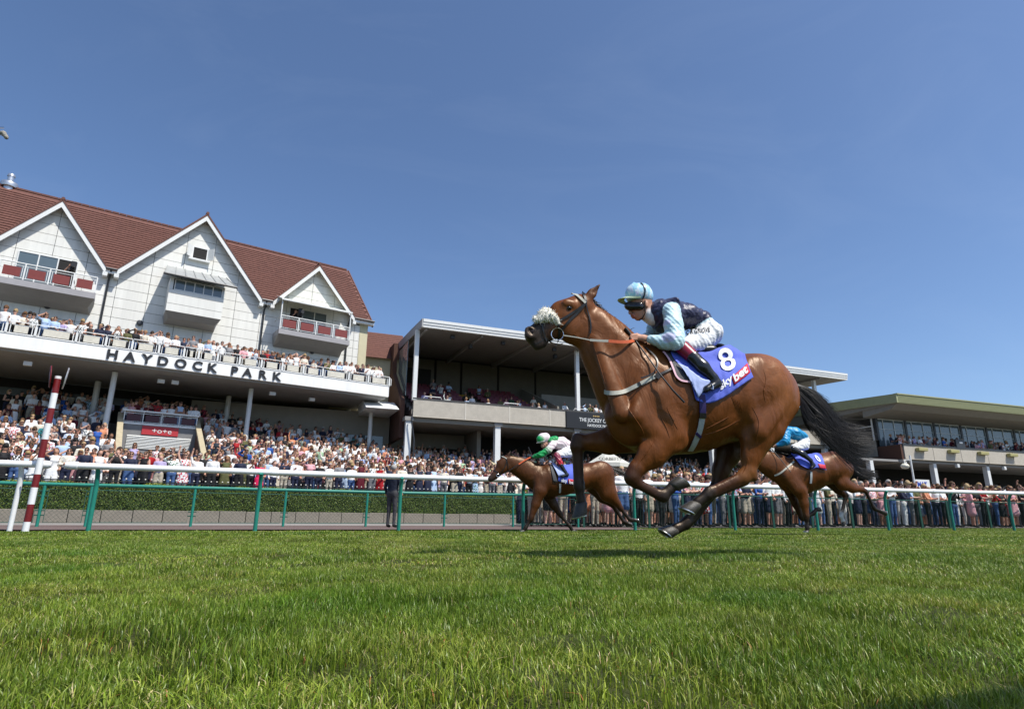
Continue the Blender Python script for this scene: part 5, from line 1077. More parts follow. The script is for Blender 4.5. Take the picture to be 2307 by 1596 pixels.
# muscle relief and folds
H1 += [((1905,1085,.070,22,12), (1990,1320,.192,30,16), .014, 'b'), ((2095,1165,.14,26,14), (2035,1325,.236,26,12), .014, 'b'), ((1915,1020,.052,26,14), (2030,1140,.112,38,18), .02, 'b')]
H1 += [((2062,1345,.205,42,18), (2090,1372,.215,36,16), .018, 'b'), ((2118,1268,.228,44,16), (2165,1390,.236,30,13), .012, 'b'), ((1972,1330,.09,40,28), (1985,1372,.085,34,26), .02, 'b')]
H1 += [((2420,1195,.18,62,28), (2470,1230,.18,60,25), .025, 'b'), ((2500,1250,.178,46,22), (2425,1372,.237,34,15), .011, 'b'), ((2526,1288,.112,28,22), (2462,1392,.162,24,15), .010, 'b'), ((2388,1190,.245,24,13), (2405,1335,.236,25,13), .012, 'b')]
H1 += [((2430,1395,.205,22,8), (2412,1455,.19,10,7), .015, 'b'), ((2395,1390,.20,16,9), (2388,1470,.185,9,6), .014, 'b')]
H1 += [((2365,1325,.285,16,10), (2378,1372,.265,18,12), .06, 'b', 1), ((2196,1345,.315,14,9), (2190,1415,.285,16,12), .06, 'b', 1), ((2368,1215,.315,12,8), (2372,1290,.31,14,8), .05, 'b', 1)]
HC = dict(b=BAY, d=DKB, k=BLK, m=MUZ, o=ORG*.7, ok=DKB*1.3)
B1, PX1 = horse_body(FH, .0115, H1, HC)
def col1(V, c):
    u, v, z = V.T; q = lambda x, y: PX1(x, y)
    # dark muzzle, mottled coat, upper rump lighter
    mz = np.clip((q(1765, 1040)[0]-u)/.09, 0, 1)[:, None]; c = c*(1-mz)+MUZ*mz
    n1 = (.5+.5*wav(u*4+3, z*4, .3, 2.5, 3))[:, None]; c = c*(.86+.26*n1)
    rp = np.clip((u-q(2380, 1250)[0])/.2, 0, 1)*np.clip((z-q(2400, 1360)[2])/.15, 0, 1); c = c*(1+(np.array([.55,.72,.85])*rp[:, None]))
    return c
horse1 = empty('racehorse', B1.world(PX1(2230, 1710))[...], 0, 'big bay racehorse wearing number 8 in mid gallop nearest the camera', 'horse')
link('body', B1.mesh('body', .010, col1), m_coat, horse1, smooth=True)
for cor, sole, rc, rs, toe, v in (((2150,1553),(2167,1526),.050,.066,(2200,1530),.165), ((1859,1608),(1868,1645),.050,.066,(1840,1660),-.15), ((2223,1609),(2212,1641),.052,.070,(2190,1640),.15), ((2154,1690),(2140,1715),.052,.070,(2110,1700),-.15)):
    hoof(B1, PX1, cor, sole, rc, rs, toe, v, horse1)
for s_ in (1, -1):
    e = PX1(1818, 984, .076*s_); b = MB(); b.lathe([(.001,-.026),(.017,-.019),(.026,0),(.017,.019),(.001,.026)], (0,0,0), 14); b.xf(lambda p: B1.world(e+np.array([p[0]*1.1, p[1]*.8, p[2]*.85]))); b.build('eye', m_eye, horse1, smooth=True)
m_hair_dir = 0
tail_hair(B1, PX1, [[(2535,1222),(2590,1245),(2640,1290),(2680,1345),(2720,1372),(2790,1400)], [(2543,1235),(2600,1290),(2650,1350),(2700,1400),(2740,1420),(2800,1425)], [(2548,1250),(2590,1320),(2640,1380),(2690,1425),(2730,1450),(2770,1470)], [(2550,1265),(2570,1340),(2610,1375),(2650,1405),(2690,1440),(2735,1478)]], 3400, 22, .0018, horse1, 5)
# mane: short dark tufts along the crest
r = np.random.default_rng(11); crest = resample([(1862,936),(1890,958),(1921,988),(1956,1018),(1991,1047),(2025,1075),(2060,1096)], 90); pt = []
for i in range(420):
    j = r.integers(0, 90); p = crest[j]+np.array([r.normal(0, 2), 0]); ln = r.uniform(8, 20) if j > 12 else r.uniform(6, 12); a = r.normal(-.75, .5) if r.random() < .6 else r.normal(.35, .3)
    k = np.linspace(0, 1, 7); g = p+np.stack([np.cos(a)*ln*k, np.sin(a)*ln*k*(.75-.5*k)+3*k*k], -1); sd = r.choice([-1, 1])*.018
    P = np.stack([PX1(g[t, 0], g[t, 1], sd+r.normal(0, .004)+sd*1.5*k[t]) for t in range(7)]); pt.append((B1.world(P), .0032*r.uniform(.6, 1.2)))
for (g, rr) in (([(2003,1062),(2012,1058),(2019,1050),(2030,1045)], .004), ([(1998,1054),(2008,1049),(2013,1052),(2022,1048)], .003), ([(1985,1040),(1996,1036),(2005,1040)], .003), ([(2010,1070),(2024,1070),(2030,1076)], .003)):
    q = resample(g, 9); pt.append((B1.world(np.stack([PX1(a, b_, .02) for a, b_ in q])), rr))
hair_lock(pt, .003, 'mane', horse1, m_hair)

# raised veins and skin ripples, half sunk in the coat
VN = [[(2004,1300),(2030,1338),(2052,1372),(2062,1402)], [(2096,1402),(2066,1446),(2040,1480),(2030,1498)], [(2205,1392),(2260,1386),(2312,1368),(2360,1342)], [(2250,1372),(2290,1352),(2330,1330)], [(2404,1300),(2424,1344),(2420,1390),(2406,1440)], [(1796,1030),(1778,1044),(1764,1058)], [(1832,1066),(1856,1078),(1874,1072)], [(2440,1180),(2448,1215),(2440,1250),(2446,1285)], [(1900,1110),(1918,1170),(1934,1225)], [(2130,1300),(2150,1342),(2166,1372)], [(2110,1330),(2128,1362),(2140,1398)], [(2392,1462),(2384,1490),(2372,1512)]]
VN += [[(2334+i*7,1262+i*5),(2345+i*6,1284+i*5),(2352+i*5,1304+i*4)] for i in range(5)]
for i, p in enumerate(VN):
    P = B1.hit(resample(p, 14), -.0012); rr = (.0046 if i < 12 else .0032)*np.sin(np.linspace(.35, 2.8, 14)); b = MB().tube([w_ for w_ in B1.world(P)], list(rr), 6); me = pymesh('vein', b.v, b.f, np.tile(BAY*1.02, (len(b.v), 1))); link('vein', me, m_coat, horse1, smooth=True)

for s_ in (1, -1):
    P = B1.hit([(1697,1056)], 0)[0]; P[1] *= s_; Nn = np.array([-.45, .85*s_, .1]); Nn /= np.linalg.norm(Nn); a_ = np.cross(Nn, [0,0,1.]); a_ /= np.linalg.norm(a_); c_ = np.cross(a_, Nn)
    b = MB().lathe([(.001,-.004),(.018,-.003),(.024,0),(.018,.003),(.001,.004)], (0,0,0), 16); b.xf(lambda p: B1.world(P+a_*p[0]*1.15+c_*p[1]*.85+Nn*p[2])); b.build('nostril', m_nost, horse1, smooth=True)
strap(B1, [(1698,1100),(1712,1098),(1728,1090),(1742,1080)], .004, .001, 12, .002).build('mouth_line', m_strapk, horse1)
# ------------------------------------------------------------------ tack of the leading horse
m_cloth = mat('saddle_cloth_blue', srgb(80, 98, 200), .72, .07, 30, .0015, 70, sheen=.15)
m_clothb = mat('cloth_lining', srgb(168, 182, 226), .75, .06, 20, .0015, 60)
m_whitepr = mat('white_print', (.80, .80, .80), .6, .04)
m_redpr = mat('red_print', srgb(196, 28, 56), .6, .06)
m_saddle = mat('saddle_leather', (.018, .015, .013), .35, .2, 20)
m_pad = mat('saddle_pad_grey', (.055, .055, .058), .7, .3, 18)
m_pink = mat('pink_edging', srgb(226, 178, 190), .6, .05)
m_rubber = mat('rein_rubber', srgb(196, 84, 34), .6, .1, 60, .0008, 200)
m_girth = mat('girth_purple', srgb(44, 30, 92), .6, .1, 40)
m_gw = mat('girth_elastic', srgb(176, 180, 178), .7, .1, 60, .0005, 300)
def patch(body, top, bot, na, nb, off, name, m, parent, wr=.004, seed=0, mirror=False, front=None):
    """cloth draped over the body: rows between two photographed edges"""
    T_, B_ = resample(top, na), resample(bot, na); g = np.zeros((nb, na, 2))
    for j in range(nb):
        t = j/(nb-1); g[j] = T_*(1-t)+B_*t
        if front is not None:
            fr_ = resample(front, nb)[j]; g[j] += (fr_-g[j, 0])*np.clip(1-np.linspace(0, 1, na)*1.6, 0, 1)[:, None]
    P = body.hit(g.reshape(-1, 2), off); N = body.grad(P)
    uu, jj = np.meshgrid(np.linspace(0, 1, na), np.linspace(0, 1, nb)); wv = (wr*np.sin(uu*17+jj*5+seed)*np.sin(jj*4+uu*6+seed*2)+wr*.6*np.sin(uu*41+3*jj+seed)).ravel()
    P = P+N*np.abs(wv)[:, None]; P = P.reshape(nb, na, 3)
    for _ in range(2):
        P[1:-1, 1:-1] = .5*P[1:-1, 1:-1]+.125*(P[:-2, 1:-1]+P[2:, 1:-1]+P[1:-1, :-2]+P[1:-1, 2:])
    i = np.arange(na-1)[None]+np.arange(nb-1)[:, None]*na; q = np.stack([i, i+na, i+na+1, i+1], -1).reshape(-1, 4)
    V = P.reshape(-1, 3)
    if mirror:
        Pm = V.copy(); Pm[:, 1] *= -1; k = len(V); top_ = np.arange(na-1); br = np.stack([top_, top_+1, top_+1+k, top_+k], -1)
        V = np.concatenate([V, Pm]); q = np.concatenate([q, q[:, ::-1]+k, br])
    o = link(name, pymesh(name, body.world(V), q), m, parent, smooth=True)
    md = o.modifiers.new('thickness', 'SOLIDIFY'); md.thickness = .004; md.offset = 1; return o
def print_text(body, txt, org, ex, ey, off, name, m, parent, bold=.0, size=1., sx=1.):
    """flat lettering pressed onto the cloth: org, ex, ey in photograph pixels"""
    me = text_mesh(txt, size, 0, sx, 1., bold=bold, res=5); bm = bmesh.new(); bm.from_mesh(me); bmesh.ops.triangulate(bm, faces=bm.faces)
    for _ in range(2): bmesh.ops.subdivide_edges(bm, edges=[e for e in bm.edges if e.calc_length() > .12], cuts=1)
    bmesh.ops.triangulate(bm, faces=bm.faces); bm.verts.ensure_lookup_table()
    xy = np.array([v.co[:2] for v in bm.verts]); f = [[v.index for v in q.verts] for q in bm.faces]; bm.free(); bpy.data.meshes.remove(me)
    g = np.array(org)+xy[:, :1]*np.array(ex)+xy[:, 1:]*np.array(ey); P = body.hit(g, off)
    return link(name, pymesh(name, body.world(P), f), m, parent)
BC = Body(FH, .0115); BC.pr = [p for p in B1.pr[:10] if not p[8]]; qq = 1/PX1.ppm
for s_ in (1, -1): BC.add(PX1(2200,1150,.08*s_), PX1(2300,1142,.08*s_), 34*qq, 36*qq, 40*qq, 40*qq, .06); BC.add(PX1(2300,1142,.06*s_), PX1(2346,1150,.06*s_), 36*qq, 34*qq, 40*qq, 36*qq, .06)
BC.field()
ctop = [(2137,1119),(2200,1130),(2262,1127),(2320,1108),(2345,1116),(2376,1136)]
cbot = [(2222,1279),(2262,1288),(2311,1269),(2356,1239),(2385,1219),(2403,1208)]
cl = patch(BC, ctop, cbot, 46, 30, .012, 'saddle_cloth', m_cloth, horse1, .007, 1, True, [(2137,1119),(2150,1150),(2178,1178),(2203,1220),(2222,1279)])
print_text(BC, '8', (2304,1194), (98,-32), (-33,-95), .030, 'number', m_whitepr, cl, bold=.012)
bx_ = patch(BC, [(2334,1208),(2384,1166)], [(2342,1232),(2393,1194)], 12, 6, .022, 'logo_panel', m_redpr, cl, 0, 0)
print_text(BC, 'bet', (2343,1224), (31,-24), (-11,-31), .030, 'lettering', m_whitepr, cl, bold=.03)
print_text(BC, 'sky', (2298,1248), (30,-22), (-10,-30), .026, 'lettering', m_whitepr, cl, bold=.03)
# turned-forward flap of the cloth, showing its pale lining
fl = patch(BC, [(2160,1166),(2190,1180),(2235,1212),(2268,1222)], [(2202,1218),(2214,1246),(2222,1262),(2226,1272)], 18, 12, .028, 'turned_flap', m_clothb, cl, .008, 3)
# saddle pad, edging, saddle
pd = patch(B1, [(2118,1128),(2150,1136),(2180,1150)], [(2166,1213),(2186,1220),(2204,1219)], 18, 16, .010, 'saddle_pad', m_pad, horse1, 0, 0, True, [(2118,1128),(2136,1150),(2150,1184),(2166,1213)])
strap(B1, [(2118,1128),(2136,1152),(2150,1184),(2158,1204),(2175,1218),(2204,1222)], .016, .018, 28).build('edging', m_pink, pd, smooth=True)
b = Body(FH, .012)
for s_ in (1, -1): b.add(PX1(2150,1118,.09*s_), PX1(2270,1120,.11*s_), .045, .05, .06, .08, .05)
b.add(PX1(2140,1112,0), PX1(2150,1118,0), .04, .05, .09, .09, .05); b.add(PX1(2290,1112,0), PX1(2300,1116,0), .035, .03, .11, .10, .05); b.field().nets().smooth(2)
link('saddle', b.mesh('saddle'), m_saddle, horse1, smooth=True)
# girth, breastgirth
strap(B1, [(2240,1262),(2243,1290),(2243,1322)], .052, .012, 14, .008).build('girth', m_girth, horse1, smooth=True)
g_ = strap(B1, [(2243,1322),(2240,1345),(2234,1372),(2224,1398),(2212,1424),(2204,1436)], .046, .010, 18, .007).build('girth_elastic', m_gw, horse1, smooth=True)
strap(B1, [(2232,1384),(2226,1390)], .058, .016, 6, .008).build('buckle', m_girth, g_)
strap(B1, [(2243,1318),(2242,1334)], .056, .018, 6, .008).build('keeper', m_strapk, g_)
strap(B1, [(1932,1250),(1950,1256),(1991,1252),(2043,1228),(2096,1200)], .034, .006, 30, .006).build('breastgirth', m_strapw, horse1, smooth=True)
strap(B1, [(2090,1204),(2130,1186),(2180,1160),(2215,1140)], .018, .010, 20).build('breastgirth_strap', m_strapk, horse1, smooth=True)
strap(B1, [(2040,1222),(2046,1234)], .020, .012, 5).build('strap_keeper', m_strapk, horse1)
strap(B1, [(2094,1196),(2108,1206)], .05, .012, 5).build('strap_buckle', m_strapk, horse1)
# bridle
br = strap(B1, [(1826,938),(1840,942),(1856,955),(1870,968)], .022, .006, 14, .006).build('browband', m_strapw, horse1, smooth=True)
for pts, wd in (([(1872,966),(1850,993),(1822,1020),(1798,1048),(1786,1060)], .020), ([(1868,972),(1848,986),(1815,1008),(1782,1028)], .018), ([(1872,966),(1874,985),(1882,1010),(1888,1040),(1886,1066)], .011), ([(1862,932),(1868,948),(1872,966)], .020), ([(1727,1020),(1732,1040),(1738,1066),(1745,1090)], .013), ([(1782,1028),(1786,1050),(1785,1080),(1776,1104)], .018), ([(1740,1078),(1760,1092),(1785,1098),(1800,1096)], .013)):
    strap(B1, pts, wd, .005, 18, .005).build('bridle_strap', m_strapk, horse1, smooth=True)
def ring(px, c, r_, v, tr, m, name, parent, body):
    pts = [body.world(px(c[0]+r_*math.cos(a), c[1]+r_*math.sin(a), v)) for a in np.linspace(0, 2*math.pi, 28, endpoint=False)]
    return MB().tube(pts, tr, 6, closed=True).build(name, m, parent, smooth=True)
for s_ in (1, -1): ring(PX1, (1781,1067), 19.5, .072*s_, .0035, m_metal, 'bit_ring', horse1, B1)
# sheepskin noseband: woolly lump over the nose
wool = mat('sheepskin', (.86, .83, .72), .95, .18, 60, .006, 160, spec=.1)
b = Body(FH, .008); q = 1/PX1.ppm
for i, (x, y, rr) in enumerate(((1722,1012,9),(1730,1002,13),(1742,996,16),(1755,1000,17),(1766,1010,15),(1775,1022,11),(1740,1008,13))):
    for s_ in (-1, 0, 1): b.add(PX1(x+4*abs(s_), y+9*abs(s_), .05*s_), PX1(x+2+4*abs(s_), y+2+9*abs(s_), .055*s_), rr*q*.86, rr*q*.86, rr*q*.98, rr*q*.98, .02)
for s_ in (-1, 1): b.add(PX1(1726,1014,.055*s_), PX1(1730,1022,.062*s_), 8*q, 8*q, None, None, .01); b.add(PX1(1710,1018,.04*s_), PX1(1714,1024,.045*s_), 8*q, 8*q, None, None, .01)
b.field().nets()
rr_ = np.random.default_rng(3); g = b.grad(b.V); b.V = b.V+g*(.004*np.sin(b.V[:, 0:1]*310)*np.sin(b.V[:, 2:3]*290)+.0035*np.sin(b.V[:, 1:2]*260+b.V[:, 0:1]*150)+rr_.normal(0, .0012, (len(b.V), 1)))
nb = link('sheepskin_noseband', b.mesh('noseband'), wool, horse1, smooth=True)
pk = rr_.choice(len(b.V), 900); gn = b.grad(b.V[pk]); pt = []
for a_, n_ in zip(b.V[pk], gn): c_ = a_+n_*.006+rr_.normal(0, .004, 3); e_ = c_+n_*.006+rr_.normal(0, .006, 3); pt.append((b.world(np.stack([a_, c_, e_])), .0022))
hair_lock(pt, .002, 'wool', nb, wool)['kind'] = 'stuff'
# reins: thin strap from ring, leather, orange rubber grip
def free_strap(pts, wd, m, name, parent, body=B1, px=PX1, n=24, thick=.004):
    P = resample([tuple(px(x, y, v)) for x, y, v in pts], n); Pw = body.world(P); return ribbon(Pw, np.tile(body.f.N, (n, 1)), wd, thick).build(name, m, parent, smooth=True)
for s_, dy in ((1, 0), (-1, 2)):
    free_strap([(1799,1071+dy,.075*s_),(1840,1077+dy,.10*s_),(1885,1086+dy,.125*s_)], .008, m_strapw if s_ > 0 else m_strapk, 'rein', horse1)
    free_strap([(1885,1086+dy,.125*s_),(1915,1088+dy,.15*s_),(1946,1089+dy,.17*s_)], .020, m_strapw if s_ > 0 else m_strapk, 'rein', horse1)
    free_strap([(1944,1089+dy,.17*s_),(1985,1092+dy,.18*s_),(2014,1090+dy,.16*s_),(2030,1084+dy,.11*s_)], .026, m_rubber, 'rein_grip', horse1)
free_strap([(2036,1094,.05),(2070,1115,.14),(2100,1150,.21),(2092,1186,.255),(2060,1204,.27),(2048,1206,.27)], .012, m_strapk, 'rein_end', horse1)
# ------------------------------------------------------------------ jockey of the leading horse
SKIN = np.array((.50, .255, .165)); NAVY = np.array((.020, .020, .062)); PALE = np.array(srgb(196, 226, 231)); LAV = np.array(srgb(205, 205, 232)); WHT = np.array((.78, .78, .78))
m_silk = mat('silk', attr='Col', rough=.40, var=.05, scale=20, bump=.010, bscale=13, spec=.5, bstretch=(1,1,2.4), sheen=.1)
m_skin = mat('skin', attr='Col', rough=.5, var=.06, scale=40, bump=.0004, bscale=300, spec=.35)
m_boot = mat('boot_leather', (.010, .010, .011), .24, .15, 30, .002, 25, spec=.6)
m_redl = mat('red_gaiter', srgb(140, 18, 48), .3, .1, 30, .001, 30)
m_gog = mat('goggles_black', (.008, .008, .009), .12, 0, spec=.6)
m_satin = mat('helmet_satin', attr='Col', rough=.30, var=.10, scale=14, bump=.004, bscale=22, spec=.5)
m_peak = mat('peak_cover', srgb(196, 214, 176), .45, .1, 20)
m_whip = mat('whip_black', (.014, .014, .014), .45, .2, 60)
def J(zx, zy, v=0.): return PX1(1960+zx/5.7625, 890+zy/5.7625, v)
q = 1/PX1.ppm; z = q/5.7625
jockey = empty('person', B1.world(J(1600,1300)), 0, 'jockey in navy and pale blue silks crouched on the number 8 horse', 'jockey')
A = Body(FH, .0075)
def pr(Bd, a, b, ra, rb, wa, wb, k, c): Bd.add(J(*a), J(*b), ra*z, rb*z, wa*z, wb*z, k, c)
# torso, seat, thighs
pr(A, (870,650,0), (1000,700,0), 285, 290, 330, 370, .04, NAVY); pr(A, (1000,700,0), (1300,690,0), 300, 240, 370, 320, .04, NAVY); pr(A, (1300,690,0), (1590,760,0), 240, 185, 320, 270, .04, NAVY)
pr(A, (1100,440,.10), (1150,470,-.10), 80, 80, 200, 200, .05, NAVY)
pr(A, (1660,900,0), (1745,1010,0), 185, 232, 300, 360, .03, WHT); pr(A, (1745,1030,.07), (1560,1140,.13), 240, 215, 190, 170, .04, WHT); pr(A, (1745,1030,-.07), (1560,1140,-.13), 240, 215, 190, 170, .04, WHT)
pr(A, (1560,1140,.13), (1370,1215,.19), 205, 140, 150, 120, .03, WHT); pr(A, (1560,1140,-.13), (1370,1215,-.19), 205, 140, 150, 120, .03, WHT)
# near arm, far arm
pr(A, (1075,600,.165), (1110,860,.20), 150, 175, 120, 140, .03, PALE); pr(A, (1110,860,.20), (1150,1120,.235), 175, 160, 140, 140, .03, PALE); pr(A, (1130,1150,.235), (900,1160,.17), 165, 135, 140, 120, .03, PALE); pr(A, (900,1160,.17), (690,1115,.14), 135, 85, 120, 80, .02, PALE)
pr(A, (960,640,-.165), (780,900,-.20), 150, 165, 120, 130, .03, PALE); pr(A, (780,900,-.20), (720,1080,-.20), 160, 140, 130, 120, .03, PALE); pr(A, (720,1080,-.20), (540,1100,-.09), 130, 80, 110, 80, .03, PALE)
A.field().nets()
# cloth folds pushed into the surface
V = A.V; g = A.grad(V); u, v, h = V.T
arm = np.clip((np.abs(v)-.12)/.06, 0, 1); fold = .008*wav(u*6+h*3, h*8+u*7+v*6, .3, 1.3, 3)*arm+.008*wav(u*9-h*6, h*8+u*4+v*3, .3, 1.2, 6)*(1-arm)
seat = (u > J(1640,900)[0]).astype(float); fold = fold*(1-seat)+seat*(.004*np.sin((u*1.0+h*.35)*120+3*wav(u*3, h*3, .3, 2, 2))+.004*wav(u*9, h*4, .3, 1.3, 5))
A.V = V+g*fold[:, None]; A.smooth(1, .4)
def jcol(V, c):
    u, v, h = V.T; far = c.copy()
    # crisp borders: pick the nearest of the three cloth colours
    pal = np.stack([NAVY, PALE, WHT]); d = ((c[:, None]-pal[None])**2).sum(-1); c = pal[d.argmin(1)]
    sp = np.zeros(len(V), bool)
    for (x, y, r_) in ((1000,1090,95),(990,800,55),(1240,560,40),(760,1190,30)):
        p = J(x, y, .24); sp |= ((u-p[0])**2+(h-p[2])**2 < (r_*z)**2) & (v > .1)
    c[sp & (np.abs(c-PALE).sum(1) < .01)] = LAV
    p = J(860, 940, .2); sp = ((u-p[0])**2/1.6+(h-p[2])**2 < (105*z)**2) & (v > .02) & (np.abs(c-NAVY).sum(1) < .01); c[sp] = np.array(srgb(96, 94, 116))
    return c
link('silks_and_breeches', A.mesh('silks', .006, jcol), m_silk, jockey, smooth=True)
# head
Hd = Body(FH, .0055)
pr(Hd, (500,400,0), (520,420,0), 205, 205, 165, 165, .02, SKIN); pr(Hd, (425,530,0), (480,590,0), 140, 150, 118, 125, .02, SKIN); pr(Hd, (440,650,0), (450,712,0), 92, 66, 88, 66, .015, SKIN); pr(Hd, (540,600,.03), (520,680,.025), 95, 75, 70, 60, .02, SKIN); pr(Hd, (540,600,-.03), (520,680,-.025), 95, 75, 70, 60, .02, SKIN)
pr(Hd, (295,555,0), (302,630,0), 20, 28, 26, 36, .010, SKIN); pr(Hd, (318,640,.018), (320,642,-.018), 18, 18, 22, 22, .008, SKIN); pr(Hd, (345,675,0), (360,680,0), 26, 28, 60, 60, .008, SKIN*np.array([.9,.62,.6])); pr(Hd, (365,705,0), (375,712,0), 24, 26, 55, 55, .008, SKIN*np.array([.9,.62,.6]))
pr(Hd, (605,450,.072), (612,500,.074), 42, 34, 22, 22, .008, SKIN); pr(Hd, (605,450,-.072), (612,500,-.074), 42, 34, 22, 22, .008, SKIN)
pr(Hd, (610,560,0), (760,700,0), 130, 150, 130, 150, .02, SKIN); pr(Hd, (640,660,0), (720,720,0), 150, 150, 150, 165, .01, WHT)
Hd.field().nets().smooth(2); link('body', Hd.mesh('head', .004), m_skin, jockey, smooth=True)
# goggles and strap, chin strap
Gg = Body(FH, .0055)
for s_ in (1, -1): pr(Gg, (300,505,.02*s_), (490,505,.066*s_), 88, 80, 52, 50, .02, SKIN)
pr(Gg, (262,500,0), (275,510,0), 60, 60, 60, 60, .02, SKIN); Gg.field().nets().smooth(1); link('goggles', Gg.mesh('goggles'), m_gog, jockey, smooth=True)
# cap: skull with satin cover, peak, pompom seam, strap
Cp = Body(FH, .006)
pr(Cp, (430,290,0), (500,280,0), 225, 215, 205, 205, .03, PALE); pr(Cp, (560,330,0), (520,300,0), 170, 200, 185, 195, .03, PALE); pr(Cp, (440,620,0), (520,620,0), 235, 235, 300, 300, .02, PALE); Cp.pr[-1] = Cp.pr[-1][:8]+(True,)
pr(Cp, (375,88,0), (385,92,0), 26, 22, 26, 22, .02, PALE); Cp.field().nets().smooth(1)
def ccol(V, c):
    u, v, h = V.T; n1 = wav(u*14, h*14+v*9, .3, 3, 9); c = np.tile(np.array(srgb(160, 208, 230)), (len(V), 1)); c[n1 > .05] = np.array(srgb(212, 232, 240)); c[n1 > .42] = LAV; return c
cap = link('cap', Cp.mesh('cap', .01, ccol), m_satin, jockey, smooth=True)
o_ = J(440, 385, 0); vs = []; f = []
for layer in (0, 1):
    for i in range(19):
        a = rad(-86+172*i/18)
        for k, (ru, rv, dz) in enumerate(((250*z, 215*z, 6*z), (330*z, 225*z, 0), (395*z, 215*z, -22*z))):
            vs.append(B1.world(o_+np.array([-math.cos(a)*ru, math.sin(a)*rv, dz-.010*math.sin(a)**2-layer*.005])))
for layer in (0, 1):
    for i in range(18):
        for k in range(2):
            a = layer*57+i*3+k; qd = [a, a+1, a+4, a+3]; f.append(qd if layer else qd[::-1])
for i in range(18): a = i*3+2; f.append([a, a+3, a+60, a+57])
MB().add(vs, f).build('peak', m_peak, cap, smooth=True)
strap(Cp, [(1960+530/5.7625, 890+385/5.7625), (1960+575/5.7625, 890+270/5.7625), (1960+580/5.7625, 890+180/5.7625), (1960+545/5.7625, 890+110/5.7625), (1960+500/5.7625, 890+84/5.7625)], .010, .003, 20).build('goggle_strap', m_strapk, cap, smooth=True)
MB().tube([B1.world(J(585,400,.078)), B1.world(J(575,520,.078)), B1.world(J(590,620,.068)), B1.world(J(540,720,.05)), B1.world(J(470,770,.02))], .005, 6).build('chin_strap', m_strapk, cap, smooth=True)
# legs: red gaiter and black boot, both sides
for s_ in (1, -1):
    Bt = Body(FH, .009); S_ = lambda x, y, v: PX1(x, y, v*s_)
    Bt.add(S_(2172,1102,.20), S_(2218,1144,.255), 24*q, 22*q, 20*q, 19*q, .02, SKIN); Bt.field().nets().smooth(1); lg = link('gaiter', Bt.mesh('gaiter'), m_redl, jockey, smooth=True)
    Bt = Body(FH, .008)
    Bt.add(S_(2214,1140,.255), S_(2246,1172,.285), 22*q, 21*q, 18*q, 18*q, .02, SKIN); Bt.add(S_(2246,1172,.285), S_(2281,1207,.31), 21*q, 14*q, 18*q, 13*q, .02, SKIN); Bt.add(S_(2281,1207,.31), S_(2290,1224,.315), 13*q, 13*q, 11*q, 12*q, .02, SKIN); Bt.add(S_(2292,1224,.315), S_(2256,1242,.325), 14*q, 10*q, 14*q, 14*q, .02, SKIN); Bt.add(S_(2298,1232,.315), S_(2254,1250,.325), 5*q, 5*q, 12*q, 14*q, .008, SKIN)
    Bt.field().nets().smooth(1); link('boot', Bt.mesh('boot'), m_boot, jockey, smooth=True)
    # stirrup iron and leather
    c = S_(2266,1244,.325); pts = [B1.world(c+np.array([.012*math.sin(a), .058*math.cos(a), .055*abs(math.sin(a))*(1 if math.sin(a) > 0 else .3)-.01])) for a in np.linspace(0, 2*math.pi, 20, endpoint=False)]
    MB().tube(pts, .006, 6, closed=True).build('stirrup', m_metal, horse1, smooth=True)
    P = np.stack([B1.world(S_(x, y, v)) for x, y, v in ((2200,1128,.20), (2236,1180,.27), (2270,1228,.30))]); ribbon(resample(P, 12), np.tile(FH.N*s_, (12, 1)), .018).build('stirrup_leather', m_strapk, horse1, smooth=True)
# hands: palm, four unequal fingers curled round the rein, thumb on top
for s_, dx, dy, vv in ((1, 0, 0, .115), (-1, -40, 20, -.07)):
    Hn = Body(FH, .0042); h_ = lambda x, y, v: (x+dx, y+dy, vv+v*s_)
    pr(Hn, h_(640,1105,.005), h_(560,1095,.005), 58, 62, 42, 42, .012, SKIN); pr(Hn, h_(560,1095,.005), h_(430,1075,.0), 62, 66, 46, 42, .012, SKIN)
    for i, (ky, L1, L2) in enumerate(((1030, 92, 70), (1058, 104, 78), (1088, 98, 72), (1116, 78, 58))):
        pr(Hn, h_(420,ky,.012), h_(420-L1,ky+8,.016), 21, 19, 22, 20, .006, SKIN); pr(Hn, h_(420-L1,ky+8,.016), h_(420-L1+20,ky+L2*.62,.004), 19, 17, 20, 18, .006, SKIN); pr(Hn, h_(420-L1+20,ky+L2*.62,.004), h_(420-L1+75,ky+L2*.72,-.006), 17, 15, 18, 16, .006, SKIN)
    pr(Hn, h_(540,1060,-.012), h_(430,1022,-.022), 27, 23, 26, 22, .008, SKIN); pr(Hn, h_(430,1022,-.022), h_(345,1030,-.020), 22, 17, 21, 17, .006, SKIN)
    Hn.field().nets().smooth(1); link('hand', Hn.mesh('hand', .003), m_skin, jockey, smooth=True)
MB().tube([B1.world(J(x, 1100+(x-640)*.02+25*math.sin(a), .12+.018*math.cos(a)) ) for x, a in [(655, t) for t in np.linspace(0, 6.283, 14, endpoint=False)]], .006, 6, closed=True).build('wristband', m_strapk, jockey, smooth=True)
wp = MB(); wp.tube([B1.world(PX1(*p)) for p in ((1998,1048,.10), (2014,1068,.11), (2032,1090,.12))], [.016, .013, .012], 8); wp.tube([B1.world(PX1(*p)) for p in ((2032,1090,.12), (2070,1140,.21), (2110,1196,.30), (2150,1246,.335), (2187,1285,.34))], [.008, .0065, .006, .008, .009], 8)
tag(wp.build('riding_whip', m_whip, None, smooth=True), 'slim black whip in the hand of the navy-clad jockey', 'whip')
print_me = text_mesh("C R GRIGVE", 1., 0, 1., bold=.03, res=2); vv_, ff_ = mesh_arrays(print_me); wd_ = vv_[:, 0].max()
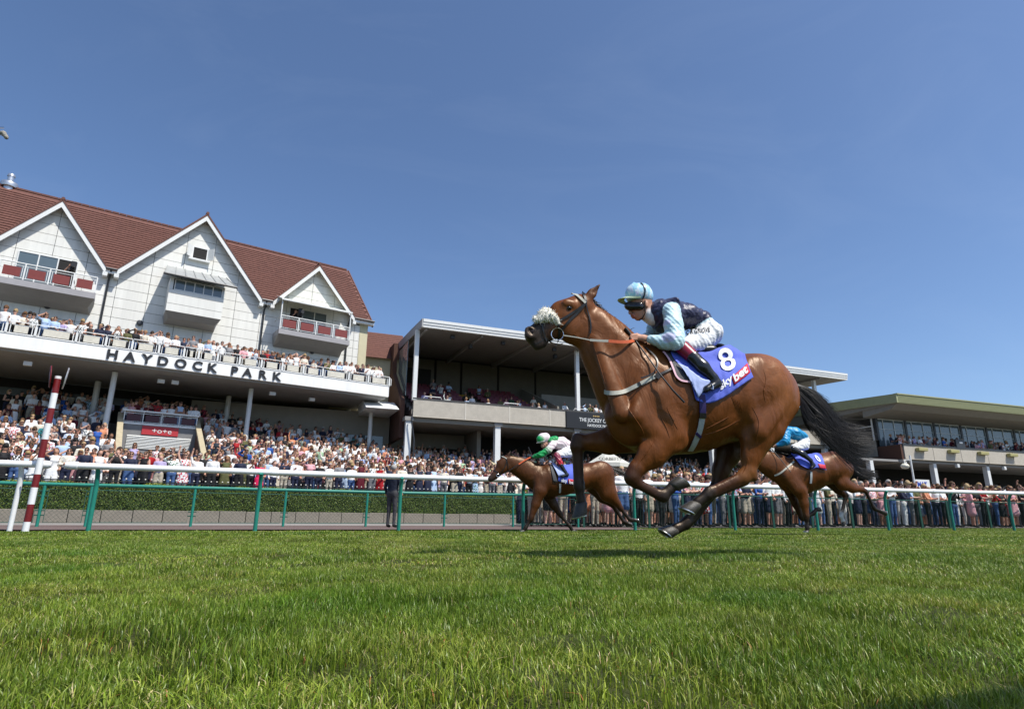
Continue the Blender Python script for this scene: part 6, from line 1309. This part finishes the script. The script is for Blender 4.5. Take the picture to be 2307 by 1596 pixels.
g = np.stack([1960+(1335+vv_[:, 0]/wd_*440)/5.7625, 890+(1035-vv_[:, 0]/wd_*62-vv_[:, 1]*118)/5.7625], -1); P = A.hit(g, .006); link('lettering', pymesh('lettering', A.world(P), ff_), mat('black_print', (.015,.015,.02), .6, .05), jockey)
# ------------------------------------------------------------------ second and third horses with their jockeys
def rider(fr, px, tf, sil, bre, boot, helm, cols, label, root_xy, vox=.016):
    """sil/bre/boot/helm: limb lists in picture coordinates through tf"""
    t = empty('person', Body(fr, 1).world(px(*root_xy)), 0, label, 'jockey'); q = 1/px.ppm
    def mk(lst, name, m, vx, sig=.006):
        B = Body(fr, vx)
        for a, b, k, c in lst:
            a = tf(*a); b = tf(*b); B.add(px(*a[:3]), px(*b[:3]), a[3]*q, b[3]*q, a[4]*q, b[4]*q, k, cols[c])
        B.field().nets(); 
        if m is m_silk:
            g = B.grad(B.V); u, v, h = B.V.T; B.V = B.V+g*(.006*np.sin(h*70+u*45+2*np.sin(u*25)))[:, None]
        B.smooth(1, .4); return link(name, B.mesh(name, sig), m, t, smooth=True)
    mk(sil, 'body', m_silk, vox); 
    for l in boot: mk(l, 'boot', m_boot, .014)
    mk(helm, 'cap', m_satin, .012); return t
# --- second horse
z5 = lambda x, y, v=0., r=0., w=0.: (1540+x/4.433, 1360+y/4.433, v, r/4.433, w/4.433)
F2 = Frame((gx(1227, 14.6), 14.6), 17)
c5 = lambda st, k, c: chain([z5(*s) for s in st], k, c)
H2 = c5([(830,800,0,150,105), (930,780,0,225,150), (1150,765,0,205,165), (1350,740,0,190,165), (1530,702,0,175,150), (1660,712,0,163,120)], .06, 'b')
H2 += c5([(430,530,0,110,48), (560,592,0,130,58), (700,680,0,155,80), (840,760,0,180,110)], .06, 'b')
H2 += c5([(350,485,0,74,50), (272,545,0,70,48)], .03, 'b')+c5([(345,575,0,86,42), (315,590,0,78,42)], .03, 'b')+c5([(272,600,0,76,42), (185,695,0,54,34)], .03, 'b')+c5([(185,700,0,54,34), (125,748,0,44,30)], .02, 'm')
for s_ in (1, -1): H2 += c5([(372,415,.05*s_,24,13), (398,362,.055*s_,6,5)], .01, 'd')
H2 += c5([(850,760,.15,110,48), (830,900,.18,100,50)], .04, 'b')+c5([(815,940,.17,92,52), (760,1110,.17,62,38), (705,1270,.17,40,28)], .035, 'b')+c5([(700,1290,.17,40,30), (690,1320,.17,38,28)], .02, 'd')+c5([(685,1330,.17,27,18), (628,1420,.17,24,17)], .02, 'k')+c5([(622,1432,.17,31,22), (618,1440,.17,30,22)], .02, 'k')+c5([(612,1448,.17,24,20), (596,1478,.17,26,22)], .02, 'k')
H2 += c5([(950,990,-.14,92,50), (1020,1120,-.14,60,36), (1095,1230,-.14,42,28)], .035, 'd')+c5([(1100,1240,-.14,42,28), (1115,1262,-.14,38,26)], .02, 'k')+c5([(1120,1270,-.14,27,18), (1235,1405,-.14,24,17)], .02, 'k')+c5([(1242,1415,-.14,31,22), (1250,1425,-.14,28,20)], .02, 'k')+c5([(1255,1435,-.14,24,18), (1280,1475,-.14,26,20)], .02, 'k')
H2 += chain([(1920,1520,.10,50,26), (1942,1572,.13,30,17), (1972,1606,.13,13,9)], .04, 'b')+chain([(1974,1608,.13,11,8), (1984,1624,.13,10,8)], .02, 'd')+chain([(1984,1624,.13,6.5,5), (2010,1656,.13,6,5)], .02, 'k')+chain([(2012,1658,.13,7.5,6), (2024,1660,.13,6,5)], .02, 'k')
H2 += chain([(1905,1540,-.10,46,24), (1928,1580,-.13,26,16), (1960,1612,-.13,12,9)], .04, 'd')+chain([(1962,1614,-.13,10,8), (1970,1630,-.13,9,7)], .02, 'k')+chain([(1970,1630,-.13,6.5,5), (1992,1664,-.13,6,5)], .02, 'k')+chain([(1994,1666,-.13,7.5,6), (2004,1670,-.13,6,5)], .02, 'k')
H2 += c5([(1600,640,.17,70,36), (1700,720,.15,66,32)], .05, 'b')
HC2 = dict(b=BAY*.42, d=DKB*.7, k=BLK, m=MUZ, o=BAY, ok=DKB)
B2, PX2 = horse_body(F2, .020, H2, HC2)
horse2 = empty('racehorse', B2.world(PX2(1740, 1697)), 0, 'dark bay racehorse with jockey in green and white near the rail', 'horse')
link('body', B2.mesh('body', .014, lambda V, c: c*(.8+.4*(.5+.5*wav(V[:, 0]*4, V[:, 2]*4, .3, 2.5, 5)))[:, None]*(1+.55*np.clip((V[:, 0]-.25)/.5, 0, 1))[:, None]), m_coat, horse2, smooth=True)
for cor, sole, toe, v in ((z5(594,1482)[:2], z5(582,1506)[:2], z5(540,1505)[:2], .17), (z5(1283,1478)[:2], z5(1296,1506)[:2], z5(1340,1500)[:2], -.14), ((2026,1660), (2037,1657), (2034,1668), .13), ((2006,1671), (2016,1670), (2012,1680), -.13)):
    hoof(B2, PX2, cor, sole, .045, .056, toe, v, horse2)
tail_hair(B2, PX2, [[(1926,1478),(1950,1488),(1975,1500),(2006,1510)], [(1930,1490),(1950,1500),(1975,1512),(2004,1526)]], 260, 3, .005, horse2, 8)
cr2 = resample([z5(400,398)[:2], z5(560,448)[:2], z5(760,520)[:2], z5(900,545)[:2]], 60); pt = []
for i in range(220):
    p = cr2[cr.integers(60)]; k = np.linspace(0, 1, 6); ln = cr.uniform(5, 12); g = p+np.stack([ln*k, 2-3*k+5*k*k], -1); pt.append((B2.world(np.stack([PX2(g[t, 0], g[t, 1], cr.normal(0, .012)+.02) for t in range(6)])), .005))
hair_lock(pt, .005, 'mane', horse2, m_hair)
zz = lambda L_: [z5(x, y)[:2] for x, y in L_]
c2 = patch(B2, zz([(1090,560),(1180,562),(1300,552)]), zz([(1075,780),(1180,812),(1310,838)]), 18, 12, .02, 'saddle_cloth', m_cloth, horse2, .006, 2, True)
patch(B2, zz([(1215,750),(1300,760)]), zz([(1215,812),(1300,828)]), 6, 4, .035, 'logo_panel', m_redpr, c2, 0, 0)
print_text(B2, 'sky', z5(1118,788)[:2], (14, 2), (-1, -15), .04, 'lettering', m_whitepr, c2, bold=.03); print_text(B2, 'bet', z5(1226,808)[:2], (12, 2), (-1, -14), .05, 'lettering', m_whitepr, c2, bold=.03)
patch(B2, zz([(960,560),(1000,575)]), zz([(1010,790),(1070,800)]), 8, 10, .018, 'saddle_pad', m_pad, horse2, 0, 0, True); patch(B2, zz([(950,495),(1000,520),(1060,600)]), zz([(1075,720),(1120,710),(1215,690)]), 12, 10, .05, 'turned_flap', m_clothb, c2, .01, 4)
strap(B2, zz([(1105,815),(1105,880),(1100,940)]), .045, .012, 10, .008).build('girth', m_gw, horse2, smooth=True)
for pts, wd in (([(280,430),(330,450),(350,465)], .02), ([(350,465),(345,530),(300,620),(235,690)], .018), ([(150,625),(190,640),(240,665)], .018), ([(350,470),(365,540),(372,610)], .012)): strap(B2, zz(pts), wd, .006, 10).build('bridle_strap', m_strapw if pts[0] == (280,430) else m_strapk, horse2, smooth=True)
ring(PX2, z5(225,700)[:2], 4.5, .07, .006, m_metal, 'bit_ring', horse2, B2)
free_strap([(*z5(235,705)[:2], .08), (*z5(370,640)[:2], .12), (*z5(520,540)[:2], .14)], .018, m_strapk, 'rein', horse2, B2, PX2); free_strap([(*z5(520,540)[:2], .14), (*z5(640,465)[:2], .10), (*z5(700,440)[:2], .06)], .03, m_rubber, 'rein_grip', horse2, B2, PX2)
GRN = np.array(srgb(10, 150, 74)); PW = np.array(srgb(232, 214, 216))
cc2 = dict(w=PW, g=GRN, h=WHT, s=SKIN, r=np.array(srgb(120,16,52)), r2=np.array(srgb(190,14,36)), p=WHT)
sil2 = [((985,255,0,62,85), (1130,250,0,95,95), .04, 'w'), ((1130,250,0,95,95), (1230,300,0,80,80), .04, 'w'), ((960,205,.0,50,70), (1030,190,0,50,80), .03, 'g'), ((1000,270,.16,52,40), (940,340,.19,46,36), .03, 'w'), ((940,340,.19,48,36), (830,410,.16,44,34), .03, 'g'), ((830,410,.16,44,34), (745,430,.08,28,24), .02, 'g'), ((1000,270,-.16,52,40), (880,390,-.18,44,34), .03, 'w'), ((880,390,-.18,44,34), (760,425,-.07,28,24), .03, 'g'), ((730,440,.06,24,18), (690,445,.05,20,16), .015, 'k2'), ((745,425,-.06,24,18), (700,435,-.05,20,16), .015, 'k2'), ((890,260,0,48,38), (880,275,0,44,36), .02, 's'), ((935,255,0,36,34), (900,240,0,40,36), .02, 's'),
        ((1240,330,0,82,90), (1230,360,.08,80,50), .03, 'h'), ((1220,370,.10,75,48), (1090,400,.18,52,36), .03, 'h'), ((1220,370,-.10,75,48), (1090,400,-.18,52,36), .03, 'h'), ((1060,420,.21,48,32), (1095,490,.26,42,28), .02, 'r'), ((1100,500,.265,40,28), (1125,550,.28,34,25), .012, 'r2'), ((1060,420,-.21,48,32), (1125,550,-.28,34,25), .02, 'r')]
cc2['k2'] = BLK
rider(F2, PX2, z5, sil2, None, [[((1120,555,.28*s_,34,26), (1180,650,.31*s_,24,20), .02, 'k2'), ((1180,650,.31*s_,24,20), (1205,690,.32*s_,24,20), .02, 'k2'), ((1210,690,.32*s_,24,22), (1130,715,.33*s_,15,20), .02, 'k2')] for s_ in (1, -1)], [((860,175,0,76,68), (900,165,0,70,64), .03, 'w'), ((828,190,.03,58,50), (845,185,.03,58,52), .006, 'g'), ((785,238,0,8,50), (860,225,0,10,66), .015, 'w')], cc2, 'jockey in white silks with green sleeves on the dark bay horse', z5(1200,400)[:2])
w2 = MB(); w2.tube([B2.world(PX2(*z5(700,400)[:2], .07)), B2.world(PX2(*z5(655,300)[:2], .07))], [.012, .014], 6); tag(w2.build('riding_whip', m_whip), 'short whip upright in the green-sleeved jockey hand', 'whip')
# --- third horse
z6 = lambda x, y, v=0., r=0., w=0.: (2380+x/4.091, 1330+y/4.091, v, r/4.091, w/4.091)
F3 = Frame((gx(1826, 12.7), 12.7), 15); c6 = lambda st, k, c: chain([z6(*s) for s in st], k, c)
H3 = c6([(590,830,0,170,115), (720,765,0,240,165), (880,732,0,215,185), (1020,685,0,198,185), (1150,662,0,200,165), (1262,685,0,153,135)], .06, 'b')
H3 += c6([(190,560,0,110,50), (300,610,0,145,65), (430,670,0,170,88), (570,750,0,195,118)], .06, 'b')
H3 += chain([(2424,1450,0,20,13), (2402,1458,0,19,13)], .03, 'b')+chain([(2406,1466,0,22,11), (2372,1478,0,14,9)], .03, 'b')+chain([(2372,1478,0,14,9), (2357,1482,0,11,8)], .02, 'm')+chain([(2428,1440,.05,6,3.5), (2438,1426,.05,2,1.5)], .01, 'd')+chain([(2428,1440,-.05,6,3.5), (2438,1426,-.05,2,1.5)], .01, 'd')
H3 += c6([(600,780,.16,120,50), (690,930,.18,105,52)], .04, 'b')+c6([(735,980,.15,95,54), (775,1130,.15,60,38), (800,1280,.15,42,30)], .035, 'b')+c6([(802,1300,.15,42,30), (805,1330,.15,38,28)], .02, 'k')+c6([(808,1340,.15,27,19), (815,1440,.15,25,18)], .02, 'k')+c6([(815,1445,.15,31,23), (816,1462,.15,28,21)], .02, 'k')+c6([(816,1465,.15,25,20), (816,1485,.15,27,22)], .02, 'k')
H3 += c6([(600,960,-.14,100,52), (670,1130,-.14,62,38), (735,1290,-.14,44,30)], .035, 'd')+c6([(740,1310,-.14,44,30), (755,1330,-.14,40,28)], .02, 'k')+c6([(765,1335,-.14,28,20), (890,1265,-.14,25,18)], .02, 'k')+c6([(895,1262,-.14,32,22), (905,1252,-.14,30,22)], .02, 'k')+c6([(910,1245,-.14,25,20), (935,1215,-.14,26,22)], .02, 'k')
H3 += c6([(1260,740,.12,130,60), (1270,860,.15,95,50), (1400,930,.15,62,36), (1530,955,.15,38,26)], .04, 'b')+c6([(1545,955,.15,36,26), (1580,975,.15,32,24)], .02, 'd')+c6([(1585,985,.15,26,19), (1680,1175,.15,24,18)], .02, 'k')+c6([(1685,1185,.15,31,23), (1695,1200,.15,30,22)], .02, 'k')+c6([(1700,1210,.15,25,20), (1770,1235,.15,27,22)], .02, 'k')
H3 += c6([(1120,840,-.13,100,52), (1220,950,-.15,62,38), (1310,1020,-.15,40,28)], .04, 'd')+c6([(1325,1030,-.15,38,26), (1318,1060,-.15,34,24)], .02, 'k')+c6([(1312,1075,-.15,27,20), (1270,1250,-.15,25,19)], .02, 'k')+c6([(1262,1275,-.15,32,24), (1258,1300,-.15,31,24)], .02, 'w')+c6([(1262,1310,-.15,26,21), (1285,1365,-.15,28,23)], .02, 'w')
H3 += c6([(1180,600,.18,90,40), (1290,700,.16,80,36)], .05, 'b')
B3, PX3 = horse_body(F3, .018, H3, dict(b=BAY*.72, d=DKB, k=BLK, m=MUZ, w=np.array((.6,.58,.55))))
horse3 = empty('racehorse', B3.world(PX3(2620, 1697)), 0, 'brown racehorse with one white sock behind the leading horse', 'horse')
link('body', B3.mesh('body', .014, lambda V, c: c*(.85+.3*(.5+.5*wav(V[:, 0]*4, V[:, 2]*4, .3, 2.5, 7)))[:, None]), m_coat, horse3, smooth=True)
for cor, sole, toe, v in ((z6(816,1488)[:2], z6(817,1508)[:2], z6(780,1505)[:2], .15), (z6(938,1212)[:2], z6(965,1190)[:2], z6(1000,1200)[:2], -.14), (z6(1775,1235)[:2], z6(1835,1238)[:2], z6(1830,1270)[:2], .15), (z6(1288,1370)[:2], z6(1310,1410)[:2], z6(1260,1420)[:2], -.15)): hoof(B3, PX3, cor, sole, .046, .056, toe, v, horse3)
Z6 = lambda L_: [z6(x, y)[:2] for x, y in L_]
tail_hair(B3, PX3, [Z6([(1400,600),(1480,660),(1600,700),(1740,720)]), Z6([(1405,640),(1500,720),(1620,770),(1760,800)]), Z6([(1410,680),(1480,770),(1560,810),(1650,830)])], 420, 4, .005, horse3, 9)
c3 = patch(B3, Z6([(600,480),(750,530),(850,505),(940,478),(1000,520)]), Z6([(720,640),(840,690),(930,672),(1000,690),(1055,702)]), 20, 14, .02, 'saddle_cloth', m_cloth, horse3, .01, 5, True)
patch(B3, Z6([(945,625),(1035,640)]), Z6([(965,680),(1045,690)]), 6, 4, .035, 'logo_panel', m_redpr, c3, 0, 0); print_text(B3, '0', z6(935,590)[:2], (26, 8), (-14, -24), .045, 'number', m_whitepr, c3, bold=.03)
strap(B3, Z6([(860,720),(862,800),(855,870)]), .045, .012, 10, .008).build('girth', m_gw, horse3, smooth=True); strap(B3, Z6([(385,770),(450,745),(540,680),(640,590)]), .032, .010, 14, .006).build('breastgirth', m_strapw, horse3, smooth=True)
free_strap([(*z6(225,515)[:2], .16), (*z6(270,470)[:2], .14), (*z6(315,405)[:2], .09)], .03, m_rubber, 'rein_grip', horse3, B3, PX3); free_strap([(*z6(225,515)[:2], .16), (*z6(100,570)[:2], .13), (*z6(-20,590)[:2], .08)], .018, m_strapk, 'rein', horse3, B3, PX3)
cr3 = resample(Z6([(200,450),(330,440),(460,470),(560,490)]), 60); pt = []
for i in range(260):
    p = cr3[cr.integers(60)]; k = np.linspace(0, 1, 6); ln = cr.uniform(5, 14); g = p+np.stack([ln*k, 2-4*k+5*k*k], -1); pt.append((B3.world(np.stack([PX3(g[t, 0], g[t, 1], cr.normal(0, .02)+.02) for t in range(6)])), .005))
hair_lock(pt, .005, 'mane', horse3, m_hair)
TEAL = np.array(srgb(6, 138, 190)); cc3 = dict(t=TEAL, h=WHT, s=SKIN, k2=BLK, n=NAVY, w=TEAL)
sil3 = [((540,200,0,75,85), (640,220,0,80,95), .04, 't'), ((640,220,0,80,95), (750,260,0,62,80), .04, 't'), ((545,240,.15,60,42), (540,320,.2,52,38), .03, 't'), ((540,325,.2,50,36), (440,370,.10,32,26), .03, 't'), ((500,220,-.15,60,42), (400,300,-.2,50,38), .03, 't'), ((400,300,-.2,50,36), (345,360,-.08,32,26), .03, 't'), ((430,372,.09,28,24), (415,380,.08,27,22), .012, 'n'), ((395,383,.075,22,18), (325,388,.05,24,18), .015, 's'), ((450,225,0,48,40), (440,240,0,44,38), .02, 's'), ((500,215,0,36,34), (460,215,0,36,34), .02, 's'),
        ((770,320,0,70,90), (780,370,.08,68,48), .03, 'h'), ((770,370,.10,66,46), (640,410,.19,46,34), .03, 'h'), ((770,370,-.10,66,46), (640,410,-.19,46,34), .03, 'h')]
rider(F3, PX3, z6, sil3, None, [[((635,425,.21*s_,42,30), (760,490,.28*s_,40,28), .02, 'k2'), ((760,490,.28*s_,40,28), (860,570,.32*s_,26,22), .02, 'k2'), ((860,570,.32*s_,26,22), (890,630,.33*s_,26,22), .02, 'k2'), ((900,635,.33*s_,26,24), (860,672,.34*s_,14,22), .02, 'k2')] for s_ in (1, -1)], [((430,165,0,74,64), (470,165,0,66,60), .03, 't'), ((370,215,0,8,48), (430,205,0,10,62), .015, 't')], cc3, 'jockey in bright turquoise silks on the horse behind', z6(760,380)[:2])
w3 = MB(); w3.tube([B3.world(PX3(*z6(350,420)[:2], .08)), B3.world(PX3(*z6(460,550)[:2], .2)), B3.world(PX3(*z6(600,725)[:2], .34))], [.010, .007, .008], 6); tag(w3.build('riding_whip', m_whip), 'black whip hanging from the turquoise jockey hand', 'whip')
# ------------------------------------------------------------------ small things
def lone(pose, sex, low, sl_, hat, loc, rz, sc, top, bot, hair, label, pat=0.):
    m = person_mesh(pose, sex, low, sl_, hat, .022); m.materials.append(m_cro); PCOP.append(m); return put_person(len(PCOP)-1, loc, rz, sc, (('', top, 0), ('', bot, 0), hair, SKINS[0], pat, (.7,.7,.7)), label, None)
# dark-clothed person standing between the rails with their back to the camera
lone('down', 'm', 'trousers', 2, 0, (gx(880, 17.2), 17.2, 0), rad(-20), .98, (.012,.016,.03), (.05,.05,.055), HAIRS[5], 'person in dark jacket and grey trousers seen from behind at the rail')
lone('folded', 'm', 'trousers', 2, 0, (gx(1192, 22.), 22., 0), rad(160), 1., srgb(196, 206, 60), (.014,.014,.016), HAIRS[1], 'steward in yellow hi-vis waistcoat, arms folded, behind the green fence')
lone('raised', 'f', 'dress', 1, 0, tuple(HG.w(8.35, -1.2, .86)), hh, 1., srgb(206, 30, 84), (.014,.014,.016), HAIRS[2], 'woman in bright magenta dress with arms raised behind hedge')
for xd, col, w in ((1345, srgb(90,190,190), 'turquoise'), (1385, srgb(210,40,40), 'red'), (1405, srgb(60,160,150), 'teal')): lone('down', 'm', 'shorts', 1, 0, (gx(xd, 21.5), 21.5, 0), rad(170), 1., col, (.03,.04,.07), HAIRS[1], f'person in {w} shirt and shorts behind the galloping legs')
lone('down', 'f', 'dress', 1, 0, (gx(1590, 21.8), 21.8, 0), rad(175), 1., srgb(170,24,34), (.03,.04,.07), HAIRS[2], 'woman in long red spotted dress at the mesh fence', 1.)
# television camera operators on the two upper balconies
for s, z, lab in ((2.0, 12.2, 'left upper'), (14.5, 12.1, 'glazed-canopy')):
    p = LF.w(s, -1.95, z); t = empty('television_camera', p, 0, f'black television camera on the {lab} balcony', 'camera')
    def C_(b, nm): b.xf(lambda q: LF.w(s+q[0], -1.95-q[1], z+q[2])); return b.build(nm, m_letter, t)
    C_(MB().bbox((-.14, -.3, 1.15), (.14, .25, 1.5), .03), 'camera_body'); C_(MB().tube([(0, -.3, 1.32), (0, -.62, 1.32)], [.09, .11], 10), 'lens'); C_(MB().bbox((-.12, -.1, 1.52), (.12, .12, 1.72), .02), 'viewfinder')
    for a in range(3): C_(MB().tube([(0, 0, 1.15), (.35*math.cos(a*2.1), .35*math.sin(a*2.1), 0)], .02, 6), 'tripod_leg')
    lone('phone', 'm', 'trousers', 1, 0, tuple(LF.w(s-.15, -2.5, z)), face(LF), 1., (.03,.03,.035), (.03,.03,.035), HAIRS[1], f'camera operator in black on the {lab} balcony')
# parasol on the terrace beyond the second horse
up = np.array([gx(1369, 24.5, 2.3), 24.5, 0]); um = empty('parasol', up, 0, 'pale lettered parasol above the crowd under the galloping horse', 'parasol')
m_par = mat('parasol_canvas', (.55, .54, .47), .8, .06, 6)
b = MB(); N_ = 8; tp = up+[0,0,2.95]; V = [tp]; 
for i in range(N_): a = 2*math.pi*(i+.5)/N_; V.append(up+np.array([.92*math.cos(a), .92*math.sin(a), 2.42]))
for i in range(N_): a = 2*math.pi*(i+.5)/N_; V.append(up+np.array([.93*math.cos(a), .93*math.sin(a), 2.27]))
b.add(V, [[0, 1+i, 1+(i+1)%N_] for i in range(N_)]+[[1+i, 9+i, 9+(i+1)%N_, 1+(i+1)%N_] for i in range(N_)]); o = b.build('canopy', m_par, um); md = o.modifiers.new('t', 'SOLIDIFY'); md.thickness = .012
MB().tube([up, up+[0,0,2.95]], .025, 8).build('pole', m_gut, um); MB().lathe([(.03, 0), (.06, .03), (.03, .08)], tp, 10).build('finial', m_par, um)
me = text_mesh('CORBETTS', .17, .002, 1.1, 1., bold=.004); me.materials.append(m_letter); link('lettering', me, None, um, mw=Matrix.Translation(up+np.array([-.46,-.72,2.52])) @ Matrix.Rotation(rad(62), 4, 'X'))
# fluffy microphone on a boom at the left edge
yy_ = 9.0; fz = 4.5
for _ in range(40): fz += (proj((gx(4, yy_, fz), yy_, fz))[1]-300)/FPX*5
mp = np.array([gx(4, yy_, fz), yy_, fz]); mi = empty('microphone', mp, 0, 'grey furry microphone on a boom at the left edge', 'microphone')
MB().tube([mp+[-1.4,0,-fz], mp+[-1.2,0,-.6], mp+[-.35,0,-.12]], .025, 8).build('boom', m_wh, mi, True)
B = Body(F0, .010); B.add((-.02,0,0), (.03,0,.0), .034, .036, k=.02); B.add((.03,0,0), (.10,0,-.085), .036, .032, k=.02); B.field().nets(); rr_ = np.random.default_rng(2); B.V = B.V+B.grad(B.V)*rr_.normal(0, .003, (len(B.V), 1)); B.V = B.V+mp
link('windshield', B.mesh('windshield'), mat('fur_grey', (.30,.28,.24), .95, .25, 60, .004, 150), mi, smooth=True)
MB().tube([mp+[-.4,0,-.1], mp+[-.02,0,-.03], mp+[.02,0,-.05]], .010, 6).build('bracket', m_metal, mi); MB().box(mp+[-.10,-.01,.10], mp+[.015,.01,.13]).build('clamp', m_metal, mi)
# steward paddle and orange first-aid bag among the crowd by the hind legs
p = np.array([gx(1640, 24., 1.9), 24., 0]); t = empty('paddle_sign', p, 0, 'lime green paddle sign held up behind the hind legs', 'sign'); MB().bbox(p+[-.14,-.01,2.02], p+[.14,.01,2.36], .008).build('board', mat('lime', srgb(150, 220, 50), .6, .04), t); MB().tube([p+[0,0,1.2], p+[0,0,2.02]], .015, 6).build('handle', m_wh, t); MB().lathe([(.005, 0), (.07, 0), (.07, .004), (.005, .004)], (0,0,0), 14).xf(lambda q: p+np.array([q[0], -.014-q[2], 2.19+q[1]])).build('roundel', m_letter, t)
p = np.array([gx(1592, 23.2, 1.9), 23.2, 0]); t = empty('rucksack', p, 0, 'bright red rucksack on a shoulder behind the rail', 'bag'); MB().bbox(p+[-.17,-.1,1.55], p+[.17,.1,1.98], .05).build('bag_body', mat('red_bag', srgb(214, 34, 26), .6, .1), t); MB().bbox(p+[-.12,-.13,1.6], p+[.12,-.1,1.8], .02).build('bag_pocket', mat('orange_bag', srgb(226, 96, 24), .6, .1), t)
print('objects', len(bpy.data.objects), 'tris', sum(len(m.polygons) for m in bpy.data.meshes))
